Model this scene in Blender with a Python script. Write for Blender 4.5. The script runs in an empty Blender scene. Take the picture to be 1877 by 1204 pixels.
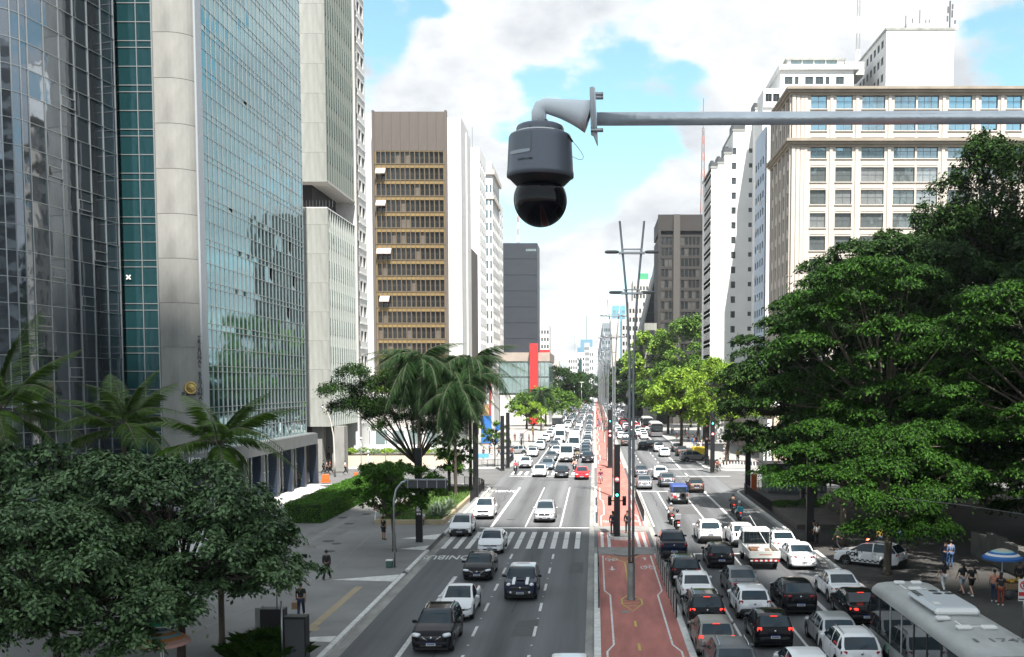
import bpy, math, random
import numpy as np
from mathutils import Vector, Matrix, Euler
R = math.radians
random.seed(7); rng = np.random.default_rng(7)
scene = bpy.context.scene
C = scene.collection
# ------------------------------------------------------------------ camera
H = 11.6; F = 1900.0; PX = 1090.0; PY = 826.0; TH = math.atan(122/1900)
cd = bpy.data.cameras.new('camera'); cam = bpy.data.objects.new('camera', cd); C.objects.link(cam)
cam.location = (0, 0, H); cam.rotation_euler = (R(90)-TH, 0, 0)
cd.sensor_width = 36; cd.sensor_fit = 'HORIZONTAL'; cd.lens = 36*F/1877
cd.shift_x = (938.5-PX)/1877; cd.shift_y = (PY-602)/1877
cd.clip_start = 0.1; cd.clip_end = 20000
scene.camera = cam
# ------------------------------------------------------------------ exposure, sun, sky
vs = scene.view_settings
vs.view_transform = 'Standard'; vs.look = 'None'; vs.gamma = 1.0; vs.use_curve_mapping = False
vs.exposure = 1.72
SUN_E = R(58); SUN_A = R(166)
sl = bpy.data.lights.new('sun', 'SUN'); sl.energy = 3.6; sl.angle = R(0.55); sl.color = (1.0, 0.955, 0.89)
so = bpy.data.objects.new('sun', sl); C.objects.link(so)
SDIR = Vector((math.sin(SUN_A)*math.cos(SUN_E), math.cos(SUN_A)*math.cos(SUN_E), math.sin(SUN_E)))
so.rotation_euler = SDIR.to_track_quat('Z', 'Y').to_euler(); so.location = (40, -60, 120)
scene.render.engine = 'CYCLES'
try:
    scene.cycles.max_bounces = 6; scene.cycles.diffuse_bounces = 2; scene.cycles.glossy_bounces = 3
    scene.cycles.transparent_max_bounces = 6; scene.cycles.transmission_bounces = 3; scene.cycles.volume_bounces = 0
    scene.cycles.use_denoising = True; scene.cycles.caustics_reflective = False; scene.cycles.caustics_refractive = False
except Exception: pass
W = bpy.data.worlds.new('World'); scene.world = W; W.use_nodes = True
nt = W.node_tree; nt.nodes.clear()
def N(t, **k):
    n = nt.nodes.new(t)
    for a, v in k.items(): setattr(n, a, v)
    return n
def L(a, b): nt.links.new(a, b)
def math_n(op, a, b=None, clamp=False):
    n = N('ShaderNodeMath', operation=op, use_clamp=clamp)
    for i, v in enumerate((a, b)):
        if v is None: continue
        if isinstance(v, (int, float)): n.inputs[i].default_value = v
        else: L(v, n.inputs[i])
    return n.outputs[0]
sky = N('ShaderNodeTexSky', sky_type='NISHITA'); sky.sun_disc = False
sky.sun_elevation = SUN_E; sky.sun_rotation = SUN_A; sky.altitude = 700; sky.air_density = 1.0; sky.dust_density = 1.0; sky.ozone_density = 1.0
tc = N('ShaderNodeTexCoord')
hsv = N('ShaderNodeHueSaturation'); hsv.inputs['Hue'].default_value = 0.455; hsv.inputs['Saturation'].default_value = .95; hsv.inputs['Value'].default_value = .74
L(sky.outputs[0], hsv.inputs['Color'])
def pdir(px, py):
    v = Vector(((px-PX)/F, 1.0, (704-py)/F)); return v.normalized()
noi = N('ShaderNodeTexNoise'); noi.inputs['Scale'].default_value = 9.0; noi.inputs['Detail'].default_value = 9.0; noi.inputs['Roughness'].default_value = 0.58
mp = N('ShaderNodeMapping'); mp.inputs['Scale'].default_value = (1, 1, 1.9); mp.inputs['Location'].default_value = (3.1, 1.7, 0.4)
L(tc.outputs['Generated'], mp.inputs['Vector']); L(mp.outputs[0], noi.inputs['Vector'])
n2 = N('ShaderNodeTexNoise'); n2.inputs['Scale'].default_value = 30; n2.inputs['Detail'].default_value = 6
L(mp.outputs[0], n2.inputs['Vector'])
bias = None
# (pixel direction, angular radius in deg, weight): + opens blue sky, - closes it with cloud
for px, py, r, w in ((700, 95, 2.6, .30), (790, 8, 1.6, .20), (1170, 235, 4.4, .27), (1075, 330, 3.4, .27), (1262, 175, 2.0, .24), (985, 130, 2.0, .1), (1010, 400, 2.4, .16), (1190, 290, 2.5, .12),
                     (1820, 115, 3.4, .27), (925, 420, 2.0, .15), (1235, 345, 1.9, -.3), (1180, 370, 1.6, -.2), (1050, 480, 2.4, -.16),
                     (1000, 590, 4.0, .14), (1120, 560, 3.0, .1), (1480, 60, 9, -.35), (950, 30, 4.0, -.3), (820, 170, 3.5, -.3)):
    d = pdir(px, py)
    vm = N('ShaderNodeVectorMath', operation='DISTANCE'); L(tc.outputs['Generated'], vm.inputs[0]); vm.inputs[1].default_value = d
    t = math_n('SUBTRACT', 1.0, math_n('DIVIDE', vm.outputs['Value'], R(r)), True)
    t = math_n('MULTIPLY', math_n('SMOOTH_MIN', t, 0.75), w)
    bias = t if bias is None else math_n('ADD', bias, t)
base = math_n('ADD', math_n('MULTIPLY', noi.outputs[0], 0.78), math_n('MULTIPLY', n2.outputs[0], 0.22))
cov = math_n('SUBTRACT', base, math_n('ADD', bias, 0.012))
ramp = N('ShaderNodeValToRGB'); ramp.color_ramp.elements[0].position = 0.37; ramp.color_ramp.elements[1].position = 0.52
ramp.color_ramp.interpolation = 'EASE'
L(cov, ramp.inputs[0])
# cloud brightness: slightly greyer thick parts
r2 = N('ShaderNodeValToRGB'); r2.color_ramp.elements[0].position = 0.42; r2.color_ramp.elements[1].position = 0.68
r2.color_ramp.elements[0].color = (3.45, 3.5, 3.55, 1); r2.color_ramp.elements[1].color = (2.2, 2.34, 2.5, 1)
L(noi.outputs[0], r2.inputs[0])
mx = N('ShaderNodeMix', data_type='RGBA'); L(ramp.outputs[0], mx.inputs['Factor']); L(hsv.outputs[0], mx.inputs['A']); L(r2.outputs[0], mx.inputs['B'])
bg = N('ShaderNodeBackground'); bg.inputs['Strength'].default_value = 0.1
L(mx.outputs['Result'], bg.inputs['Color'])
wo = N('ShaderNodeOutputWorld'); L(bg.outputs[0], wo.inputs['Surface'])

# ------------------------------------------------------------------ pixel helpers (photo pixels -> world, used while placing)
def ray(px, py):
    u = (px-PX)/F; v = (PY-py)/F
    return Vector((u, math.cos(TH)+v*math.sin(TH), -math.sin(TH)+v*math.cos(TH)))
def G(px, py, z=0.0):
    r = ray(px, py); t = (z-H)/r.z
    return Vector((r.x*t, r.y*t, z))
def D(px, py, Y):
    r = ray(px, py); t = Y/r.y
    return Vector((r.x*t, Y, H+r.z*t))
def zat(py, Y): return D(PX, py, Y).z
def xat(px, Y, py=704): return D(px, py, Y).x

# ------------------------------------------------------------------ materials
MATS = {}
def srgb(c):
    return tuple(((x/255)/12.92 if x/255 <= .04045 else ((x/255+.055)/1.055)**2.4) for x in c)
def mat(name, col, rough=.6, metal=0.0, var=0.0, scale=1.0, bump=0.0, bscale=None, emit=None, es=0, coat=0, spec=None, leaf=False, stretch=(1, 1, 1), alpha=None, island=False, var2=None):
    if name in MATS: return MATS[name]
    m = bpy.data.materials.new(name); m.use_nodes = True; MATS[name] = m
    t = m.node_tree; b = t.nodes['Principled BSDF']
    b.inputs['Base Color'].default_value = (*col, 1); b.inputs['Roughness'].default_value = rough; b.inputs['Metallic'].default_value = metal
    if coat: b.inputs['Coat Weight'].default_value = coat; b.inputs['Coat Roughness'].default_value = .04
    if spec is not None: b.inputs['Specular IOR Level'].default_value = spec
    if emit: b.inputs['Emission Color'].default_value = (*emit, 1); b.inputs['Emission Strength'].default_value = es
    if alpha is not None: b.inputs['Alpha'].default_value = alpha
    if var or bump:
        tcn = t.nodes.new('ShaderNodeTexCoord'); mpn = t.nodes.new('ShaderNodeMapping'); mpn.inputs['Scale'].default_value = stretch
        geo = t.nodes.new('ShaderNodeNewGeometry')
        t.links.new(tcn.outputs['Object'], mpn.inputs['Vector'])
    if var:
        n = t.nodes.new('ShaderNodeTexNoise'); n.inputs['Scale'].default_value = scale; n.inputs['Detail'].default_value = 6; n.inputs['Roughness'].default_value = .62
        t.links.new(mpn.outputs[0], n.inputs['Vector'])
        src = n.outputs[0]
        if island:
            ad = t.nodes.new('ShaderNodeMath'); ad.operation = 'ADD'; mu = t.nodes.new('ShaderNodeMath'); mu.operation = 'MULTIPLY_ADD'
            t.links.new(geo.outputs['Random Per Island'], mu.inputs[0]); mu.inputs[1].default_value = .55; mu.inputs[2].default_value = -.28
            t.links.new(n.outputs[0], ad.inputs[0]); t.links.new(mu.outputs[0], ad.inputs[1]); src = ad.outputs[0]
        r = t.nodes.new('ShaderNodeValToRGB'); r.color_ramp.elements[0].position = .3; r.color_ramp.elements[1].position = .7
        lo = tuple(c*(1-var) for c in col); hi = tuple(min(1, c*(1+var)) for c in col)
        if var2: hi = var2
        r.color_ramp.elements[0].color = (*lo, 1); r.color_ramp.elements[1].color = (*hi, 1)
        t.links.new(src, r.inputs[0]); t.links.new(r.outputs[0], b.inputs['Base Color'])
    if bump:
        n = t.nodes.new('ShaderNodeTexNoise'); n.inputs['Scale'].default_value = bscale or scale*4; n.inputs['Detail'].default_value = 4
        t.links.new(mpn.outputs[0], n.inputs['Vector'])
        bp = t.nodes.new('ShaderNodeBump'); bp.inputs['Strength'].default_value = bump; bp.inputs['Distance'].default_value = .05
        t.links.new(n.outputs[0], bp.inputs['Height']); t.links.new(bp.outputs[0], b.inputs['Normal'])
    if leaf:
        o = t.nodes['Material Output']; tr = t.nodes.new('ShaderNodeBsdfTranslucent'); ms = t.nodes.new('ShaderNodeMixShader'); ms.inputs[0].default_value = .22
        b.inputs['Specular IOR Level'].default_value = spec if spec is not None else .12
        tr.inputs['Color'].default_value = (col[0]*1.6, col[1]*1.5, col[2]*.7, 1)
        t.links.new(b.outputs[0], ms.inputs[1]); t.links.new(tr.outputs[0], ms.inputs[2]); t.links.new(ms.outputs[0], o.inputs['Surface'])
    return m
def facade_glass(name, col, metal=.75, rough=.04, wav=.04, wscale=.6, sp=1.0):
    """coated reflective glass: slightly wavy, tinted"""
    if name in MATS: return MATS[name]
    m = mat(name, col, rough, metal, spec=sp)
    t = m.node_tree; b = t.nodes['Principled BSDF']
    g = t.nodes.new('ShaderNodeNewGeometry'); n = t.nodes.new('ShaderNodeTexNoise'); n.inputs['Scale'].default_value = wscale; n.inputs['Detail'].default_value = 2
    t.links.new(g.outputs['Position'], n.inputs['Vector'])
    bp = t.nodes.new('ShaderNodeBump'); bp.inputs['Strength'].default_value = wav; bp.inputs['Distance'].default_value = 1.0
    t.links.new(n.outputs[0], bp.inputs['Height']); t.links.new(bp.outputs[0], b.inputs['Normal'])
    return m

# ------------------------------------------------------------------ mesh builder
class MB:
    def __init__(s): s.v = []; s.f = []; s.m = []; s.sm = []
    def add(s, vs, fs, mi=0, smooth=False):
        o = len(s.v); s.v.extend([tuple(p) for p in vs])
        for f in fs: s.f.append(tuple(i+o for i in f)); s.m.append(mi); s.sm.append(smooth)
        return s
    def box(s, x0, x1, y0, y1, z0, z1, mi=0, M=None, bev=0.0):
        if bev:
            b = bev; pts = []; 
            for z, k in ((z0, b), (z0+b, 0), (z1-b, 0), (z1, b)):
                pts += [(x0+k+(b if not k else 0), y0+k), (x1-k-(b if not k else 0), y0+k), (x1-k, y0+k+(b if not k else 0)), (x1-k, y1-k-(b if not k else 0)), (x1-k-(b if not k else 0), y1-k), (x0+k+(b if not k else 0), y1-k), (x0+k, y1-k-(b if not k else 0)), (x0+k, y0+k+(b if not k else 0))]
            P = [(p[0], p[1], (z0, z0+b, z1-b, z1)[i//8]) for i, p in enumerate(pts)]
            fs = [tuple(range(7, -1, -1)), tuple(range(24, 32))]
            for r in range(3):
                for k in range(8): fs.append((r*8+k, r*8+(k+1) % 8, r*8+8+(k+1) % 8, r*8+8+k))
        else:
            P = [(x0, y0, z0), (x1, y0, z0), (x1, y1, z0), (x0, y1, z0), (x0, y0, z1), (x1, y0, z1), (x1, y1, z1), (x0, y1, z1)]
            fs = [(3, 2, 1, 0), (4, 5, 6, 7), (0, 1, 5, 4), (1, 2, 6, 5), (2, 3, 7, 6), (3, 0, 4, 7)]
        if M is not None: P = [M @ Vector(p) for p in P]
        return s.add(P, fs, mi)
    def tube(s, pts, rad, n=8, mi=0, cap=True, smooth=True):
        pts = [Vector(p) for p in pts]; k = len(pts)
        rad = rad if isinstance(rad, (list, tuple)) else [rad]*k
        V = []; up = None
        for i, p in enumerate(pts):
            d = (pts[min(i+1, k-1)]-pts[max(i-1, 0)]).normalized()
            if up is None:
                up = Vector((0, 0, 1)) if abs(d.z) < .9 else Vector((1, 0, 0))
            a = d.cross(up); 
            if a.length < 1e-4: a = d.cross(Vector((0, 1, 0)))
            a.normalize(); b = a.cross(d).normalized(); up = b
            for j in range(n):
                t = 2*math.pi*j/n; V.append(p+a*math.cos(t)*rad[i]+b*math.sin(t)*rad[i])
        fs = []
        for i in range(k-1):
            for j in range(n): fs.append((i*n+j, i*n+(j+1) % n, (i+1)*n+(j+1) % n, (i+1)*n+j))
        o = len(s.v); s.add(V, fs, mi, smooth)
        if cap: s.f.append(tuple(o+j for j in range(n-1, -1, -1))); s.m.append(mi); s.sm.append(False); s.f.append(tuple(o+(k-1)*n+j for j in range(n))); s.m.append(mi); s.sm.append(False)
        return s
    def lathe(s, prof, n=24, c=(0, 0, 0), mi=0, axis='z', smooth=True):
        V = []
        for r, z in prof:
            for j in range(n):
                t = 2*math.pi*j/n; a, b = r*math.cos(t), r*math.sin(t)
                V.append((c[0]+a, c[1]+b, c[2]+z) if axis == 'z' else ((c[0]+z, c[1]+a, c[2]+b) if axis == 'x' else (c[0]+a, c[1]+z, c[2]+b)))
        fs = []
        for i in range(len(prof)-1):
            for j in range(n):
                q = (i*n+j, i*n+(j+1) % n, (i+1)*n+(j+1) % n, (i+1)*n+j); fs.append(q if axis != 'y' else q[::-1])
        return s.add(V, fs, mi, smooth)
    def prism(s, poly, z0, z1, mi=0, M=None):
        n = len(poly); P = [(x, y, z0) for x, y in poly]+[(x, y, z1) for x, y in poly]
        fs = [tuple(range(n-1, -1, -1)), tuple(range(n, 2*n))]+[(i, (i+1) % n, n+(i+1) % n, n+i) for i in range(n)]
        if M is not None: P = [M @ Vector(p) for p in P]
        return s.add(P, fs, mi)
    def blob(s, c, r, n=10, m=6, e=.7, mi=0):
        """rounded box / superellipsoid"""
        def sg(x, p): return math.copysign(abs(x)**p, x)
        V = []
        for i in range(m+1):
            a = -math.pi/2+math.pi*i/m
            for j in range(n):
                t = 2*math.pi*j/n
                V.append((c[0]+r[0]*sg(math.cos(a), e)*sg(math.cos(t), e), c[1]+r[1]*sg(math.cos(a), e)*sg(math.sin(t), e), c[2]+r[2]*sg(math.sin(a), e)))
        fs = [(i*n+j, i*n+(j+1) % n, (i+1)*n+(j+1) % n, (i+1)*n+j) for i in range(m) for j in range(n)]
        return s.add(V, fs, mi, True)
    def mesh(s, name, mats):
        me = bpy.data.meshes.new(name); me.from_pydata(s.v, [], s.f)
        for m in (mats if isinstance(mats, (list, tuple)) else [mats]): me.materials.append(m)
        me.polygons.foreach_set('material_index', s.m); me.polygons.foreach_set('use_smooth', s.sm)
        me.validate(); me.update(); return me
    def obj(s, name, mats, parent=None, loc=None, rot=None): return put(name, s.mesh(name, mats), parent, loc, rot)
def put(name, me, parent=None, loc=None, rot=None, scl=None):
    o = bpy.data.objects.new(name, me); C.objects.link(o)
    if parent is not None: o.parent = parent
    if loc is not None: o.location = loc
    if rot is not None: o.rotation_euler = rot
    if scl is not None: o.scale = scl
    return o
def tag(o, label=None, cat=None, group=None, kind=None):
    if label: o['label'] = label
    if cat: o['category'] = cat
    if group: o['group'] = group
    if kind: o['kind'] = kind
    return o
def thing(name, label, cat, loc=(0, 0, 0), rz=0, group=None):
    o = bpy.data.objects.new(name, None); C.objects.link(o); o.location = loc; o.rotation_euler = (0, 0, rz); o.empty_display_size = .3
    return tag(o, label, cat, group)
def kids():
    d = {}
    for o in C.objects:
        if o.parent: d.setdefault(o.parent.name, []).append(o)
    return d
def copy_tree(o, kd, parent=None):
    c = o.copy(); C.objects.link(c)
    if parent is not None: c.parent = parent
    for ch in kd.get(o.name, ()): copy_tree(ch, kd, c)
    return c
def npmesh(name, V, F, mats, mi=None, smooth=False):
    """numpy verts (n,3), faces (m,k)"""
    me = bpy.data.meshes.new(name); k = F.shape[1]
    me.vertices.add(len(V)); me.vertices.foreach_set('co', V.astype(np.float32).ravel())
    me.loops.add(F.size); me.loops.foreach_set('vertex_index', F.astype(np.int32).ravel())
    me.polygons.add(len(F)); me.polygons.foreach_set('loop_start', np.arange(0, F.size, k, dtype=np.int32))
    try: me.polygons.foreach_set('loop_total', np.full(len(F), k, dtype=np.int32))
    except Exception: pass
    for m in (mats if isinstance(mats, (list, tuple)) else [mats]): me.materials.append(m)
    if mi is not None: me.polygons.foreach_set('material_index', mi.astype(np.int32))
    if smooth: me.polygons.foreach_set('use_smooth', np.ones(len(F), dtype=bool))
    me.update(calc_edges=True); return me
def text_mesh(s, size, ext=.01, align='CENTER', bold=0.0):
    cu = bpy.data.curves.new('lettering', 'FONT'); cu.body = s; cu.size = size; cu.extrude = ext; cu.align_x = align; cu.align_y = 'CENTER'; cu.offset = bold
    cu.resolution_u = 2
    o = bpy.data.objects.new('lettering_tmp', cu); C.objects.link(o)
    bpy.context.view_layer.update()
    me = bpy.data.meshes.new_from_object(o.evaluated_get(bpy.context.evaluated_depsgraph_get()))
    bpy.data.objects.remove(o); bpy.data.curves.remove(cu); return me
def text(s, size, material, loc, rot, parent=None, name='lettering', ext=.01, align='CENTER', bold=0.0, scl=None, mirror=False):
    me = text_mesh(s, size, ext, align, bold)
    if mirror:
        for v in me.vertices: v.co.x *= -1
        me.flip_normals()
    me.materials.clear(); me.materials.append(material)
    return put(name, me, parent, loc, rot, scl)
# ------------------------------------------------------------------ palette
asphalt = mat('asphalt', (.118, .122, .128), .82, var=.42, scale=.42, bump=.25, bscale=30, stretch=(1.5, .035, 1))
_t = asphalt.node_tree; _b = _t.nodes['Principled BSDF']; _src = _b.inputs['Base Color'].links[0].from_socket   # oil-darkened lane centres, broken up by noise
_tc = _t.nodes.new('ShaderNodeTexCoord'); _sx = _t.nodes.new('ShaderNodeSeparateXYZ'); _t.links.new(_tc.outputs['Object'], _sx.inputs[0])
def _m(op, a, b):
    n = _t.nodes.new('ShaderNodeMath'); n.operation = op
    for i, v in enumerate((a, b)):
        if isinstance(v, (int, float)): n.inputs[i].default_value = v
        elif v is not None: _t.links.new(v, n.inputs[i])
    return n.outputs[0]
_w = _m('COSINE', _m('MULTIPLY', _m('ADD', _sx.outputs[0], 1.4), 2*math.pi/2.83), None); _n = _t.nodes.new('ShaderNodeTexNoise'); _n.inputs['Scale'].default_value = .12; _n.inputs['Detail'].default_value = 5; _t.links.new(_tc.outputs['Object'], _n.inputs['Vector'])
_f = _m('SUBTRACT', 1.0, _m('MULTIPLY', _m('MAXIMUM', _w, 0.0), _m('MULTIPLY', _n.outputs[0], .55))); _vm = _t.nodes.new('ShaderNodeVectorMath'); _vm.operation = 'SCALE'; _t.links.new(_src, _vm.inputs[0]); _t.links.new(_f, _vm.inputs['Scale']); _t.links.new(_vm.outputs[0], _b.inputs['Base Color'])
asphalt2 = mat('side_asphalt', (.12, .12, .12), .88, var=.2, scale=.3, bump=.25, bscale=30)
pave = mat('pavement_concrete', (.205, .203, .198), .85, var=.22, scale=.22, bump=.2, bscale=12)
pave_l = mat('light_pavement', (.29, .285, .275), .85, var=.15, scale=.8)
pave_d = mat('shaded_pavement', (.055, .053, .05), .85, var=.25, scale=.3, bump=.2, bscale=14)  # tree shade over the right pavement is put into this darker tone
kerbm = mat('kerb_whitewash', (.62, .62, .60), .8, var=.22, scale=3)
gut = mat('gutter_concrete', (.27, .265, .25), .9, var=.3, scale=1.2, stretch=(1, .3, 1))
redp = mat('red_cycle_paint', (.39, .14, .115), .8, var=.26, scale=.9, stretch=(1.5, .25, 1), bump=.1, bscale=20)
whitep = mat('road_paint_white', (.62, .62, .61), .75, var=.28, scale=5)
yelp = mat('road_paint_yellow', (.50, .38, .10), .75, var=.25, scale=5)
tactm = mat('tactile_tan', (.34, .28, .19), .85, var=.15, scale=3)
patchm = mat('patched_concrete', (.24, .235, .225), .85, var=.2, scale=1)
blackm = mat('black_metal', (.012, .012, .014), .45, spec=.4)
darkm = mat('dark_grey_metal', (.05, .052, .055), .5)
galv = mat('galvanised_steel', (.42, .44, .46), .38, .85, var=.2, scale=2, bump=.05)
polem = mat('pole_grey_green', (.25, .27, .28), .45, .5, var=.25, scale=1.5)
leafhedge = mat('hedge_leaf', (.055, .14, .018), .55, var=.5, scale=1.6, leaf=True, island=True)
orange = mat('orange_plastic', (.75, .14, .03), .5)
whitepl = mat('white_plastic', (.75, .75, .73), .5)

# ------------------------------------------------------------------ ground sheets
def sheet(name, poly, z, m, kind='structure', label=None, parent=None, stuff=False):
    b = MB(); b.add([(x, y, z) for x, y in poly], [tuple(range(len(poly)))])
    o = b.obj(name, m, parent)
    if parent is None: tag(o, label, None, None, kind)
    return o
def slab(name, poly, z0, z1, m, parent=None, kind='structure'):
    a = sum(poly[i][0]*poly[(i+1) % len(poly)][1]-poly[(i+1) % len(poly)][0]*poly[i][1] for i in range(len(poly)))
    if a < 0: poly = poly[::-1]
    o = MB().prism(poly, z0, z1).obj(name, m, parent)
    if parent is None: tag(o, kind=kind)
    return o
sheet('ground', [(-6000, -1500), (6000, -1500), (6000, 9000), (-6000, 9000)], -.02, mat('city_ground', (.10, .10, .095), .9, var=.3, scale=.02))
LK, RK = -11.45, 15.1
sheet('road', [(LK, -30), (RK+.2, -30), (RK+.2, 1500), (LK, 1500)], 0, asphalt)
J0, J1 = 119.5, 142.0                       # side street across the avenue
sheet('side_street', [(-120, J0), (LK-.004, J0), (LK-.004, J1), (-120, J1)], .004, asphalt2)
sheet('side_street', [(RK+.204, J0-5), (120, J0-5), (120, J1-4), (RK+.204, J1-4)], .004, asphalt2)
# gutters
for nm, x0, x1, y0, y1 in (('gutter', LK, LK+.55, -30, J0-3), ('gutter', -.42, -.02, -30, 1200), ('gutter', 4.32, 4.7, -30, 1200), ('gutter', RK-.35, RK, -30, J0-9)):
    sheet(nm, [(x0, y0), (x1, y0), (x1, y1), (x0, y1)], .004, gut)
# pavements: left block near, left block far, right near, right far, each a kerbed slab
def arc(cx, cy, r, a0, a1, n=8): return [(cx+r*math.cos(R(a0+(a1-a0)*i/n)), cy+r*math.sin(R(a0+(a1-a0)*i/n))) for i in range(n+1)]
PVH = .14
NL = [(-80, -30), (LK-.25, -30), (LK-.25, J0-6)]+arc(LK-5.7, J0-6, 5.45, 0, 90)+[(-80, J0-.55)]
slab('pavement', NL, -.01, PVH, pave)
FL = [(-80, J1+.3), (LK-4.4, J1+.3)]+arc(LK-4.4, J1+4.4, 4.15, -90, 0)+[(LK-.25, 1500), (-80, 1500)]
slab('pavement', FL, -.01, PVH, pave_l)
NR = [(RK+.25, -30), (80, -30), (80, J0-5.5)]+arc(RK+5, J0-10, 4.75, 90, 180)
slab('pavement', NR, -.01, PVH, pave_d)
FR = [(80, J1-3.6), (80, 1500), (RK+.25, 1500)]+arc(RK+5, J1+1.2, 4.75, 180, 270)
slab('pavement', FR, -.01, PVH, pave_l)
def kerb_line(pts, w=.25, h=.16, m=kerbm, name='kerb'):
    b = MB(); n = len(pts)
    L_, R_ = [], []
    for i, p in enumerate(pts):
        a = Vector(pts[max(i-1, 0)]); c = Vector(pts[min(i+1, n-1)]); d = (c-a).normalized(); nn = Vector((-d.y, d.x))*w/2
        L_.append(Vector(p)+nn); R_.append(Vector(p)-nn)
    V = []
    for l, r in zip(L_, R_): V += [(l.x, l.y, -.005), (l.x, l.y, h), (r.x, r.y, h), (r.x, r.y, -.005)]
    fs = []
    for i in range(n-1):
        for k in range(3): fs.append((i*4+k, i*4+k+1, i*4+5+k, i*4+4+k)[::-1])
    fs += [(0, 1, 2, 3), ((n-1)*4+3, (n-1)*4+2, (n-1)*4+1, (n-1)*4)]
    b.add(V, fs); o = b.obj(name, m); tag(o, kind='structure'); return o
kerb_line([(LK-.13, 30), (LK-.13, 62.2)])
kerb_line([(LK-.13, 63.4), (LK-.13, 71.2)])
kerb_line([(LK-.13, 79.6), (LK-.13, J0-6)]+arc(LK-5.7, J0-6, 5.57, 5, 90)+[(-30, J0-.43)])
kerb_line([(-40, J1+.18), (LK-4.4, J1+.18)]+arc(LK-4.4, J1+4.4, 4.27, -90, 0)+[(LK-.13, 265)])
kerb_line([(LK-.13, 272), (LK-.13, 900)])
kerb_line([(RK+.13, 20), (RK+.13, 71)]); 
kerb_line([(RK+.13, 80), (RK+.13, J0-10)]+arc(RK+5, J0-10, 4.87, 180, 90)[1:]+[(60, J0-5.4)])
kerb_line([(60, J1-3.75), (RK+5, J1-3.75)]+arc(RK+5, J1+1.2, 4.87, 270, 180)[1:]+[(RK+.13, 900)])
# white kerb ramps (triangular painted ends) on the left pavement
for ya, yb, xx in ((45.8, 46.6, -15.4), (60.0, 61.9, -15.5), (71.4, 73.2, -13.6), (76.3, 79.0, -14.4)):
    sheet('painted_kerb_ramp', [(xx, ya+.2), (LK-.3, ya-.3), (LK-.3, yb), ], PVH+.008, kerbm)
# central reservation
MX0, MX1 = -.02, 4.32
def median(y0, y1):
    slab('cycle_path', [(MX0+.3, y0), (MX1-.3, y0), (MX1-.3, y1), (MX0+.3, y1)], -.01, .10, redp)
    kerb_line([(MX0+.15, y0), (MX0+.15, y1)], .3, .17); kerb_line([(MX1-.15, y1), (MX1-.15, y0)], .3, .17)
median(-20, 69.5); median(83.5, J0-4); median(J1+1.5, 262); median(280, 900)
for y0, y1 in ((69.5, 72.6), (80.9, 83.5)):
    slab('median_landing', [(MX0, y0), (MX1, y0), (MX1, y1), (MX0, y1)], -.01, .12, patchm)
sheet('cycle_crossing', [(MX0+.3, 72.6), (MX1-.3, 72.6), (MX1-.3, 80.9), (MX0+.3, 80.9)], .006, redp)
sheet('cycle_crossing', [(MX0+.3, J0-4), (MX1-.3, J0-4), (MX1-.3, J1+1.5), (MX0+.3, J1+1.5)], .006, redp)
slab('traffic_island', arc(2.1, 69.45, .8, 180, 360, 10), .1, .2, patchm)
kerb_line([(1.1, 79.6)]+arc(2.1, 77.6, .95, 180, 360, 10)+[(3.1, 79.6)], .14, .2)
slab('traffic_island', arc(2.1, 77.6, .86, 180, 360, 10)+[(2.95, 79.5), (1.25, 79.5)], .01, .18, patchm)

# ------------------------------------------------------------------ road markings
def mark(name, x0, x1, y0, y1, m=whitep, z=.009):
    o = sheet(name, [(x0, y0), (x1, y0), (x1, y1), (x0, y1)], z, m); return o
mark('bus_lane_line', -8.52, -8.28, 83.2, 116); mark('bus_lane_line', -8.52, -8.28, 38, 62)
mark('lane_line', -5.70, -5.58, 83.2, 116); mark('lane_line', -2.86, -2.74, 83.2, 116)
for k in range(11):
    y = 70.3-k*5.3
    if y > 18:
        mark('lane_dash', -5.70, -5.56, y-2, y); mark('lane_dash', -2.88, -2.74, y-2.0, y)
        if k < 9: mark('road_stud', -5.68, -5.58, y-3.75, y-3.6, z=.02); mark('road_stud', -2.86, -2.76, y-3.75, y-3.6, z=.02)
mark('stop_line', -9.3, -.45, 83.0, 83.45); mark('stop_line', -10.8, -.45, 130.0, 130.5); mark('stop_line', -11, -.45, 268, 269.2)
mark('stop_line', 4.75, RK-.4, 70.2, 70.65); mark('stop_line', 4.75, RK-3, 111.5, 112); mark('stop_line', 4.75, RK-.3, 141, 141.6); mark('stop_line', RK-5, RK+2, 130, 130.5)
mark('bus_lane_line', 11.72, 11.96, 20, 62); mark('bus_lane_line', 11.72, 11.96, 84, 111.5); mark('bus_lane_line', 11.72, 11.96, 141.6, 250); mark('bus_lane_line', 11.72, 11.9, 130, 135)
for x in (6.68, 9.36):
    mark('lane_line', x, x+.13, 20, 70.2); mark('lane_line', x, x+.13, 84, 111.5)
    for k in range(14): mark('lane_dash', x, x+.13, 152+k*7, 155+k*7)
mark('bus_lane_line', 4.78, 4.9, 84, 111.5)
for x in (-8.4, -5.64, -2.8): mark('lane_line', x-.07, x+.07, 139, 262)
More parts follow.
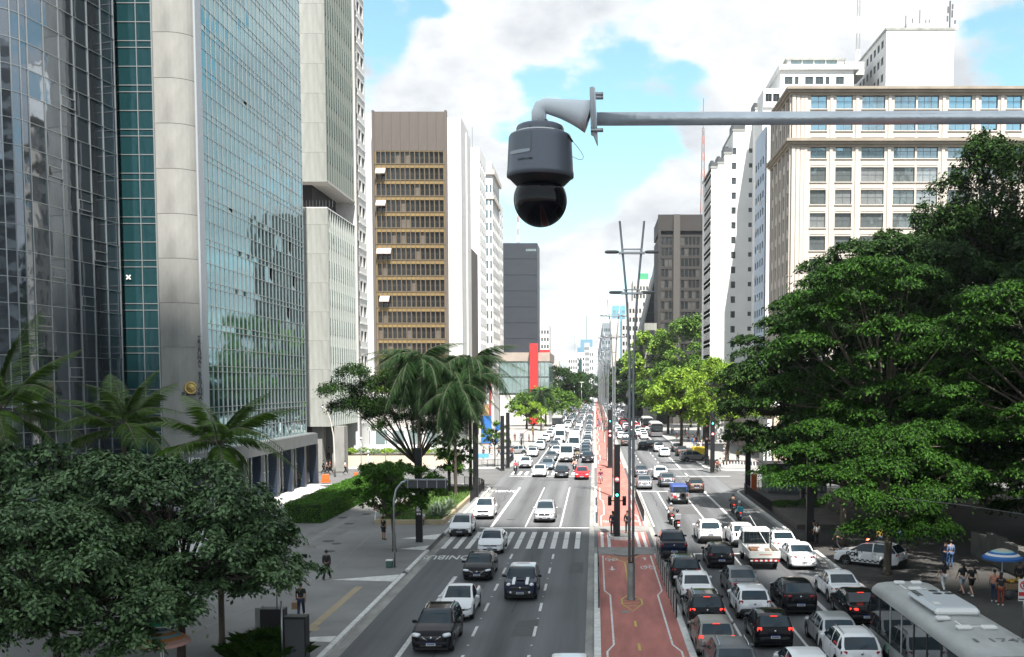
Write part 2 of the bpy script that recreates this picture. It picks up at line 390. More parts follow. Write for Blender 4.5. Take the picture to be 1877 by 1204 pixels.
# zebra crossings: each bar is a marking of its own
for i in range(13):
    x = -10.9+i*.86
    if x > -1.0: break
    mark('zebra_bar', x, x+.36, 72.6, 77.1); mark('zebra_bar', x, x+.36, 77.3, 80.9)
for i in range(12): mark('zebra_bar', -10.8+i*.87, -10.4+i*.87, 132.0, 137.2)
for x in (.45, .95, 3.1, 3.6): mark('zebra_bar', x, x+.22, 72.9, 80.7)
def road_text(s, x, y, size, rz, sy=3.2): 
    o = text(s, size, whitep, (x, y, .008), (0, 0, rz), None, 'road_lettering', .001, bold=.012, scl=(1, sy, 1)); o['kind'] = 'structure'; return o
road_text('ÔNIBUS', -9.95, 69.0, .95, math.pi, 2.4)
road_text('ÔNIBUS', -9.95, 112.2, .95, math.pi, 3.2)
road_text('ÔNIBUS', 13.3, 82.5, .95, 0, 3.2)
# cycle path markings: inner white lines that step around the fences, yellow diamonds round the lamp bases
def stripe(name, pts, w, z, m):
    b = MB(); V = []; n = len(pts)
    for i, p in enumerate(pts):
        a = Vector(pts[max(i-1, 0)]); c = Vector(pts[min(i+1, n-1)]); d = (c-a).normalized(); nn = Vector((-d.y, d.x))*w/2
        V += [(p[0]+nn.x, p[1]+nn.y, z), (p[0]-nn.x, p[1]-nn.y, z)]
    b.add(V, [(2*i+1, 2*i+3, 2*i+2, 2*i) for i in range(n-1)]); o = b.obj(name, m); tag(o, kind='structure'); return o
for y0 in (20, 84, 150, 200):
    y1 = {20: 69, 84: 115, 150: 195, 200: 260}[y0]
    pl = [(.55, y0)]; pr = [(3.75, y0)]
    ys = list(np.arange(y0+ (24 if y0 == 20 else 6), y1-8, 12))
    for j, y in enumerate(ys):
        a, b_ = (.55, .85) if j % 2 == 0 else (.85, .55)
        pl += [(a, y), (b_, y+1.2)]; pr += [(4.3-a, y), (4.3-b_, y+1.2)]
    e = pl[-1][0]; pl.append((e, y1)); pr.append((4.3-e, y1))
    stripe('cycle_edge_line', pl, .09, .105, whitep); stripe('cycle_edge_line', pr, .09, .105, whitep)
def diamond(y):
    c = (1.95, y); P = [(1.45, y-.9), (1.95, y-2.6), (2.5, y-.9), (2.5, y+.3), (1.95, y+1.8), (1.45, y+.3)]
    stripe('yellow_lamp_marking', P+[P[0]], .10, .106, yelp)
    for k in range(3): stripe('yellow_lamp_marking', [(1.5, y-1.5+k*.7), (2.45, y-1.2+k*.7)], .08, .109, yelp)
diamond(54.6); diamond(105)
for x0, x1 in ((.9, 1.9), (2.9, 2.0)): stripe('yellow_taper', [(x0, 68.8), (x1, 66.5)], .1, .106, yelp)
stripe('yellow_centre_line', [(1.95, 66.5), (1.95, 56.8)], .1, .112, yelp)
for k in range(5): stripe('yellow_taper', [(1.2+k*.17, 68.6-k*.45), (2.6-k*.12, 68.3-k*.45)], .06, .115, yelp)
for k in range(5): mark('yellow_dash', 1.9, 2.02, 48.6-k*4.4, 49.8-k*4.4, yelp, .106)
mark('paint_stamp', 1.35, 1.75, 51.6, 52.1, patchm, .106)
def bike_symbol(x, y, s=1, rz=0):
    b = MB()
    for cx in (-.32, .32):
        n = 14
        for i in range(n):
            a0, a1 = 2*math.pi*i/n, 2*math.pi*(i+1)/n
            b.add([(cx+.24*math.cos(a0), .7*math.sin(a0), 0), (cx+.18*math.cos(a0), .55*math.sin(a0), 0), (cx+.18*math.cos(a1), .55*math.sin(a1), 0), (cx+.24*math.cos(a1), .7*math.sin(a1), 0)], [(1, 0, 3, 2)])
    for (xa, ya, xb, yb) in ((-.32, 0, -.15, .9), (-.15, .9, .2, .8), (.2, .8, .32, 0), (-.15, .9, 0, 0), (0, 0, .2, .8), (-.32, 0, 0, 0), (.1, 1.25, .25, 1.2), (.2, .8, .18, 1.25)):
        d = Vector((xb-xa, yb-ya)).normalized(); n_ = Vector((-d.y, d.x))*.03
        b.add([(xa-n_.x, ya-n_.y, 0), (xb-n_.x, yb-n_.y, 0), (xb+n_.x, yb+n_.y, 0), (xa+n_.x, ya+n_.y, 0)], [(0, 1, 2, 3)])
    o = b.obj('bicycle_marking', whitep, None, (x, y, .108), (0, 0, rz)); o.scale = (s, s, s); tag(o, kind='structure')
bike_symbol(1.1, 67.6, .75, math.pi); bike_symbol(3.35, 64.5, .85); bike_symbol(1.1, 86.5, .75, math.pi); bike_symbol(3.3, 86.5, .75)
def arrow(x, y, s, rz):
    o = MB().add([(-.06, -.8, 0), (.06, -.8, 0), (.06, .2, 0), (-.06, .2, 0), (-.25, .2, 0), (.25, .2, 0), (0, .8, 0)], [(0, 1, 2, 3), (4, 5, 6)]).obj('arrow_marking', whitep, None, (x, y, .108), (0, 0, rz)); o.scale = (s, s, s); tag(o, kind='structure')
arrow(1.1, 64.2, .9, math.pi); arrow(3.3, 67.8, .7, 0)
# left pavement details: light strips, tactile L, joints, manhole covers
def pv(name, pts, w, m, z=PVH+.006): return stripe(name, pts, w, z, m)
pv('pavement_joint', [G(540, 1108)[:2], G(770, 905)[:2]], .09, patchm)
pv('pale_paving_strip', [G(560, 1000)[:2], G(648, 948)[:2]], .6, patchm)
pv('pale_paving_strip', [G(655, 942)[:2], G(700, 915)[:2]], .5, patchm, PVH+.008)
pv('pavement_joint', [(-20, 40), (-16.2, 60)], .07, patchm)
pv('tactile_strip', [(-13.35, 48.3), (-13.35, 58.2)], .42, tactm); pv('tactile_strip', [(-15.0, 47.9), (-12.9, 47.9)], .7, tactm, PVH+.009)
pv('pale_paving_strip', [(-14.4, 60.3), (-12.2, 60.3)], .25, patchm); pv('pale_paving_strip', [(-15.5, 73.6), (-12.6, 73.6)], .2, patchm)
sheet('pale_paving_slab', [(-22.3, 60), (-20.5, 60), (-19, 84), (-22, 84)], PVH+.003, mat('slab_grey', (.19, .188, .18), .85, var=.2, scale=.6))
sheet('pale_paving_slab', [(-20, 89), (-15.5, 89), (-16.2, 93.5), (-19.5, 93.5)], PVH+.003, patchm)
sheet('plaza_paving', [(-34, 60), (-25.9, 60), (-25.9, J0-.8), (-34, J0-.8)], PVH+.005, mat('plaza_stone', (.50, .50, .49), .7, var=.1, scale=.5))
mh = mat('manhole_iron', (.07, .07, .07), .7, .3)
for px, py, r in ((602, 995, .45), (640, 963, .4), (617, 1000, .35), (604, 1014, .4), (672, 945, .4), (628, 952, .4)):
    p = G(px, py); o = MB().lathe([(.001, .022), (r*.9, .022), (r, .014), (r, 0)], 16).obj('manhole_cover', mh, None, (p.x, p.y, PVH)); tag(o, kind='structure')
patchd = mat('asphalt_repair', (.088, .089, .09), .9, var=.2, scale=2); crackm = mat('tar_seal', (.03, .03, .032), .8)
for x, y, w, l in ((-4.6, 92, 1.6, 5), (-7.4, 58, 1.1, 7), (-1.6, 63, .9, 4), (-10.2, 90, 1.3, 9), (7.8, 92, 1.5, 6), (10.6, 101, 1.2, 3), (-6.6, 124, 3.4, 2.2), (9, 125, 4, 1.6), (13.2, 96, 1.5, 7), (-3.9, 47, 1.2, 3.5)): sheet('asphalt_patch', [(x, y), (x+w, y+.2), (x+w-.05, y+l), (x+.1, y+l-.2)], .0065 if abs(y-125) > 3 else .0075, patchd)
for k, (x, y, l, s) in enumerate(((-9.2, 96, 14, .5), (-4.1, 52, 18, -.4), (-1.2, 74, 8, .3), (8, 60, 20, .4), (6, 98, 12, .2), (-7.0, 40, 16, .4))): stripe('tar_seam', [(x+s*math.sin(i*1.7+k)*.35, y+i*l/8) for i in range(9)], .05, .0085, crackm)
for x, y in ((-7.2, 88.5), (-4.2, 66), (8.0, 104), (-1.5, 106), (-8.9, 126)):
    o = MB().lathe([(.001, .012), (.36, .012), (.38, .006)], 16).obj('manhole_cover', mh, None, (x, y, 0)); tag(o, kind='structure')
# right pavement long pale band
pv('pale_paving_strip', [(20.6, 26), (17.7, 60)], .4, mat('tactile_dull', (.22, .20, .17), .85, var=.2, scale=2))

# ------------------------------------------------------------------ hedge and planters
def leaf_quads(n, pts, nrm, size, asp=.55, jit=.6, axis=None):
    """pts (n,3), nrm (n,3) -> diamond leaf faces"""
    nrm = nrm+rng.normal(0, jit, (n, 3)); nrm /= np.linalg.norm(nrm, axis=1)[:, None]+1e-9
    a = rng.normal(0, 1, (n, 3)) if axis is None else axis+rng.normal(0, .45, (n, 3)); a -= (a*nrm).sum(1)[:, None]*nrm; a /= np.linalg.norm(a, axis=1)[:, None]+1e-9
    b = np.cross(nrm, a); s = (size*rng.uniform(.65, 1.25, n))[:, None]
    V = np.stack([pts-a*s*.5, pts+b*s*asp*.5-nrm*s*.06, pts+a*s*.5-nrm*s*.12, pts-b*s*asp*.5-nrm*s*.06], 1).reshape(-1, 3)
    F = np.arange(4*n).reshape(n, 4); return V, F
def hedge(name, label, x0, x1, y0, y1, z0, h, n, m, size=.14, cat='hedge'):
    root = thing(name, label, cat, ((x0+x1)/2, (y0+y1)/2, z0)); w, l = (x1-x0)/2, (y1-y0)/2
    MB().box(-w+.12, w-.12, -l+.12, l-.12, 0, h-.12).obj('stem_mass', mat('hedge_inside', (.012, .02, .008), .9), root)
    fr = np.array([2*w*2*l, 2*l*h, 2*l*h, 2*w*h, 2*w*h]); fr = (fr/fr.sum()*n).astype(int); P = []; Nn = []
    for k, c in enumerate(fr):
        u = rng.uniform(-1, 1, c); v = rng.uniform(-1, 1, c); d = rng.normal(0, .045, c)
        if k == 0: P.append(np.stack([u*w, v*l, h+d], 1)); Nn.append(np.tile([0, 0, 1.], (c, 1)))
        elif k < 3: s = 1 if k == 1 else -1; P.append(np.stack([s*w+d, u*l, (v+1)/2*h], 1)); Nn.append(np.tile([s, 0, .3], (c, 1)))
        else: s = 1 if k == 3 else -1; P.append(np.stack([u*w, s*l+d, (v+1)/2*h], 1)); Nn.append(np.tile([0, s, .3], (c, 1)))
    P = np.concatenate(P); Nn = np.concatenate(Nn)
    # gentle waviness of the clipped top
    P[:, 2] += .05*np.sin(P[:, 1]*1.3+P[:, 0])*(P[:, 2] > h*.8)
    V, F_ = leaf_quads(len(P), P, Nn, np.full(len(P), size)); o = put('leaves', npmesh('hedge_leaves', V, F_, m), root); o['kind'] = 'stuff'; return root
hedge('clipped_hedge', 'long clipped bright green box hedge between the white plaza and the grey pavement', -25.7, -22.5, 85, 122, PVH, 1.6, 46000, leafhedge)
# unseen cumulus added over the camera's end of the avenue to shade the foreground
def shade_cloud(cx, cy, cz, rx, ry, rz, seed, sc=1):
    rs = random.Random(seed); b = MB()
    for i in range(34):
        a = rs.uniform(0, 6.28); r = math.sqrt(rs.random()); x, y = r*rx*math.cos(a), r*ry*math.sin(a); s = (1.15-r*.6)*rx*.30*rs.uniform(.8, 1.2)
        b.blob((x, y, rs.uniform(-.1, .5)*rz), (s, s*.9, rz*rs.uniform(.5, .9)), 14, 8, 1.0)
    m = mat('shade_cloud_white', (.85, .86, .88), 1.0)
    o = b.obj('shade_cloud', m, None, (cx, cy, cz)); tag(o, kind='stuff'); o['label'] = 'unseen cumulus added to shade the near end of the avenue'
    return o
CH = 420.0
gx_, gy_ = 14.0, 20.0
kk = CH/math.tan(SUN_E)
shade_cloud(gx_+kk*math.sin(SUN_A), gy_+kk*math.cos(SUN_A), CH, 110, 80, 18, 5)
# ------------------------------------------------------------------ buildings
conc = mat('weathered_concrete', (.25, .25, .235), .85, var=.22, scale=.7, bump=.12, bscale=5, stretch=(1, 1, .35))
conc_w = mat('pale_stained_concrete', (.29, .30, .28), .85, var=.32, scale=.45, bump=.08, bscale=6, stretch=(1.6, 1.6, .25))
whitew = mat('white_wall', (.72, .72, .71), .8, var=.06, scale=.3)
white2 = mat('white_tile_wall', (.56, .56, .545), .75, var=.08, scale=.25)
cream = mat('cream_stone', (.50, .455, .405), .8, var=.07, scale=.4)
cream_d = mat('tan_cornice', (.29, .25, .20), .8, var=.15, scale=.6)
brownst = mat('brown_stone', (.10, .085, .075), .75, var=.14, scale=.3, stretch=(1, 1, .3))
ochre = mat('ochre_spandrel', (.21, .145, .055), .6, var=.12, scale=.5)
bronze = mat('bronze_mullion', (.17, .135, .10), .5, .3)
alu = mat('aluminium_mullion', (.40, .42, .42), .38, .75)
alud = mat('dark_aluminium', (.13, .135, .14), .4, .6)
g_teal = facade_glass('teal_mirror_glass', (.17, .33, .36), .9, .03, .02, .35)
g_dark = facade_glass('dark_green_glass', (.02, .075, .085), .5, .08, .05, .5)
g_grey = facade_glass('smoked_curtain_glass', (.20, .23, .265), .85, .03, .014, .45)
g_win = facade_glass('window_glass', (.07, .085, .09), .45, .06, .04, .8)
g_blue = facade_glass('blue_reflecting_glass', (.30, .42, .48), .85, .04, .03, .5)
g_black = facade_glass('black_window_glass', (.02, .022, .022), .35, .12, .04, .8)
g_pale = facade_glass('pale_shop_glass', (.28, .36, .36), .5, .1, .04, .8)
panel_grey = mat('dark_metal_cladding', (.035, .042, .054), .5, .25, var=.08, scale=.4)
redpaint = mat('red_pillar_paint', (.62, .03, .03), .55, var=.08, scale=.5)
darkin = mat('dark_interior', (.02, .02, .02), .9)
finm = mat('grey_green_fin', (.14, .165, .15), .8, var=.2, scale=.6, stretch=(1, 1, .3))
bluew = mat('pale_blue_wall', (.42, .50, .60), .8, var=.06, scale=.3)

def perf(b, xs, zs, hole, depth, mi=0, y=0.0, mi_rev=None):
    """perforated wall sheet in the local XZ plane (outward = -y), openings get reveals"""
    mr = mi if mi_rev is None else mi_rev
    nx, nz = len(xs)-1, len(zs)-1
    Hh = [[bool(hole(i, j)) for j in range(nz)] for i in range(nx)]
    for i in range(nx):
        j = 0
        while j < nz:
            if Hh[i][j]: j += 1; continue
            k = j
            while k+1 < nz and not Hh[i][k+1]: k += 1
            b.add([(xs[i], y, zs[j]), (xs[i+1], y, zs[j]), (xs[i+1], y, zs[k+1]), (xs[i], y, zs[k+1])], [(0, 1, 2, 3)], mi); j = k+1
    for i in range(nx):
        for j in range(nz):
            if not Hh[i][j]: continue
            x0, x1, z0, z1 = xs[i], xs[i+1], zs[j], zs[j+1]; d = y+depth
            b.add([(x0, y, z0), (x1, y, z0), (x1, d, z0), (x0, d, z0)], [(0, 1, 2, 3)], mr)
            b.add([(x0, y, z1), (x1, y, z1), (x1, d, z1), (x0, d, z1)], [(3, 2, 1, 0)], mr)
            b.add([(x0, y, z0), (x0, y, z1), (x0, d, z1), (x0, d, z0)], [(3, 2, 1, 0)], mr)
            b.add([(x1, y, z0), (x1, y, z1), (x1, d, z1), (x1, d, z0)], [(0, 1, 2, 3)], mr)
_wm = {}
def window_mesh(w, h, nx=2, nz=1, fm=None, gm=None, fr=.07, bars=True):
    """window frame with glazing bars (material 0) and glass (material 1), centred at its lower left corner"""
    key = ('w', round(w, 2), round(h, 2), nx, nz, fm.name, gm.name, fr)
    if key in _wm: return _wm[key]
    b = MB(); t = .06
    b.box(0, fr, 0, t, 0, h); b.box(w-fr, w, 0, t, 0, h); b.box(fr, w-fr, 0, t, 0, fr); b.box(fr, w-fr, 0, t, h-fr, h)
    for i in range(1, nx): x = w*i/nx; b.box(x-fr*.35, x+fr*.35, .004, t-.004, fr, h-fr)
    for j in range(1, nz): z = h*j/nz; b.box(fr, w-fr, .008, t-.008, z-fr*.35, z+fr*.35)
    if gm: b.add([(fr*.5, t*.6, fr*.5), (w-fr*.5, t*.6, fr*.5), (w-fr*.5, t*.6, h-fr*.5), (fr*.5, t*.6, h-fr*.5)], [(0, 1, 2, 3)], 1)
    _wm[key] = b.mesh('window', [fm, gm] if gm else [fm]); return _wm[key]
def box_mesh(w, d, h, m, name='block', bev=0):
    key = ('b', round(w, 3), round(d, 3), round(h, 3), m.name, bev)
    if key not in _wm: _wm[key] = MB().box(0, w, 0, d, 0, h, bev=bev).mesh(name, m)
    return _wm[key]
class Bld:
    def __init__(s, name, label, cat, x, y, group=None):
        s.base = Vector((x, y, 0)); s.root = thing(name, label, cat, (x, y, 0), 0, group)
    def p(s, name, mb, m, P, rz=0, z=0):
        return mb.obj(name, m, s.root, Vector((P[0], P[1], z))-s.base, (0, 0, rz))
    def q(s, name, me, P, rz=0, z=0, off=(0, 0), tilt=0):
        """place mesh at local offset (off x along facade, off y inward) of facade frame P, rz"""
        c, sn = math.cos(rz), math.sin(rz)
        return put(name, me, s.root, (P[0]+off[0]*c-off[1]*sn-s.base.x, P[1]+off[0]*sn+off[1]*c-s.base.y, z), (0, 0, rz+tilt))
    def body(s, x0, x1, y0, y1, z0, z1, m, name='wall', bev=0):
        return MB().box(x0-s.base.x, x1-s.base.x, y0-s.base.y, y1-s.base.y, z0, z1, bev=bev).obj(name, m, s.root)
    def wallgrid(s, P, rz, w, z0, z1, cols, rows, depth, wm, fm, gm, ww=None, nx=2, nz=1, backm=None, name='wall', rev=None, skip=None, glass_of=None):
        """cols: list of (x0,x1) openings, rows: list of (z0,z1)"""
        xs = [0]; [xs.extend(c) for c in cols]; xs.append(w)
        zs = [z0]; [zs.extend(r) for r in rows]; zs.append(z1)
        hole = lambda i, j: i % 2 == 1 and j % 2 == 1 and not (skip and skip(i//2, j//2))
        b = MB(); perf(b, xs, zs, hole, depth, 0, 0, 1 if rev else None)
        s.p(name, b, [wm, rev] if rev else wm, P, rz)
        for i, c in enumerate(cols):
            for j, r in enumerate(rows):
                if skip and skip(i, j): continue
                g = glass_of(i, j) if glass_of else gm
                n = nx(c[1]-c[0]) if callable(nx) else nx
                s.q('window', window_mesh(c[1]-c[0], r[1]-r[0], n, nz, fm, g, min(.07, (c[1]-c[0])*.06)), P, rz, r[0], (c[0], depth-.07))

# ---- 1. court building: concrete stair tower, teal glass front, dark glass strip, smoked curved wing
b1 = Bld('courthouse_tower', 'glass and concrete courthouse with gold crest, vertical lettering and rounded concrete shaft on the left', 'building', -37, 95)
GX = -33.2; Y0, Y1 = 89.3, 119.2; NC = 26; cw = (Y1-Y0)/NC; ZB = 6.0
rows = []; z = ZB; k = 0
while z < 60:
    h = (1.55, 1.55, .5)[k % 3]; rows.append((z, z+h)); z += h; k += 1
ZT = z
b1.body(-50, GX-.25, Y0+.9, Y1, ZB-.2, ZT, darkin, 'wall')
pm = {}
for h in (1.55, .5): pm[h] = box_mesh(cw-.07, .03, h-.07, g_teal, 'glass_pane')
stuffb = MB(); cnt = 0
for j, (za, zb) in enumerate(rows):
    h = zb-za; h = .5 if h < 1 else 1.55
    for i in range(NC):
        tilt = random.gauss(0, .0022)
        opened = (i, j) in ((9, 26), (15, 13), (20, 10), (5, 17), (21, 16), (22, 13))
        if (i < 12 and cnt < 298 and za < 42 and h > 1) or opened:
            o = b1.q('glass_pane', pm[h], (GX, Y0), R(90), za+.035, (i*cw+.035, .0), tilt); cnt += 1
            if opened: o.rotation_euler = (R(-14), 0, R(90))
        else:
            y = Y0+i*cw; x = GX+random.gauss(0, .002)
            stuffb.add([(x+tilt*2, y+.035, za+.035), (x-tilt*2, y+cw-.035, za+.035), (x-tilt*2+random.gauss(0, .002), y+cw-.035, zb-.035), (x+tilt*2, y+.035, zb-.035)], [(0, 1, 2, 3)])
for i, v in enumerate(stuffb.v): stuffb.v[i] = (v[0]+37, v[1]-95, v[2])
o = stuffb.obj('glass_panes', g_teal, b1.root); o['kind'] = 'stuff'
vm = box_mesh(.055, .10, ZT-ZB, alu, 'mullion')
for i in range(NC+1): b1.q('mullion', vm, (GX, Y0), R(90), ZB, (i*cw-.027, -.07))
hm = box_mesh(Y1-Y0, .07, .055, alu, 'transom')
for za, zb in rows: b1.q('transom', hm, (GX, Y0), R(90), za-.027, (0, -.04))
# canopy and entrance bays below
cy0, cy1 = 84.5, 119.8
b1.body(GX-1.5, GX+1.15, cy0, cy1, 4.75, 5.95, mat('canopy_grey', (.16, .17, .175), .6, var=.1), 'canopy')
b1.body(GX-1.4, GX+1.0, cy0+.2, cy1-.2, 5.95, 6.02, alu, 'canopy_cap')
bays = [cy0+.4+i*5.0 for i in range(8)]
navy = mat('navy_column', (.02, .03, .05), .4)
for i, y in enumerate(bays):
    b1.body(GX+.1, GX+.95, y, y+.75, 0.1, 4.75, navy, 'column')
    if i < 7:
        for k in range(3): b1.body(GX-.4, GX-.33, y+.8+k*1.4, y+2.12+k*1.4, .2, 4.7, g_pale, 'shop_pane')
        for k in range(4): b1.body(GX-.33, GX-.25, y+.75+k*1.4, y+.83+k*1.4, .1, 4.75, whitepl, 'shop_mullion')
        b1.body(GX-.33, GX-.22, y+.83, y+4.9, 2.6, 2.7, whitepl, 'shop_transom')
b1.body(GX-3, GX-.45, cy0, cy1, .1, 4.7, mat('shop_interior', (.25, .26, .26), .9, var=.5, scale=.6), 'wall')
text('1842', .55, whitepl, Vector((GX+1.05, cy1, 5.4))-Vector((.55, 0, 0))-b1.base+Vector((0, -35.3-.03, 0)), (R(90), 0, 0), b1.root, 'lettering')
# rounded concrete shaft in storey-high lifts
sx0, sx1, sy = -36.15, -33.0, 86.4
prof = [(sx0, sy+2.6), (sx0, sy+.15), (sx0+.15, sy)]+[(sx1-1.9+1.9*math.sin(R(a)), sy+1.9-1.9*math.cos(R(a))) for a in range(0, 91, 10)]+[(sx1, sy+2.6)]
prof = prof[::-1]
poly = [(x+37, y-95) for x, y in prof]
lift = MB(); 
for (za, zb, gsh) in ((0, 3.61, 0), (3.61, 3.65, .03)):
    pp = poly if not gsh else [(x+(.03 if x < -.2 else -.03), y+.03) for x, y in poly]
    lift.prism(pp[::-1] if sum(pp[i][0]*pp[(i+1) % len(pp)][1]-pp[(i+1) % len(pp)][0]*pp[i][1] for i in range(len(pp))) < 0 else pp, za, zb)
lm = lift.mesh('concrete_lift', conc)
for k in range(16): put('concrete_lift', lm, b1.root, (0, 0, .1+k*3.65))
tie = MB().lathe([(.001, 0), (.07, 0)], 8, axis='y').mesh('tie_hole', mat('tie_hole_dark', (.16, .155, .145), .9))
b1.body(sx1+.02, GX+.02, 87.6, 88.9, 6.0, ZT, mat('blue_grey_trim', (.34, .37, .40), .5, .3), 'corner_trim')
b1.body(sx0-.35, sx0-.03, 87.2, 88.6, 0.1, ZT, alu, 'corner_trim')
# crest: gold wreath disc, star and rays, generic arms
gold = mat('gilded_metal', (.55, .40, .14), .35, .8, var=.15, scale=8, bump=.3, bscale=30)
dx = -34.75; cz = zat(711, sy-.1); cxw = xat(350, sy)
cr = Bld('gold_crest', 'round gold coat of arms on the concrete shaft above small dark letters', 'crest', cxw, sy-.02)
m_ = MB()
for k in range(26):
    a = R(110+k*320/26-0); r = .46
    m_.blob((r*math.sin(a), -.05, -r*math.cos(a)), (.11, .035, .08), 8, 4, 1)
m_.obj('wreath', gold, cr.root, (0, 0, cz))
MB().lathe([(.001, -.03), (.40, -.03), (.42, 0)], 24, axis='y').obj('disc', gold, cr.root, (0, 0, cz)); st = MB(); pts = [( (.33 if i % 2 == 0 else .15)*math.sin(2*math.pi*i/10), (.33 if i % 2 == 0 else .15)*math.cos(2*math.pi*i/10)) for i in range(10)]
st.add([(x, -.05, z) for x, z in pts]+[(0, -.16, 0)], [(i, (i+1) % 10, 10) for i in range(10)]); st.obj('star', gold, cr.root, (0, 0, cz))
ry = MB(); 
for k in range(20):
    a = 2*math.pi*k/20; ry.add([(.2*math.sin(a-.1), -.02, .2*math.cos(a-.1)), (.2*math.sin(a+.1), -.02, .2*math.cos(a+.1)), (.58*math.sin(a), -.02, .58*math.cos(a))], [(0, 1, 2)])
ry.obj('rays', gold, cr.root, (0, 0, cz))
MB().box(-.36, .36, -.06, 0, -.62, -.52).obj('ribbon', blackm, cr.root, (0, 0, cz))
text('3ª REGIÃO', .34, blackm, (cxw-37*0+37+.0, sy-95-.03, zat(722, sy)), (R(90), 0, 0), b1.root, 'lettering', .02, bold=.012)
ltx = xat(367, sy+.15)
for i, ch in enumerate('TRIBUNAL REGIONAL FEDERAL'):
    if ch == ' ': continue
    text(ch, .42, blackm, (ltx+37, sy+.14-95, zat(619+i*7.35, sy)), (R(90), 0, R(12)), b1.root, 'lettering', .03, bold=.015)
# dark green strip
s0, s1 = -40.4, sx0-.35
rows2 = []; z = .2; k = 0
while z < 56: h = (1.55, 1.55, .55)[k % 3]; rows2.append((z, z+h)); z += h; k += 1
b1.body(s0-.3, s1, 89.3, 94, .1, z, darkin, 'wall')
wS = (s1-s0)/2
for h in (1.55, .55): pm[('s', h)] = box_mesh(wS-.1, .03, h-.08, g_dark, 'glass_pane')
for za, zb in rows2:
    h = 1.55 if zb-za > 1 else .55
    for i in range(2): b1.q('glass_pane', pm[('s', h)], (s0, 89.0), 0, za+.04, (i*wS+.05, 0), random.gauss(0, .003))
    b1.q('transom', box_mesh(s1-s0, .08, .07, alu, 'transom'), (s0, 88.95), 0, za-.035)
for i in range(3): b1.q('mullion', box_mesh(.07, .12, z, alu, 'mullion'), (s0, 88.9), 0, .1, (i*wS-.035, 0))
xs_ = G(241, 509)
text('×', .9, whitepl, (xat(241, 88.9)+37, 88.9-95, zat(509, 88.9)), (R(90), 0, 0), b1.root, 'sign_mark', .01, bold=.02)
# curved smoked curtain wall (its own building wing)
b0 = Bld('curved_glass_building', 'smoked glass building with a curved curtain wall at the far left edge', 'building', -45, 82)
path = [Vector((-39.75, 87.6)), Vector((-41.15, 76.8))]
c0 = Vector((-44.4, 77.2)); 
a0 = math.degrees(math.atan2(path[1].y-c0.y, path[1].x-c0.x)); r0 = (path[1]-c0).length
path = [path[0]+(path[1]-path[0])*i/6 for i in range(7)]+[c0+Vector((math.cos(R(a0-12.5*i)), math.sin(R(a0-12.5*i))))*r0 for i in range(1, 8)]
last = path[-1]; path += [last+Vector((-1.9*i, .1*i)) for i in range(1, 6)]
rz_ = []; z = 4.3
while z < 52: rz_.append(z); z += 1.88
ZT0 = z
MB().prism([(p.x-.2+45, p.y+.25-82) for p in (path+[Vector((-56, 88)), Vector((-40, 88.5))])][::-1] if False else [(p.x+45-.25, p.y-82+.2) for p in ([Vector((-39.9, 88.5)), Vector((-56, 88.5))]+path[::-1])], .1, ZT0, 0).obj('wall', darkin, b0.root)
for i in range(len(path)-1):
    p, q = path[i], path[i+1]; d = (p-q); w = d.length; rz = math.atan2(d.y, d.x)
    me = box_mesh(w-.06, .03, 1.82, g_grey, 'glass_pane')
    for j, z in enumerate(rz_):
        b0.q('glass_pane', me, q, rz, z+.03, (.03, random.gauss(0, .004)), random.gauss(0, .006))
        b0.q('transom', box_mesh(w, .09, .05, alu, 'transom'), q, rz, z-.025, (0, -.05))
    b0.q('mullion', box_mesh(.07, .12, ZT0-4.3, alu, 'mullion'), p, rz, 4.3, (-.035, -.07))
for i, j in ((1, 3), (3, 4), (2, 7), (4, 8), (2, 11), (4, 12), (3, 15), (1, 9), (5, 6)):
    p, q = path[i], path[i+1]; d = p-q; rz = math.atan2(d.y, d.x)
    b0.q('opening_sash', window_mesh(d.length-.1, .8, 1, 1, alu, g_grey, .06), q, rz, rz_[j]+.3, (.05, -.1))
b0.body(-41.5, -36.0, 84.0, 88.0, 4.6, 5.7, darkm, 'canopy')
for k in range(30): b0.q('canopy_slat', box_mesh(.09, .05, 1.25, mat('brown_slat', (.12, .085, .065), .6), 'slat'), (-36, 83.9), R(180), 4.5, (k*.19, 0))
for k in range(14): b0.q('louvre', box_mesh(3.6, .08, .16, mat('blue_louvre', (.03, .05, .08), .5), 'louvre'), (-42.6, 73.5), R(12), .5+k*.27)
b0.body(-43, -41.4, 74.4, 78, .1, 4.3, navy, 'wall')
b0.body(-52, -43, 74.6, 78, .1, 4.3, g_black, 'shop_pane')
b0.body(-41.4, -40, 78, 87, .1, 4.5, g_black, 'shop_pane')

# ---- 2. concrete tower with two stacked blocks and vertical fins
b2 = Bld('concrete_fin_tower', 'tall pale concrete tower with green-grey vertical fins and a recessed dark storey', 'building', -38, 142)
bx0, bx1, by0, by1 = -42.0, xat(605, 135), 135.0, 150.5
zlo, zm0, zm1, zhi = zat(782, 135), zat(381, 135), zat(333, 135), 78
b2.body(bx0, bx1-.3, by0+.3, by1, zlo+.05, zm0, conc_w, 'lower_block'); b2.body(bx0, bx1-.3, by0+.3, by1, zm1+.3, zhi, conc_w, 'upper_block')
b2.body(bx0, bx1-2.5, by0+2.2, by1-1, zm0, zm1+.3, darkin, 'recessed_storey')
b2.body(bx0, bx1-.02, by0+.02, by1+.4, zm1, zm1+.3, mat('soffit', (.40, .39, .36), .9), 'soffit')
b2.body(bx0, bx1-.02, by0+.02, by1, zm0, zm0+.12, whitew, 'ledge')
for k in range(11): b2.q('balcony_rail_post', box_mesh(.05, .05, .9, alud, 'post'), (bx0+4+k*.42, by0+.3), 0, zm0+.12)
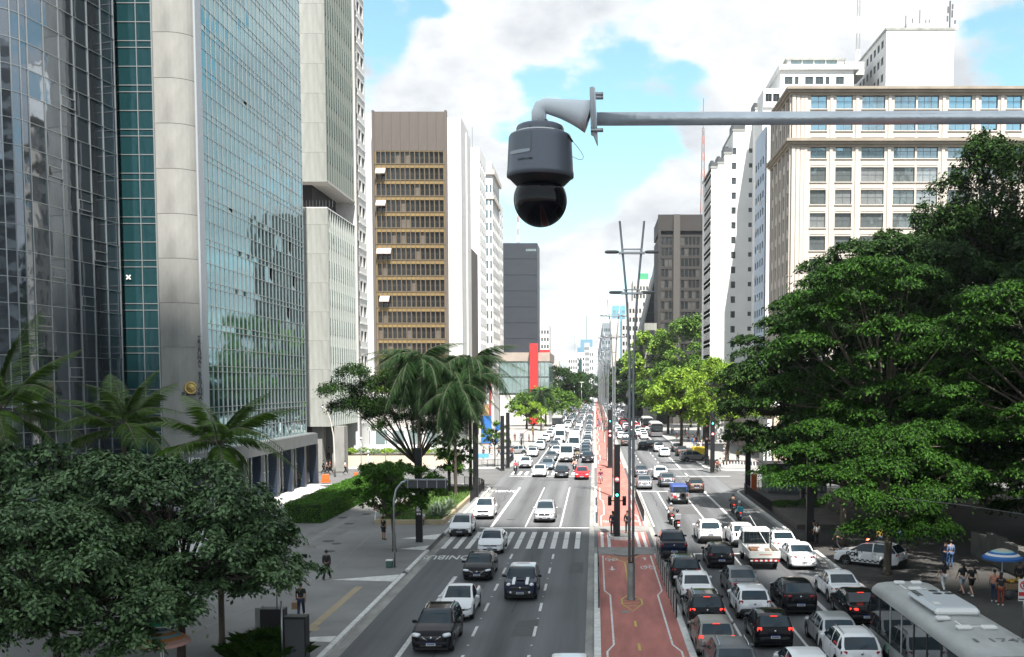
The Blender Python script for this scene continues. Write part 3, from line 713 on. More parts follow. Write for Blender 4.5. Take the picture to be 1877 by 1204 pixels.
for k in range(24):
    for (za, zb, nm) in ((zlo, zm0, 0), (zm1, zhi, 1)):
        z = za+k*3.72
        if z+1 > zb: continue
        b2.q('concrete_panel', box_mesh(bx1-bx0-.01, .28, min(3.70, zb-z-.02), conc_w, 'concrete_panel'), (bx0, by0), 0, z+.01)
finu = box_mesh(.11, .26, zhi-zm1, finm, 'fin'); finl = box_mesh(.13, .26, zm0-zlo, mat('pale_fin', (.33, .36, .34), .8, var=.2, scale=.5), 'fin')
nf = 13
b2.body(bx1-.30, bx1-.26, by0+.32, by1-.02, zlo, zm0, alud, 'flank_backing'); b2.body(bx1-.30, bx1-.26, by0+.32, by1-.02, zm1+.3, zhi, darkin, 'flank_backing')
for i in range(nf):
    b2.q('fin', finu, (bx1-.3, by0+.5), R(90), zm1+.0, (i*(by1-by0-.6)/(nf-1), -.28)); b2.q('fin', finl, (bx1-.3, by0+.5), R(90), zlo, (i*(by1-by0-.6)/(nf-1), -.28))
for z in np.arange(zlo+1.0, zhi-2, 3.72):
    if zm0-2.4 < z < zm1: continue
    b2.q('window_band', box_mesh(by1-by0-.3, .06, 2.0, g_dark, 'window_band'), (bx1-.3, by0+.25), R(90), z, (0, -.11))
for k in range(3): b2.body(bx0+2+k*2.9, bx0+3.3+k*2.9, by0+1.0, by0+3, .1, zlo, conc, 'column')
b2.body(bx1-1.6, bx1-.4, by0+4, by0+10, .1, zlo, conc, 'column')
b2.body(bx0, bx1-3, by0+6, by1, .1, zlo, mat('dark_lobby', (.12, .10, .08), .9), 'lobby')  # plain dark brown lobby block
# vertical stain sheets: streaks proper to the concrete, thin grime under ledges
# ---- 3. white office side with small dark windows
b3 = Bld('white_office_block', 'white office block with a single column of small dark windows behind the finned tower', 'building', -38, 158)
xo = -34.0; ya, yb = 151.2, 156.2
zz = [6+3.62*i for i in range(18)]
b3.wallgrid((xo, ya), R(90), yb-ya, .1, 69, [(.6, 2.1), (2.7, 4.4)], [(z+1, z+2.5) for z in zz if z < 65], .25, white2, alud, g_black, nx=2)
b3.body(-46, xo-.32, ya+.02, yb-.02, .1, 69, white2)
for z in zz: b3.q('floor_band', box_mesh(yb-ya, .10, .22, whitew, 'floor_band'), (xo, ya), R(90), z-.1, (0, -.1))

# ---- 4. brown tower
b4 = Bld('brown_office_tower', 'brown and ochre office tower with dark gridded windows and a blank brown crown', 'building', -40, 220)
YB = 210; x0 = xat(688, YB, 400); x1 = xat(816, YB, 400); ztop = zat(204, YB); zc = zat(277, YB)
nrow = 15; pitch = (277-0)*0+ (zat(277, YB)-zat(645, YB))/ (645-277) * 29.2
cols = 14; W4 = x1-x0; cwid = (W4-.5)/cols
colsl = [(.3+i*cwid+.06, .3+(i+1)*cwid-.06) for i in range(cols)]
rws = []
for j in range(18):
    zt = zc-.1-j*pitch; zb_ = zt-pitch*.72
    if zb_ > 8: rws.append((zb_, zt))
rws = rws[::-1]
lob = mat('bronze_frame', (.12, .10, .08), .5, .3)
rs4 = random.Random(8); blind4 = facade_glass('half_drawn_blinds', (.13, .11, .09), .15, .4); b4.wallgrid((x0, YB), 0, W4, 6, zc, colsl, rws, .45, ochre, lob, g_black, nx=1, nz=2, glass_of=lambda i, j: blind4 if rs4.random() < .12 else g_black)
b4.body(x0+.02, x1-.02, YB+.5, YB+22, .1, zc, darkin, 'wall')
for i in range(8): b4.q('crown_panel', box_mesh((W4+.3)/8-.03, .3, ztop-zc-.1, brownst, 'crown_panel'), (x0-.15, YB-.05), 0, zc+.05, (i*(W4+.3)/8, 0))
b4.body(x0-.1, x1+.1, YB+.2, YB+22, zc+.03, ztop-.1, brownst, 'crown')
b4.body(x0-.45, x0-.02, YB-.25, YB+1, .1, ztop+.2, brownst, 'corner_pier'); b4.body(x1+.02, x1+.45, YB-.25, YB+1, .1, ztop+.2, brownst, 'corner_pier')
mu = box_mesh(.10, .3, zc-6, bronze, 'mullion')
for i in range(cols+1): b4.q('mullion', mu, (x0+.25, YB), 0, 6, (i*cwid, -.28))
for j, r in enumerate(rws):
    b4.q('sill_rail', box_mesh(W4, .12, .14, bronze, 'sill_rail'), (x0, YB), 0, r[0]-.16, (0, -.12)); 
awn = mat('beige_awning', (.42, .36, .33), .8)
for j, n, i0 in ((3, 2, 0), (6, 3, 0), (9, 2, .5), (1, 2, 0)):
    jj = len(rws)-1-j
    if jj > 0:
        a = MB(); w_ = n*cwid; a.add([(0, 0, 1.2), (w_, 0, 1.2), (w_, -.9, .2), (0, -.9, .2), (w_, -.92, -.02), (0, -.92, -.02)], [(3, 2, 1, 0), (5, 4, 2, 3)]); a.add([(0, .01, 1.2), (w_, .01, 1.2), (w_, -.9, .17), (0, -.9, .17)], [(0, 1, 2, 3)])
        b4.p('awning', a, awn, (x0+.3+i0, YB-.3), 0, rws[jj][0]+1.0)
# side slabs
xs0 = xat(671, YB+4, 400); b4.body(xs0-2, x0-.47, YB+3, YB+20, .1, zat(207, YB+3), white2, 'side_slab')
xw1 = xat(846, YB+.5, 400)
nS = 16; hS = (zat(213, YB)-4)/nS
for k in range(nS): b4.q('stone_course', box_mesh(xw1-x1-.47, 12, hS-.03, white2, 'stone_course'), (x1+.47, YB+.6), 0, 4+k*hS)
b4.body(x1+.5, xw1-.05, YB+.75, YB+12, .1, zat(214, YB), whitew, 'side_slab')
b4.body(xw1, xat(857, YB+8, 400), YB+8, YB+14, .1, zat(243, YB+8), white2, 'side_slab')
# podium with terrace plants
b4.body(x0-8, x1+6, YB-26, YB-1, .1, 9.2, white2, 'podium'); b4.body(x0-8, x1+6, YB-26.3, YB-26.02, 8.6, 9.9, whitew, 'parapet')
for k in range(9): b4.body(x0-7+k*3, x0-5+k*3, YB-26.12, YB-26.03, 1, 3.4, g_pale, 'shop_pane')
b4.body(x0-8, x1+6, YB-26.1, YB-26.03, 4.4, 7.8, mat('podium_band', (.40, .38, .36), .8, var=.1), 'fascia')
# low brown neighbour
b4b = Bld('small_brown_block', 'low brown block with ochre bands beside the white slab', 'building', -24, 228)
Yc = 226; xa, xb = xat(850, Yc), xat(866, Yc)
b4b.body(xa, xb, Yc, Yc+12, .1, zat(455, Yc), brownst)
for j in range(11):
    z = zat(468+j*24, Yc); 
    b4b.body(xa-.08, xb-1.0, Yc-.06, Yc-.02, z-1.7, z, g_black, 'window_band'); b4b.body(xa-.08, xb-1.0, Yc-.08, Yc-.02, z-2.7, z-1.75, ochre, 'spandrel')

# ---- 5. white slab tower and ornate tower
def tower(name, label, px0, px1, ptop, Y, depth, wm, ncol=0, pitch=3.3, gm=g_win, side=None, side_cols=0, z0=.1, ww=.55, wh=.5, fm=whitepl, side_gm=None, top_skip=1, zmin=8, cat='building', side_m=None, nwx=1, thick=.15):
    """block whose front spans photo columns px0..px1 at distance Y; side = +1 when its right flank shows, -1 left"""
    xa, xb = xat(px0, Y), xat(px1, Y); zt = zat(ptop, Y); b = Bld(name, label, cat, (xa+xb)/2, Y+depth/2)
    e = .3
    b.body(xa+(e if side == -1 else .01), xb-(e if side == 1 else .01), Y+e, Y+depth, z0, zt, side_m or wm)
    w = xb-xa
    rows = []; z = zt-pitch*top_skip
    while z > zmin: rows.append((z-pitch*wh*.5-pitch*.1, z+pitch*wh*.5-pitch*.1)); z -= pitch
    rows = rows[::-1]
    if ncol:
        c = w/ncol; b.wallgrid((xa, Y), 0, w, z0, zt, [(i*c+c*(1-ww)/2, i*c+c*(1+ww)/2) for i in range(ncol)], rows, thick, wm, fm, gm, nx=nwx)
    else: b.body(xa, xb, Y, Y+e-.02, z0, zt, wm, 'front_wall')
    if side:
        n = max(1, side_cols)
        if side_cols:
            c = depth/n; cl = [(i*c+c*.25, i*c+c*.75) for i in range(n)]
            if side == 1: b.wallgrid((xb, Y), R(90), depth, z0, zt, cl, rows, thick, side_m or wm, fm, side_gm or gm, nx=nwx, name='side_wall')
            else: b.wallgrid((xa, Y+depth), R(-90), depth, z0, zt, cl, rows, thick, side_m or wm, fm, side_gm or gm, nx=nwx, name='side_wall')
        else: b.body(*( (xb-e+.02, xb) if side == 1 else (xa, xa+e-.02)), Y+.3, Y+depth, z0, zt, side_m or wm, 'side_wall')
    return b, xa, xb, zt
t5, xa, xb, zt = tower('white_slab_tower', 'blank white tower with narrow side windows right of the brown office tower', 857, 882, 270, 255, 14, whitew, 0, 3.3, side=1, side_cols=4, gm=g_win, side_gm=g_win, wh=.45)
t5.body(xa+1, xa+1.08, 260, 260.08, zt, zt+6, alud, 'mast')
t6, xa, xb, zt = tower('ornate_pale_tower', 'pale tower with stepped cornice and blue glass bays', 891, 905, 320, 285, 20, white2, 2, 3.4, g_blue, side=1, side_cols=5, ww=.5, wh=.6)
t6.body(xa-.5, xb+.6, 284.4, 306, zt, zt+1.2, cream, 'cornice'); t6.body(xa-.3, xb+.4, 284.7, 305.5, zt-6.5, zt-5.7, cream, 'cornice'); t6.body(xa+.4, xb-.2, 285.4, 305, zt+1.2, zt+3.5, white2, 'attic')
t6b, *_ = tower('slim_white_tower', 'slim white tower edge beside the dark clad block', 909, 915, 365, 310, 16, whitew, 1, 3.3, g_win, side=1, side_cols=3)
# ---- 6. dark clad block over red pillar and glass museum-like base
YD = 330
b6 = Bld('dark_clad_block', 'windowless dark grey clad block with horizontal seams behind the red pillar', 'building', -24, 336)
xa, xb = xat(918, YD), xat(985, YD, 500); zt, zb = zat(445, YD), zat(650, YD)
b6.body(xa+.1, xb-.3, YD+.35, YD+14, zb-12, zt-.1, darkm)
hh = (zt-zb)/7
for k in range(7):
    b6.q('cladding_panel', box_mesh(xb-xa, .3, hh-.12, panel_grey, 'cladding_panel'), (xa, YD), 0, zb+k*hh+.06)
b6.body(xb-.28, xb, YD+.32, YD+14, zb, zt, panel_grey, 'side_wall')
for k in range(6): b6.body(xa+8.2+k*.55, xa+8.6+k*.55, YD-.05, YD-.01, zt-2.6, zt-1.9, g_pale, 'sign_plate')
b6m = Bld('lattice_mast', 'thin red and white lattice mast rising behind the dark clad block', 'mast', xat(951, 350), 350)
def lattice(b, x, y, z0, z1, w, m1, m2=None, n=14, levels=None):
    for k in range(n):
        za, zb = z0+(z1-z0)*k/n, z0+(z1-z0)*(k+1)/n; f0, f1 = 1-.7*k/n, 1-.7*(k+1)/n
        mb = MB(); 
        for sx, sy_ in ((-1, -1), (1, -1), (1, 1), (-1, 1)):
            mb.tube([(sx*w*f0, sy_*w*f0, 0), (sx*w*f1, sy_*w*f1, zb-za)], w*.10, 4, cap=False)
        cs = [(-1, -1), (1, -1), (1, 1), (-1, 1)]
        for i in range(4):
            a, c = cs[i], cs[(i+1) % 4]; mb.tube([(a[0]*w*f0, a[1]*w*f0, 0), (c[0]*w*f1, c[1]*w*f1, zb-za)], w*.07, 3, cap=False)
            mb.tube([(a[0]*w*f1, a[1]*w*f1, zb-za), (c[0]*w*f1, c[1]*w*f1, zb-za)], w*.06, 3, cap=False)
        b.p('mast_section', mb, (m1 if (m2 is None or k % 2) else m2), (x, y), 0, za)
lattice(b6m, xat(951, 350), 350, 40, zat(385, 350), .7, whitepl, mat('mast_red', (.5, .12, .08), .6))
YM = 300
b7 = Bld('low_glass_museum', 'low glass building with a concrete beam and red pillar beside the avenue', 'building', -20, 310)
xa, xb = xat(916, YM), xat(1006, YM, 690)
zb0, zb1 = zat(662, YM), zat(646, YM)
b7.body(xa, xb+.3, YM-.3, YM+34, zb0, zb1, mat('raw_concrete_beam', (.36, .31, .27), .85, var=.12, scale=.4), 'beam')
nC = 12; cwd = (xb-xa)/nC
for i in range(nC):
    for k, (za, zbb) in enumerate(((zat(690, YM), zb0-.05), (zat(720, YM), zat(692, YM)))):
        b7.q('glass_pane', box_mesh(cwd-.18, .05, zbb-za, facade_glass('museum_glass', (.30, .42, .42), .45, .1), 'glass_pane'), (xa, YM), 0, za, (i*cwd+.09, 0))
for i in range(nC+1): b7.q('mullion', box_mesh(.14, .2, zb0-zat(722, YM), alu, 'mullion'), (xa, YM), 0, zat(722, YM), (i*cwd-.07, -.1))
for j in range(16): b7.q('glass_pane', box_mesh(1.8, .05, zb0-zat(720, YM), MATS['museum_glass'], 'glass_pane'), (xb, YM), R(90), zat(720, YM), (.1+j*2.0, 0))
b7.body(xa+.3, xb-.3, YM+.5, YM+32, .1, zb0-.02, mat('museum_inside', (.16, .18, .18), .9, var=.4, scale=.3))
b7.body(xa, xb, YM-.2, YM+32, .1, zat(724, YM), white2, 'plinth')
xr0, xr1 = xat(972, YM-1.2), xat(986.5, YM-1.2)
b7.body(xr0, xr1, YM-3, YM-.35, .1, zat(630, YM-1), redpaint, 'pillar')
b7.body(xr1+.3, xr1+3.2, YM+3, YM+3.5, zb1, zb1+.9, redpaint, 'roof_beam')
# small classical white building and blue hoarding down the left pavement
b8 = Bld('small_classical_building', 'small white classical building with tall openings by the far left pavement', 'building', -32, 236)
b8.wallgrid((-27.5, 228), R(90), 16, .1, 9, [(1.2+k*3, 2.8+k*3) for k in range(5)], [(1, 4), (5.3, 7.8)], .3, white2, cream_d, g_win)
b8.body(-40, -27.8, 228, 244, .1, 9, white2); b8.body(-40.2, -27.1, 227.6, 244.4, 9, 9.9, whitew, 'cornice')
b9 = Bld('tan_pier_building', 'narrow tan and red pier building behind the palms', 'building', -22, 200)
b9.body(-21.3, -20.0, 196, 206, .1, zat(742,200), mat('tan_wall', (.42, .28, .15), .8, var=.1)); b9.body(-20.0, -19.6, 196.5, 205, .1, zat(680,200), mat('maroon_wall', (.30, .05, .05), .7), 'pier'); b9.body(-19.6, -19.1, 197, 205, .1, 14, white2, 'pier')

# ---- far left-of-centre towers
far = [  # px0 px1 ptop Y depth material ncol label
 (986, 1007, 594, 520, 20, white2, 4, g_win, 'white gridded tower just right of the dark clad block'),
 (1008, 1024, 661, 700, 20, cream, 0, g_win, 'low salmon block beyond the glass museum'),
 (1042, 1058, 649, 800, 20, white2, 4, g_win, 'pale grey tower at the head of the far left row'),
 (1052, 1072, 646, 900, 30, whitew, 4, g_win, 'white tower with a dark blue window strip, far down the avenue'),
 (1064, 1086, 622, 1300, 40, facade_glass('far_blue_glass', (.16, .33, .45), .4, .2), 0, g_blue, 'distant blue glass tower with a spire'),
 (1071, 1081, 628, 980, 20, mat('grey_wall', (.36, .37, .38), .8), 3, g_win, 'distant grey tower left of the lamps'),
 (1080, 1088, 636, 760, 24, whitew, 2, g_win, 'slim white tower with stacked windows far off'),
 (1087, 1096, 630, 700, 30, mat('pale_blue_grey', (.48, .53, .58), .7), 0, g_win, 'pale blue-grey slab tower far off'),
 (1096, 1104, 592, 620, 30, mat('silver_wall', (.5, .54, .57), .5), 0, g_win, 'silver slab tower behind the lamps'),
 (1104, 1119, 592, 600, 30, mat('slate_wall', (.20, .23, .26), .6), 5, g_dark, 'slate tower with vertical bays behind the lamps'),
 (1120, 1136, 584, 560, 26, mat('beige_wall', (.46, .43, .40), .8), 0, g_win, 'beige windowless slab behind the second lamp'),
 (1122, 1146, 560, 640, 30, facade_glass('far_cyan_glass', (.20, .45, .58), .4, .2), 3, g_blue, 'cyan glass tower above the second lamp'),
 (1140, 1158, 585, 480, 24, mat('stone_grey', (.42, .42, .42), .8), 3, g_black, 'grey apartment tower with dark strip windows'),
 (1152, 1176, 552, 430, 24, mat('warm_grey', (.45, .42, .40), .8), 4, g_win, 'warm grey balcony tower behind the tall lamp'),
 (1160, 1194, 512, 470, 24, mat('beige_grey', (.48, .45, .41), .8), 6, g_win, 'tall beige tower behind the sloping black tower')]
for i, (p0, p1, pt, Y, dp, m, nc, gm, lb) in enumerate(far):
    b, xa, xb, zt = tower('distant_tower', lb, p0, p1, pt, Y, dp, m, nc, 3.6 if Y < 700 else 5.0, gm, side=(1 if (p0+p1)/2 < 1090 else -1), side_cols=0, zmin=10, ww=.6, wh=.5, fm=alud)
    if i == 4: b.body((xa+xb)/2-.4, (xa+xb)/2+.4, Y+8, Y+9, zt, zt+30, alud, 'spire'); b.body(xa-4, xa, Y+2, Y+20, .1, zt-10, MATS['far_blue_glass'], 'curved_wing')
    if i == 3: b.body(xa+4, xa+7, Y-.4, Y-.05, 14, zt-6, g_dark, 'window_strip')
    if i == 14: b.body(xa+3, xa+7, Y+3, Y+7, zt, zt+3, mat('green_tank', (.05, .3, .15), .6), 'roof_tank')
    if i in (2, 8, 9): b.body(xb-2, xb-1.8, Y+6, Y+6.2, zt, zt+18, alud, 'mast')
# end of avenue screen of buildings lower down, each its own block
for i in range(14):
    Y = 1000+i*55; px = 1046+(i*37 % 66); t = 690-(i*13 % 40)
    tower('distant_block', 'small hazy block at the vanishing end of the avenue', px, px+7, t, Y, 30, (white2, cream, conc_w)[i % 3], 0, side=None)[0].root['group'] = 'hazy blocks at the end of the avenue'

# ---- right side
YF = 300
b10 = Bld('dark_brown_tower', 'dark brown office tower with bronze glass and a central stone rib', 'building', 24, 312)
x0, x1 = xat(1208, YF, 500), xat(1290, YF, 500); zt = zat(393, YF); zw = zat(430, YF)
dst = mat('dark_brown_granite', (.026, .023, .021), .7, var=.15, scale=.3)
xr = xat(1234, YF, 500)-x0; xr2 = xat(1246, YF, 500)-x0; W_ = x1-x0
rows = []; z = zw-.6
while z > 12: rows.append((z-2.3, z)); z -= 3.05
rows = rows[::-1]
cl = [(.6+k*1.1, .6+k*1.1+.95) for k in range(3)]+[(xr2+.3+k*1.1, xr2+.3+k*1.1+.95) for k in range(5)]
cl = [c for c in cl if c[1] < W_-.1 and not (xr-.1 < c[1] < xr2)]
blind = facade_glass('bronze_glass_with_blinds', (.09, .085, .078), .3, .2)
rs = random.Random(3)
b10.wallgrid((x0, YF), 0, W_, .1, zw, cl, rows, .25, dst, alud, g_black, nx=1, glass_of=lambda i, j: (blind if rs.random() < .3 else g_black))
b10.body(x0+.02, x1, YF+.3, YF+26, .1, zw, dst)
b10.body(x0-.02, x1, YF+.02, YF+26, zw+1.1, zt, dst, 'crown'); b10.body(x0+.6, x1, YF+.8, YF+25, zw, zw+1.1, darkin, 'roof_gap')
b10.body(x0+xr, x0+xr2, YF-.6, YF+1, .1, zt-.02, mat('grey_rib', (.075, .07, .065), .8), 'rib'); b10.body(x0-.3, x0+.5, YF-.25, YF+1.2, .1, zt-.05, dst, 'corner_pier')
# sloping black wedge tower
b11 = Bld('sloping_black_tower', 'black tower with a sloping silver-edged flank rising towards the dark brown tower', 'building', 20, 345)
YW = 330; A = D(1166, 668, YW); B_ = D(1202, 492, YW); 
b_ = MB(); zb_ = .1
P = [(A.x-3, YW, zb_), (x0+3, YW, zb_), (x0+3, YW, B_.z), (B_.x, YW, B_.z), (A.x-1.2, YW, A.z)]
P2 = [(p[0], YW+30, p[2]) for p in P]; n_ = 5
b_.add([(p[0]-20, p[1]-345, p[2]) for p in P+P2], [(0, 1, 2, 3, 4), (9, 8, 7, 6, 5)]+[((i+1) % 5, i, i+5, (i+1) % 5+5) for i in range(5)])
b_.obj('wall', mat('black_louvre_wall', (.035, .04, .045), .5, .3), b11.root)
e = MB(); e.tube([(A.x-1.4-20, YW-345-.3, A.z-3), (B_.x-20-.1, YW-345-.3, B_.z+.6)], .55, 4, smooth=False); e.obj('sloping_edge', alu, b11.root)
for k in range(14):
    z = 18+k*3.2; f = (z-A.z)/(B_.z-A.z); xl = A.x-1.2+(B_.x-A.x+1.2)*max(0, f)
    if z < B_.z-1: b11.body(xl+.9, x0+2.8, YW-.12, YW-.03, z, z+.5, darkm, 'louvre')
b11b = Bld('grey_annex', 'grey concrete annex with dark windows at the foot of the dark brown tower', 'building', 17, 296)
b11b.wallgrid((xat(1181, 290), 290), 0, 3.4, .1, zat(592, 290), [(.5, 2.9)], [(14+3.4*k, 16.4+3.4*k) for k in range(4)], .2, conc, alud, g_black, nx=2); b11b.body(xat(1181, 290)+.02, xat(1181, 290)+3.4, 290.3, 299, .1, zat(592, 290), conc)
ant = Bld('red_antenna_mast', 'tall lattice antenna mast standing behind the stepped white apartment tower', 'mast', xat(1286, 330), 330)
lattice(ant, xat(1286, 330), 330, 50, zat(235, 330), .9, mat('antenna_grey', (.25, .22, .22), .6), mat('antenna_red', (.42, .14, .10), .6), 16)
ant.body(xat(1286, 330)-.08, xat(1286, 330)+.08, 330-.08, 330.08, zat(236, 330), zat(180, 330), alud, 'aerial')
# stepped white apartment tower
YS = 205
b12 = Bld('stepped_white_tower', 'bright white apartment tower whose roofline steps up in terraces behind the grey pipe', 'building', 30, 215)
xl = xat(1301, YS); xR = xat(1397, YS)
prof = [(1301, 308), (1313, 290), (1325, 282), (1340, 233), (1362, 207), (1380, 178), (1391, 165)]
edges = [xat(p[0], YS) for p in prof]+[xR]; tops = [zat(308, YS), zat(300, YS), zat(282, YS), zat(240, YS), zat(228, YS), zat(200, YS), zat(188, YS)]
colw = [(1338, 1346), (1369, 1377), (1380, 1387)]
colz = [(xat(a, YS), xat(b, YS)) for a, b in colw]
rowsS = []
for k in range(20):
    zc_ = zat(331+27.2*k-54, YS)
    if 9 < zc_ < tops[3]+20: rowsS.append((zc_-.65, zc_+.65))
rowsS = sorted(rowsS)
b_ = MB(); W_ = xR-xl
xs = [0]+sorted(set([round(e-xl, 3) for e in edges[1:-1]]+[round(v-xl, 3) for c in colz for v in c]))+[W_]
ztopS = max(tops)
def colidx(xm):
    for k, c in enumerate(colz):
        if c[0]-xl < xm < c[1]-xl: return k
    return None
def topat(xm):
    t = tops[0]
    for e, tt in zip(edges, tops):
        if xl+xm > e: t = tt
    return t
for i in range(len(xs)-1):
    xm = (xs[i]+xs[i+1])/2; k = colidx(xm); t = topat(xm)
    rr = [r for r in rowsS if r[1] < t-1.5] if k is not None else []
    rr2 = [(r[0]+.35, r[1]-.1) if k and k >= 1 else r for r in rr]
    zs = [.1]; [zs.extend(r) for r in rr2]; zs.append(t)
    perf(b_, [xs[i], xs[i+1]], zs, lambda a, j: j % 2 == 1, .2)
    if k is not None:
        for r in rr2: b12.q('window', window_mesh(xs[i+1]-xs[i], r[1]-r[0], 2, 1, alud, g_win, .06), (xl, YS), 0, r[0], (xs[i], .13))
b12.p('wall', b_, whitew, (xl, YS))
for e0, e1, t in zip(edges[:-1], edges[1:], tops):
    b12.body(e0, e1-.01, YS+.25, YS+16, .1, t-.02, whitew, 'block'); b12.body(e0-.15, e1-.05, YS-.1, YS+16, t, t+.35, conc_w, 'parapet')
    if t < ztopS: b12.body(e0+.3, e1-.4, YS+4, YS+8, t+.35, t+2.3, darkm, 'roof_shelter'); b12.body(e0+.1, e1-.2, YS+.05, YS+.12, t+.35, t+1.2, alud, 'railing')
# left flank with balconied windows
dpt = 12.5
xf = xl; 
b12.wallgrid((xf, YS+dpt), R(-90), dpt, .1, tops[0], [(k*2.05+.4, k*2.05+1.7) for k in range(6)], [(z, z+1.5) for z in np.arange(8.5, tops[0]-2, 3.0)], .2, mat('shaded_white_flank', (.56, .56, .55), .8, var=.06), alud, g_win, nx=2, name='side_wall')  # flank painted duller than the white front; its shade is in the colour
for z in np.arange(7.6, tops[0], 3.0): b12.q('floor_band', box_mesh(dpt, .12, .2, whitew, 'floor_band'), (xf, YS+dpt), R(-90), z, (0, -.12))
# pale blue narrow tower
b13 = Bld('narrow_blue_tower', 'narrow pale blue block with air conditioners squeezed between the white tower and the cream building', 'building', 33, 190)
xq = xat(1399, 186)
b13.wallgrid((xq, 198), R(-90), 12, .1, zat(230, 186), [(.8+k*2.6, 2.3+k*2.6) for k in range(4)], [(z, z+1.3) for z in np.arange(9, zat(235, 186)-3, 3)], .2, bluew, alud, g_blue, name='side_wall')
b13.body(xq+.25, xq+9, 186.02, 198, .1, zat(230, 186), whitew)
for k in range(9): b13.body(xq-.45, xq-.03, 187+(k*4.3 % 9), 187.7+(k*4.3 % 9), 14+k*4.3, 14.5+k*4.3, whitepl, 'air_conditioner')
# big white tower behind with penthouse
b14 = Bld('white_slab_apartment', 'white apartment slab with a blank end wall and rooftop antennas above the cream building', 'building', 50, 205)
YT = 190; xa, xb = xat(1614, YT), xat(1735, YT); zt = zat(55, YT)
b14.body(xa+.3, xb, YT+.4, YT+30, .1, zt, whitew)
nB = 7
for k in range(nB): b14.q('wall_panel', box_mesh(xb-xa-.2, .38, 3.5-.04, whitew, 'wall_panel'), (xa+.2, YT), 0, zt-(k+1)*4.4, (0, 0)) if False else None
for k in range(8): b14.q('render_panel', box_mesh(xb-xa, .38, 4.36, whitew, 'render_panel'), (xa, YT), 0, zt-(k+1)*4.4)
cl = [(k*2.6+.5, k*2.6+2.1) for k in range(11)]
b14.wallgrid((xa, YT+30), R(-90), 29.6, zt-30, zt, cl, [(zt-2.4-3*k, zt-1.0-3*k) for k in range(9)][::-1], .2, mat('pale_grey_flank', (.60, .60, .60), .8), alud, g_win, name='side_wall')
b14.body(xa-.2, xb+.1, YT-.1, YT+30, zt, zt+.4, conc_w, 'parapet')
b14.body(xat(1650, YT+3), xat(1700, YT+3), YT+3, YT+10, zt+.4, zt+2.2, whitew, 'roof_room')
for px, h, y in ((1673, 2.6, 3), (1660, 1.4, 4), (1684, 1.2, 4), (1648, 1.6, 3), (1690, 1.6, 5)):
    x = xat(px, YT+y); b14.body(x-.06, x+.06, YT+y, YT+y+.12, zt+.4, zt+2.0+h, darkm, 'antenna')
x = xat(1727, YT+3); b14.body(x-.1, x+.1, YT+3, YT+3.2, zt+.4, zt+6.2, darkm, 'antenna_mast')
for k, (dx, dz, s) in enumerate(((-.5, 2.5, .7), (.35, 3.2, .9), (-.4, 4.0, .8), (.4, 4.7, .6), (.9, 2.0, .5))): b14.body(x+dx-.12, x+dx+.12, YT+2.8, YT+3.0, zt+dz, zt+dz+s*1.4, alud, 'antenna_panel')
dish = MB().lathe([(.01, 0), (.35, .06), (.6, .2)], 14, axis='y'); b14.p('dish', dish, whitepl, (xat(1738, YT+2), YT+2), 0, zt+1.2)
b15 = Bld('white_penthouse_block', 'white terraced apartment top with a glazed penthouse between the slab and the stepped tower', 'building', 42, 205)
YP = 196; xa, xb = xat(1424, YP), xat(1556, YP); z1, z2, z3 = zat(160, YP), zat(128, YP), zat(104, YP)
b15.wallgrid((xa, YP), 0, xb-xa, 40, z2, [(.8+k*1.9, .8+k*1.9+(1.5 if k % 3 != 1 else .7)) for k in range(6)], [(z2-5.8, z2-4.3), (z2-2.6, z2-1.2)], .2, whitew, alud, g_win, nx=2)
b15.body(xa+.02, xb, YP+.25, YP+20, .1, z2, whitew); b15.body(xa-.3, xb+1, YP-.5, YP+20, z2, z2+.9, whitew, 'terrace_parapet')
xa2, xb2 = xat(1437, YP+2), xat(1538, YP+2)
b15.wallgrid((xa2, YP+2), 0, xb2-xa2, z2, z3, [(.6+k*2.2, 2.6+k*2.2) for k in range(4)], [(z2+1.1, z2+2.5)], .2, whitew, alud, g_pale)
b15.body(xa2+.02, xb2, YP+2.25, YP+14, z2, z3, whitew); b15.body(xa2-.4, xb2+.3, YP+1.7, YP+14, z3, z3+.3, conc_w, 'roof_slab')
b15.body(xat(1540, YP+3), xat(1575, YP+3), YP+3, YP+9, z2, z2+2.4, white2, 'roof_room')
x3 = xat(1393, YP-3); b15.body(x3, xa+.8, YP-3, YP+10, .1, zat(190, YP-3), whitew, 'lower_block')
b15.wallgrid((x3+.1, YP-3.3), 0, 3.2, zat(197, YP-3), zat(163, YP-3), [(.3, 1.5), (1.7, 2.9)], [(zat(187, YP-3), zat(172, YP-3))], .2, whitew, alud, g_black, name='penthouse_wall')
b15.body(x3+.1, x3+3.3, YP-3.05, YP+4, zat(197, YP-3), zat(163, YP-3), whitew, 'penthouse')
thin = Bld('thin_lattice_mast', 'thin tall lattice mast rising above the penthouse at the top of the picture', 'mast', xat(1563, 230), 230)
lattice(thin, xat(1563, 230), 230, 70, 112, .45, whitepl, mat('mast_grey', (.3, .3, .3), .6), 12)

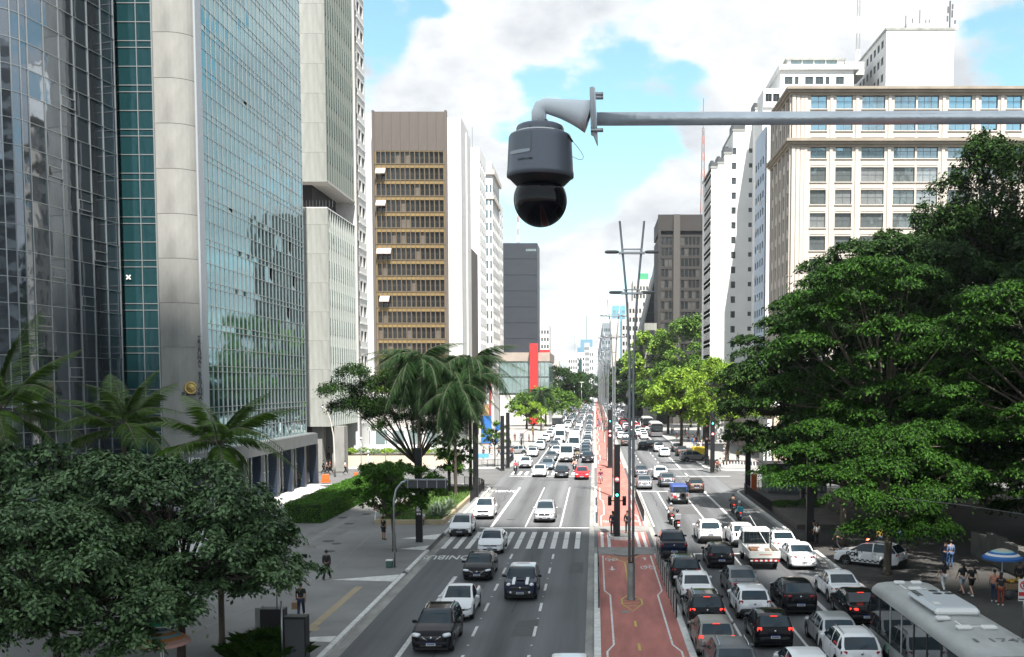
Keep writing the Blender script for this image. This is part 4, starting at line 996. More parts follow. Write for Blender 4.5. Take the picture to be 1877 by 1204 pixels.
# ---- cream building
b16 = Bld('cream_stone_building', 'cream stone building with brown cornices and grids of reflecting windows on the right', 'building', 45, 160)
YC = 150.0; x0 = xat(1449, YC, 400); WC = 45.0
zc2, zc1 = zat(160, YC), zat(256, YC)     # tops of upper and lower cornice
zfl = [zat(v, YC) for v in (199, 239, 290, 333, 374.5, 417, 459, 500.5, 542, 584, 626, 668)]  # window bottoms
hW = 2.05
bays = [(1484, 1513), (1530, 1560), (1577, 1619), (1636, 1675), (1678.5, 1717), (1735, 1777), (1794, 1824), (1840, 1868)]
k0 = 1868
cols = [(xat(a, YC, 400)-x0, xat(b, YC, 400)-x0) for a, b in bays]
cols += [(WC*0+cols[-1][1]+1.5+k*3.4, cols[-1][1]+1.5+k*3.4+2.2) for k in range(2)]
rows = sorted([(z, z+hW) for z in zfl if z > 5])
rsc = random.Random(5); gl3 = facade_glass('pale_reflecting_glass', (.38, .40, .40), .6, .08, .12, .5); gl2 = facade_glass('grey_reflecting_glass', (.20, .23, .23), .6, .05, .12, .5)
b16.wallgrid((x0, YC), 0, WC, .1, zc2-.4, cols, rows, .35, cream, alud, g_blue, nx=lambda w: 3 if w > 3 else 2, nz=2, glass_of=lambda i, j: (g_blue if j >= len(rows)-3 else (gl3 if rsc.random() < .2 else gl2)))
b16.body(x0+.4, x0+WC, YC+.4, YC+17, .1, zc2-.4, cream)
for (zz_, hs) in ((zc2-1.1, (.35, .35, .4)), (zc1-1.0, (.35, .35, .4))):
    for k, h in enumerate(hs): b16.body(x0-.25-.28*k, x0+WC, YC-.25-.28*k, YC+17.2+.28*k, zz_+sum(hs[:k]), zz_+sum(hs[:k+1])-.02, cream_d, 'cornice')
for c in cols:      # sills, spandrel panels
    for r in rows: b16.q('sill', box_mesh(c[1]-c[0]+.2, .16, .14, cream, 'sill', .02), (x0, YC), 0, r[0]-.16, (c[0]-.1, -.14)); b16.q('spandrel_panel', box_mesh(c[1]-c[0]-.1, .05, .55, cream, 'spandrel_panel'), (x0, YC), 0, r[0]-.95, (c[0]+.05, -.05))
gx = [cols[i][1]+(cols[i+1][0]-cols[i][1])/2 for i in range(len(cols)-1)]+[cols[0][0]-.7]
for g in gx:
    wd = .42
    if abs(g-(cols[3][1]+cols[4][0])/2) < .2: continue
    for za, zb in ((.1, zc1-1.02), (zc1+.1, zc2-1.12)): b16.q('pilaster', box_mesh(wd, .14, zb-za, cream, 'pilaster'), (x0, YC), 0, za, (g-wd/2, -.14))
for k in range(3): 
    for za, zb in ((.1, zc1-1.02), (zc1+.1, zc2-1.12)): b16.q('corner_pilaster', box_mesh(.5, .16, zb-za, cream, 'pilaster'), (x0, YC), 0, za, (.05+k*.62, -.2+.04*k))
b16.wallgrid((x0, YC+17), R(-90), 17, .1, zc2-.4, [(1.2+k*3.2, 3.0+k*3.2) for k in range(5)], rows, .35, cream, alud, gl2, nx=2, nz=2, name='side_wall')
for k in range(6):
    for za, zb in ((.1, zc1-1.02), (zc1+.1, zc2-1.12)): b16.q('pilaster', box_mesh(.6, .2, zb-za, cream, 'pilaster'), (x0, YC+17), R(-90), za, (.15+k*3.2, -.2))
# blocks beyond the frame on the right, across the street from the mirrored glass
b17 = Bld('balcony_apartment', 'white apartment building with wrapped balconies beyond the right-hand trees', 'building', 55, 60)
b17.body(46, 64, 40, 78, .1, 62, white2)
for k in range(17): b17.body(44.6, 46.02, 39.5, 78.5, 5+k*3.3, 6.1+k*3.3, whitew, 'balcony'); b17.body(45.9, 45.98, 40.5, 77, 6.6+k*3.3, 8.1+k*3.3, g_black, 'window_band')
b18 = Bld('grey_apartment', 'grey apartment block beyond the right-hand trees', 'building', 55, 20)
b18.body(46, 66, -10, 34, .1, 48, conc_w)
for k in range(13): b18.body(45.9, 45.98, -9, 33, 6+k*3.4, 7.6+k*3.4, g_black, 'window_band')
# shop fronts at right far pavement
b19 = Bld('red_awning_shop', 'low shop row with dark red awnings behind the crowd on the far right pavement', 'building', 28, 175)
b19.body(26.5, 34, 150, 200, .1, 5.2, mat('shop_wall', (.30, .24, .22), .8, var=.3, scale=.5))
for k in range(8):
    a = MB().add([(0, 0, 1.0), (5.6, 0, 1.0), (5.6, -1.6, 0), (0, -1.6, 0)], [(3, 2, 1, 0), (0, 1, 2, 3)][:1]); b19.p('awning', a, mat('dark_red_awning', (.33, .03, .04), .7), (26.45, 151+k*6), R(-90)+math.pi*0, 3.3) if False else b19.body(24.9, 26.45, 151+k*6, 156.2+k*6, 3.4, 3.6, mat('dark_red_awning', (.33, .03, .04), .7), 'awning')
b20 = Bld('pale_corner_building', 'pale low corner building with square piers behind the bent tree', 'building', 30, 146)
b20.body(24.5, 32, 141.5, 148, .1, 8.6, mat('peach_wall', (.62, .50, .40), .8)); 
for k in range(3): b20.body(23.6, 24.2, 141.5+k*3, 142+k*3, .1, 6.8, whitew, 'pier')
b20.body(23.4, 32.2, 141.2, 148.2, 8.6, 9.1, whitew, 'roof_slab')
b20.body(24.4, 24.48, 142.2, 147.6, 1.0, 5.5, g_pale, 'shop_pane')
# ------------------------------------------------------------------ vegetation
ORD = ['first', 'second', 'third', 'fourth', 'fifth', 'sixth', 'seventh', 'eighth', 'ninth', 'tenth']
barkd = mat('dark_bark', (.055, .042, .032), .9, var=.3, scale=4, bump=.5, bscale=20, stretch=(1, 1, .3))
barkl = mat('pale_bark', (.11, .09, .07), .9, var=.35, scale=3, bump=.5, bscale=18, stretch=(1, 1, .3))
lf_dull = mat('dull_green_leaf', (.040, .095, .036), .45, var=.5, scale=.8, leaf=True, island=True, var2=(.165, .27, .115), spec=.25)
lf_feather = mat('feathery_green_leaf', (.013, .042, .006), .6, var=.55, scale=.35, leaf=True, island=True, var2=(.038, .108, .011))
lf_dark = mat('dark_green_leaf', (.014, .040, .009), .6, var=.5, scale=.4, leaf=True, island=True, var2=(.040, .092, .018))
lf_bright = mat('bright_green_leaf', (.022, .075, .008), .55, var=.5, scale=.8, leaf=True, island=True, var2=(.085, .20, .02))
lf_light = mat('light_yellow_green_leaf', (.14, .26, .03), .55, var=.35, scale=.5, leaf=True, island=True, var2=(.30, .45, .06))
lf_mid = mat('mid_green_leaf', (.055, .13, .022), .55, var=.5, scale=.3, leaf=True, island=True, var2=(.15, .27, .045))
lf_palm = mat('palm_leaf', (.055, .115, .022), .45, var=.4, scale=1.2, leaf=True, island=True, var2=(.12, .22, .035), spec=.2)
lf_palmd = mat('dark_palm_leaf', (.018, .050, .018), .5, var=.4, scale=1.2, leaf=True, island=True, var2=(.045, .095, .03))
deadf = mat('dry_frond', (.28, .17, .08), .8)
def crown_pads(pads, n, size, asp=.5, m=None, sub=9, thin=.16, droop=.35, jit=.35, name='crown', tuft=.36):
    """pads: (x,y,z,rx,ry,rz). n leaves spread over pads by area, in uneven tufts, each pad a drooping umbrella"""
    ar = np.array([p[3]*p[4] for p in pads]); cn = np.maximum((ar/ar.sum()*n).astype(int), 40)
    Ps, Ns, As = [], [], []
    for p, c in zip(pads, cn):
        # tufts
        nt_ = max(6, int(sub*(p[3]*p[4])**.5*1.6))
        tr_ = np.sqrt(rng.uniform(.0, 1, nt_)); ta = rng.uniform(0, 2*np.pi, nt_)
        tz = (1-tr_**2)*.75-droop*tr_**2+rng.normal(0, .14, nt_)
        tcx, tcy = tr_*np.cos(ta), tr_*np.sin(ta)
        tw = rng.uniform(.4, 1.5, nt_); tw /= tw.sum()
        k = rng.choice(nt_, c, p=tw)
        ts = tuft*rng.uniform(.7, 1.2, nt_)[k]
        th = rng.uniform(0, 2*np.pi, c); rr = np.abs(rng.normal(0, .58, c))*ts
        x = (tcx[k]+rr*np.cos(th)); y = (tcy[k]+rr*np.sin(th))
        z = tz[k]-(rr/ts)**2*.32*(tuft/.36)+rng.normal(0, thin, c)
        P = np.stack([p[0]+x*p[3], p[1]+y*p[4], p[2]+z*p[5]], 1)
        Nn = np.stack([.5*(x-tcx[k])/ts+.3*x, .5*(y-tcy[k])/ts+.3*y, np.full(c, 1.0)], 1)
        Ps.append(P); Ns.append(Nn); As.append(np.stack([(x-tcx[k])/ts+.25*x, (y-tcy[k])/ts+.25*y, np.full(c, -.35)], 1))
    P = np.concatenate(Ps); Nn = np.concatenate(Ns); Nn /= np.linalg.norm(Nn, axis=1)[:, None]
    V, F_ = leaf_quads(len(P), P, Nn, np.full(len(P), size), asp, jit, np.concatenate(As))
    return npmesh(name, V, F_, m)
def limbs_mesh(fork, pads, r0, m, bend=.25, name='limbs', sag=0):
    b = MB()
    for p in pads:
        e = Vector(p[:3])-Vector((0, 0, p[5]*.1)); f = Vector(fork); mid = f.lerp(e, .5)+Vector((random.uniform(-1, 1)*bend, random.uniform(-1, 1)*bend, random.uniform(.0, 1)*bend-sag))
        q = f.lerp(e, .78)+Vector((random.uniform(-1, 1)*bend, random.uniform(-1, 1)*bend, -.1))
        b.tube([f, mid, q, e], [r0, r0*.62, r0*.38, r0*.15], 6)
        for k in range(3):
            a = random.uniform(0, 6.28); g = q+Vector((math.cos(a)*p[3]*.6, math.sin(a)*p[4]*.6, .1+p[5]*.2)); b.tube([q, q.lerp(g, .5)+Vector((0, 0, .1)), g], [r0*.3, r0*.18, r0*.06], 4)
    return b.mesh(name, m)
def gen_pads(c, R3, n, pr=(1.3, 2.4), flat=.32, rs=None, lower=-.5, fill=.25):
    """pads scattered over an ellipsoid crown (mostly its shell)"""
    rs = rs or random; out = []
    for i in range(n):
        t = (i+.5)/n; z = lower+(1-lower)*t; z = min(.98, z+rs.uniform(-.06, .06)); r = math.sqrt(max(0, 1-z*z)); a = i*2.39996+rs.uniform(-.4, .4)
        k = rs.uniform(.78, 1.02) if rs.random() > fill else rs.uniform(.3, .7)
        s = rs.uniform(*pr)
        out.append((c[0]+R3[0]*r*k*math.cos(a), c[1]+R3[1]*r*k*math.sin(a), c[2]+R3[2]*z*(k if z < .5 else 1)-.2, s, s*rs.uniform(.8, 1.1), s*flat))
    return out
def tree(name, label, x, y, fork_z, pads, n, size, m, bark=barkd, r=.22, asp=.5, lean=(0, 0), z0=PVH, group=None, limb_r=None, cat='tree', **kw):
    root = thing(name, label, cat, (x, y, z0), 0, group)
    fz = fork_z-z0; b = MB()
    b.tube([(0, 0, -.05), (0+lean[0]*.15, lean[1]*.15, .25), (lean[0]*.45+.04, lean[1]*.45, fz*.5), (lean[0], lean[1], fz)], [r*1.35, r*1.05, r*.9, r*.8], 10)
    b.obj('trunk', bark, root)
    lp = [(p[0]-x, p[1]-y, p[2]-z0, p[3], p[4], p[5]) for p in pads]
    put('limbs', limbs_mesh((lean[0], lean[1], fz-.1), lp, limb_r or r*.55, bark), root)
    o = put('crown', crown_pads(lp, n, size, asp, m, **kw), root); o['kind'] = 'stuff'
    return root
rt = random.Random(11)
# right-hand mass
tree('feathery_tree', 'low feathery tree whose pale trunk stands just behind the silver bus', 17.6, 61.8, 4.2,
     [(16.2, 58.5, 3.5, 2.0, 1.8, .7), (18.6, 58.3, 3.6, 2.1, 1.8, .7), (15.1, 60, 5.2, 1.6, 1.6, .6), (17.6, 59.0, 5.0, 2.3, 1.8, .7), (19.9, 60, 5.3, 2.0, 1.8, .7), (16.6, 61, 6.8, 2.2, 2, .7), (19.2, 61.5, 7.2, 2.4, 2, .7), (21, 61, 6.6, 1.8, 1.8, .6), (17.8, 62.5, 8.4, 2.3, 2, .8), (20.6, 63, 8.8, 2.1, 2, .7)], 60000, .21, lf_feather, barkl, .24, .42)
tree('feathery_tree', 'low spreading tree over the stone plinth and its black pillar', 17.6, 73.2, 4.6,
     [(13.2, 71, 5.0, 1.8, 1.6, .5), (15.2, 70.5, 5.6, 2.2, 1.8, .6), (17.4, 70.5, 5.3, 2.2, 1.8, .6), (12.6, 73.5, 5.4, 1.6, 1.6, .5), (14.6, 72.5, 6.9, 2.1, 2, .6), (17.0, 72, 7.2, 2.4, 2, .7), (19.4, 71, 6.3, 2.0, 2, .6), (16.2, 74, 8.6, 2.2, 2, .6), (18.8, 73, 8.4, 2.2, 2, .6)], 54000, .22, lf_feather, barkl, .24, .42)
tree('feathery_tree', 'tall layered tree in the middle of the right-hand group, with bare pale limbs showing', 22.4, 79, 9.0,
     gen_pads((21.5, 77.5, 12.6), (8.2, 6.5, 8.4), 52, (1.7, 2.8), .3, rt, -.95), 140000, .29, lf_feather, barkl, .38, .42, lean=(-.6, -.4), limb_r=.14)
tree('feathery_tree', 'big layered tree at the right edge behind the striped parasol', 30.5, 67, 8.2,
     gen_pads((29, 65.5, 10.8), (7.6, 6, 7.4), 46, (1.6, 2.7), .3, rt, -.95), 110000, .28, lf_feather, barkl, .36, .42, limb_r=.14)
tree('dense_tree', 'dark layered tree leaning over the right lanes at the far side of the group', 20.5, 97, 8.0,
     gen_pads((19.3, 95.5, 11.6), (7.0, 6, 7.6), 48, (1.7, 2.8), .3, rt, -.98), 90000, .38, lf_dark, barkd, .36, .42, limb_r=.14)
tree('dense_tree', 'dark broad round-topped tree in front of the cream building', 27, 92, 12,
     gen_pads((26.2, 90, 16.5), (9.0, 6.5, 8.0), 52, (1.9, 3.0), .4, rt, -.8), 100000, .38, lf_dark, barkd, .4, .45, limb_r=.15)
tree('tall_ragged_tree', 'tallest ragged dark tree at the upper right edge of the picture', 37, 98, 20,
     gen_pads((36.8, 96, 26.5), (7.0, 6, 7.2), 44, (1.5, 2.5), .6, rt, -.95)+[(31.0, 96, 25.6, 1.7, 1.7, 1.2), (29.8, 97, 23.8, 1.8, 1.8, 1.2), (32, 95, 22, 2.2, 2, 1.4)], 52000, .38, lf_dark, barkd, .4, .5, limb_r=.16, thin=.25)
tree('dense_tree', 'dark tree closing the gap behind the stall wall at the far right', 36, 80, 8, gen_pads((35, 78, 12), (7, 5, 11), 44, (2, 3.0), .35, rt, -.98), 70000, .4, lf_dark, barkd, .4, .5, limb_r=.15)
tree('dense_tree', 'shaded tree filling in behind the feathery trees over the pavement', 25, 86, 6, gen_pads((24.5, 86, 8.0), (8, 4, 5.5), 36, (1.8, 2.8), .35, rt, -.95), 60000, .4, lf_dark, barkd, .3, .5, limb_r=.12)
tree('dense_tree', 'low dark tree under the tall ones, at the back of the right pavement', 31, 93, 5, gen_pads((31, 92, 8.0), (7, 4, 6.5), 32, (2, 3), .35, rt, -.95), 44000, .42, lf_dark, barkd, .3, .5, limb_r=.12)
tree('dense_tree', 'dark tree at the very right edge behind the tallest ragged one', 43, 92, 12, gen_pads((43, 92, 15), (6.5, 5, 12), 36, (2, 3), .4, rt, -.95), 50000, .45, lf_dark, barkd, .4, .5, limb_r=.12)
tree('dense_tree', 'upright dark tree directly below the tallest ragged crown', 34, 99, 14, gen_pads((33.5, 98, 19.5), (7.5, 4, 7.5), 34, (1.7, 2.6), .45, rt, -.95), 60000, .38, lf_dark, barkd, .35, .5, limb_r=.12, thin=.25)
tree('dense_tree', 'very dark tall tree hidden in the heart of the right-hand group', 27, 103, 8, gen_pads((26.5, 102, 12), (9, 4, 10), 50, (2.2, 3.4), .45, rt, -.95), 60000, .5, lf_dark, barkd, .4, .55, limb_r=.12, thin=.3)
tree('dense_tree', 'very dark tree at the back right of the right-hand group', 37, 104, 8, gen_pads((38, 104, 13), (8, 4, 12), 46, (2.2, 3.4), .45, rt, -.95), 50000, .55, lf_dark, barkd, .4, .55, limb_r=.12, thin=.3)
# bright tree at the far right corner
tree('bent_light_tree', 'bright yellow-green tree with a bent dark trunk at the far right street corner', 18.6, 147.5, 6.6,
     gen_pads((18.0, 147, 10.2), (6.0, 4.5, 4.6), 26, (1.1, 1.9), .5, rt, -.95), 56000, .28, lf_light, barkd, .26, .45, lean=(.9, 0), limb_r=.14, thin=.22)
for k, (x, y, zc, rr, rz, m, nn, lb) in enumerate(((14.9, 178, 9.6, 5.2, 4.2, lf_light, 15000, 'yellow-green tree just left of the bent tree over the far right pavement'),
        (20.5, 205, 10.5, 6, 5.5, lf_mid, 13000, 'rounded mid green tree behind the yellow-green trees'), (17, 240, 10.5, 6.5, 6, lf_mid, 13000, 'mid green tree over the stopped grey bus'),
        (25.5, 275, 18, 9.5, 10, lf_mid, 20000, 'largest park tree in front of the white stepped tower'), (15.5, 292, 17, 7.5, 10, lf_light, 20000, 'tall pale green park tree in front of the dark brown tower'),
        (13.5, 330, 11, 6.5, 7, lf_dark, 10000, 'dark park tree just right of the tall lamps'), (11.9, 380, 12, 6, 9, lf_dark, 8000, 'dark tree further along the right kerb'), (11.5, 460, 11, 6.5, 9, lf_dark, 7000, 'dark distant tree by the right kerb'), (12, 560, 12, 8, 10, lf_dark, 6000, 'farthest dark tree of the right kerb'))):
    tree('park_tree', lb, x, y, zc-rz*.8, gen_pads((x, y-1, zc), (rr, rr*.8, rz), 22 if k < 5 else 14, (rr*.25, rr*.42), .55, rt, -.9), nn, .45+.0022*(y-150), m, barkd, .3, .6, thin=.25, limb_r=.13)
# left far trees
for k, (px, Y, py_c, rr, rz, m, nn, lb) in enumerate(((1000, 285, 735, 7.5, 3.2, lf_mid, 14000, 'flat-topped bright green tree over the left far pavement'), (1030, 345, 705, 6.5, 5.5, lf_dark, 10000, 'round dark green tree right of the glass museum'),
        (965, 262, 745, 3.6, 3.2, lf_mid, 7000, 'small mixed green tree in front of the museum base'), (1052, 420, 712, 7, 6.0, lf_dark, 8000, 'dark green tree in the middle distance on the left'), (1072, 560, 712, 9, 7.5, lf_dark, 8000, 'distant dark green tree left of the lamp row'), (1090, 900, 716, 26, 9, lf_dark, 9000, 'broad dark tree closing the end of the avenue'))):
    x = xat(px, Y); zc = zat(py_c, Y)
    tree('avenue_tree', lb, x, Y, max(2.4, zc-rz*.8), gen_pads((x, Y-1, zc), (rr, rr*.7, rz), 18, (rr*.3, rr*.48), .5, rt, -.8), nn, .5+.002*(Y-250), m, barkd, .3, .6, thin=.25, limb_r=.12)
# small street trees on the left
tree('young_street_tree', 'thin young tree with a sparse crown behind the curved railing', -13.9, 143.8, 3.2, gen_pads((-13.7, 143.5, 4.9), (2.5, 2, 1.6), 12, (.5, .9), .5, rt, -.8), 3200, .3, lf_mid, barkd, .09, .5, limb_r=.05, thin=.3)
tree('young_street_tree', 'small light tree beside the bus shelter', -12.2, 205, 3.4, gen_pads((-12.2, 204, 6.0), (3.0, 2, 2.2), 12, (.7, 1.1), .5, rt, -.8), 4000, .36, lf_light, barkd, .1, .5, limb_r=.06, thin=.3)
tree('round_tree', 'low round dense tree growing from the grey pavement beside the road sign mast', -13.75, 70.6, 2.5,
     gen_pads((-13.7, 70.5, 4.55), (2.9, 2.6, 1.75), 26, (.65, 1.15), .42, rt, -.75)+[(-15.6, 71, 5.9, .8, .8, .35), (-11.2, 69.5, 5.1, .9, .9, .35), (-13.6, 70, 6.0, 1.2, 1.2, .4)], 44000, .17, lf_bright, barkl, .13, .5, lean=(-.15, 0), limb_r=.07)
tree('round_tree', 'small dense tree between the palm trunks and the curved railing', -14.4, 106, 2.6, gen_pads((-14.4, 105.5, 4.6), (1.9, 1.7, 2.0), 16, (.6, 1.0), .45, rt, -.85), 16000, .22, lf_bright, barkd, .1, .5, limb_r=.06)
tree('wide_airy_tree', 'wide airy tree with many thin bare limbs in front of the white podium', -19.2, 111, 3.2,
     [(-27.3, 110, 11.2, 2.0, 1.6, .5), (-25.2, 109, 13.0, 1.9, 1.5, .5), (-26.6, 112, 9.4, 2.2, 1.8, .5), (-23, 110, 11.6, 2.4, 2, .6), (-23.2, 112, 8.6, 2.0, 1.8, .5), (-20.5, 109, 12.8, 2.4, 2, .6), (-20.5, 113, 10, 2.4, 2, .6), (-18, 110, 11.2, 2.4, 2, .6), (-17.3, 108, 8.9, 2.0, 1.6, .5), (-15.6, 110, 10, 2.2, 2, .6), (-14.4, 112, 8.4, 1.8, 1.6, .5), (-13.6, 109, 11.2, 1.8, 1.6, .5), (-19.5, 108, 8.2, 1.6, 1.4, .4), (-22, 107, 7.4, 1.2, 1, .4), (-21.5, 109, 9.6, 2.2, 2, .7), (-18.8, 107, 10.2, 2.2, 2, .7), (-24.5, 110, 9.9, 2.0, 2, .7), (-16.2, 107, 9.6, 2, 2, .7), (-15.2, 107, 7.6, 1.5, 1.5, .6), (-17.6, 106.5, 7.4, 1.4, 1.4, .5)],
     70000, .25, lf_dark, barkd, .2, .45, limb_r=.13, thin=.6, sub=14, droop=.6)#)
# near left big-leaved trees
kw = dict(bark=barkd, asp=.55, thin=.13, droop=.5, jit=.3, sub=9, tuft=.30)
tree('broadleaf_tree', 'big dull green broad-leaved tree whose dark trunk rises left of the shrub bed', -16.4, 40.5, 3.6,
     gen_pads((-17.5, 40.8, 5.6), (4.7, 4.2, 3.1), 44, (1.1, 1.8), .42, rt, -.75, .35)+[(-12.4, 42.6, 4.0, 1.2, 1.1, .5), (-13.6, 41.5, 3.7, 1.2, 1.1, .5), (-12.3, 38.6, 4.6, 1.2, 1.1, .5), (-12.9, 40.2, 6.0, 1.3, 1.2, .5), (-18.2, 41, 8.2, 1.5, 1.3, .55), (-15.4, 41, 8.1, 1.4, 1.3, .55)], 125000, .205, lf_dull, r=.17, limb_r=.1, **kw)
tree('broadleaf_tree', 'dull green broad-leaved tree filling the lower left corner', -19.4, 36.8, 3.0,
     gen_pads((-19.6, 36.6, 4.4), (4.1, 3.4, 2.8), 38, (1.1, 1.7), .40, rt, -.7, .35)+[(-15.6, 36.2, 3.6, 1.2, 1.1, .45), (-14.6, 36.4, 3.9, .9, .9, .4)], 95000, .19, lf_dull, r=.16, limb_r=.09, **kw)
tree('broadleaf_tree', 'dull green broad-leaved tree under the palm fronds at the left edge', -25.2, 46.5, 3.6,
     gen_pads((-24.6, 46.2, 5.9), (4.3, 3.4, 2.9), 32, (1.1, 1.7), .40, rt, -.6, .35), 52000, .24, lf_dull, r=.16, limb_r=.09, **kw)
# palms
def frond_mesh(Ln, arch, pairs, ll, wd, m, droop=.6, plumose=0.0, seed=0):
    rs = random.Random(seed); b = MB(); pts = []
    for i in range(11):
        t = i/10; pts.append(Vector((Ln*(t-.10*arch*t*t), 0, Ln*(.35*t*arch-arch*.95*t*t))))
    b.tube(pts, [.035*(1-.85*i/10)+.004 for i in range(11)], 5, 1)
    for k in range(pairs):
        t = .12+.87*k/pairs; f = t*10; i = min(9, int(f)); p = pts[i].lerp(pts[i+1], f-i); d = (pts[i+1]-pts[i]).normalized()
        l = ll*(math.sin(math.pi*min(1, t*.9+.14))**.6)*rs.uniform(.85, 1.1)
        for s in (-1, 1):
            side = Vector((0, s, 0)); el = rs.uniform(-1, 1)*plumose
            dirn = (side*1.0+d*.55+Vector((0, 0, -.12+el))).normalized()
            tip = p+dirn*l+Vector((0, 0, -droop*l)); mid = p+dirn*l*.5+Vector((0, 0, -droop*l*.15)); wv = d*wd
            b.add([p-wv*.4, p+wv*.4, mid+wv*.5, tip, mid-wv*.5], [(0, 1, 2, 3, 4)], 0)
    return b.mesh('frond', [m, barkl])
def palm(label, x, y, h, Ln, fm, n, r=.16, z0=PVH, up=(.2, 1.25), bark=barkl, dead=0, shaft=True, seed=1, group=None, lean=(0, 0)):
    root = thing('palm_tree', label, 'palm', (x, y, z0), 0, group); rs = random.Random(seed)
    b = MB(); b.tube([(0, 0, -.05), (0, 0, .4), (lean[0]*.5, lean[1]*.5, h*.5), (lean[0], lean[1], h-z0)], [r*1.4, r*1.1, r, r*.85], 10); b.obj('trunk', bark, root)
    if shaft: MB().tube([(lean[0], lean[1], h-z0-.02), (lean[0], lean[1], h-z0+.55), (lean[0], lean[1], h-z0+1.0)], [r*.95, r*1.0, r*.4], 8).obj('crownshaft', mat('crownshaft_green', (.10, .17, .05), .5), root)
    top = h-z0+(.75 if shaft else .1)
    for i in range(n):
        a = i*2.39996+rs.uniform(-.2, .2); e = up[1]-(up[1]-up[0])*(i/n)+rs.uniform(-.1, .1)
        o = put('frond', fm[i % len(fm)], root, (lean[0], lean[1], top), (rs.uniform(-.3, .3), -e, a)); s = rs.uniform(.85, 1.1); o.scale = (s, s, s)
    for i in range(dead):
        a = rs.uniform(0, 6.28); o = put('dry_frond', fm[-1], root, (lean[0], lean[1], top-.3), (0, 1.1, a)); o.scale = (.7, .7, .7)
    return root
fr_near = [frond_mesh(3.9, a, 46, .85, .046, lf_palm, .55, .05, i) for i, a in enumerate((.55, .8, 1.05))]
fr_big = [frond_mesh(5.4, a, 54, 1.0, .048, lf_palm, .55, .05, i+5) for i, a in enumerate((.5, .7, .85))]
fr_pl = [frond_mesh(5.0, a, 84, 1.0, .05, lf_palmd, 1.3, .6, i+9) for i, a in enumerate((1.0, 1.35, 1.7))]
palm('slender palm with drooping fronds in front of the rounded concrete shaft', -16.4, 45, 8.2, 3.4, fr_near, 12, .12, up=(-.35, 1.15), seed=4)
palm('palm with upright fronds in front of the smoked curved glass', -23.2, 51, 8.6, 3.4, fr_near, 14, .13, up=(-.2, 1.3), seed=6)
palm('large palm whose long fronds arch in from the left edge', -27.2, 47.5, 9.4, 5.0, fr_big, 15, .17, up=(-.5, 1.3), seed=8)
bk = barkd
palm('feathery palm with the leftmost and highest shaggy head, standing behind the round tree', -17.7, 104.5, 13.4, 4.6, fr_pl, 46, .17, up=(-1.3, 1.0), bark=bk, shaft=False, seed=11)
palm('feathery palm second from the left, its trunk bare under the shaggy heads', -15.0, 106.5, 12.3, 4.6, fr_pl, 42, .15, up=(-1.35, .95), bark=bk, shaft=False, seed=12)
palm('feathery palm whose head hangs furthest right, by the black pillar', -12.9, 107.5, 13.2, 4.6, fr_pl, 46, .15, up=(-1.35, .95), bark=bk, shaft=False, seed=13)
palm('shorter feathery palm with its shaggy head hanging low between the others', -14.0, 104.0, 10.4, 4.6, fr_pl, 40, .15, up=(-1.4, .9), bark=bk, shaft=False, seed=14)
palm('distant palm beside the glass museum', -13.2, 255, 8.5, 3.6, fr_pl, 18, .2, up=(-1.1, 1.2), bark=bk, shaft=False, seed=15)
# planter with agaves, lawn and shrub beds
soil = mat('planter_wall_tan', (.34, .28, .18), .85, var=.2, scale=1.5)
pr = thing('planter_bed', 'long raised planter with tan kerb under the palms', 'planter', (-15.2, 98, PVH))
for x0, x1, y0, y1 in ((-18.0, -12.3, 84.2, 84.5), (-18.0, -17.7, 84.52, 114), (-12.6, -12.3, 84.52, 112), (-17.68, -12.62, 112, 112.3)):
    MB().box(x0+15.2, x1+15.2, y0-98, y1-98, 0, .38).obj('planter_wall', soil, pr)
MB().box(-2.48, 2.58, -13.5, 14, 0, .26).obj('soil', mat('bed_soil', (.06, .05, .03), .95, var=.4, scale=1), pr)
def grass_patch(name, label, x0, x1, y0, y1, z, n, size, m, h=.2, kind='stuff'):
    P = np.stack([rng.uniform(x0, x1, n), rng.uniform(y0, y1, n), np.full(n, z)], 1)
    a = rng.uniform(0, 2*np.pi, n); w = size*.10; hh = h*rng.uniform(.5, 1.3, n)
    dx = np.cos(a)*w; dy = np.sin(a)*w; lean = rng.normal(0, .35, (n, 2))*hh[:, None]
    V = np.stack([P-np.stack([dx, dy, 0*dx], 1), P+np.stack([dx, dy, 0*dx], 1), P+np.stack([lean[:, 0], lean[:, 1], hh], 1)], 1).reshape(-1, 3)
    o = put(name, npmesh(name, V, np.arange(3*n).reshape(n, 3), m)); tag(o, label, 'grass', kind='stuff'); return o
grassm = mat('grass_blade', (.055, .12, .02), .6, var=.5, scale=1, island=True, var2=(.13, .25, .04))
grass_patch('grass', 'short lawn in the raised planter', -17.6, -12.7, 84.6, 111.8, PVH+.26, 16000, .35, grassm, .3)
def agave(x, y, z, s, label, n=18, m=None, cat='plant', group=None, seed=0, wide=.07):
    root = thing('agave_plant', label, cat, (x, y, z), 0, group); rs = random.Random(seed)
    for i in range(n):
        a = i*2.39996; e = .25+1.15*i/n; l = s*rs.uniform(.85, 1.1); b = MB()
        if i == 0 or True:
            d = Vector((math.cos(e), 0, math.sin(e)))
            p0, p1, p2 = Vector((0.03, 0, 0)), d*l*.55+Vector((0, 0, -.02)), d*l+Vector((0, 0, -.12*l))
            w = Vector((0, wide*s, 0)); b.add([p0-w*.6, p0+w*.6, p1+w, p2, p1-w, p1+Vector((0, 0, -.05*s))], [(0, 5, 4), (0, 1, 5), (1, 2, 5), (2, 3, 5), (3, 4, 5)])
            b.obj('leaf', m, root, None, (0, 0, a))
    return root
agm = mat('agave_grey_green', (.14, .19, .12), .55, var=.25, scale=2)
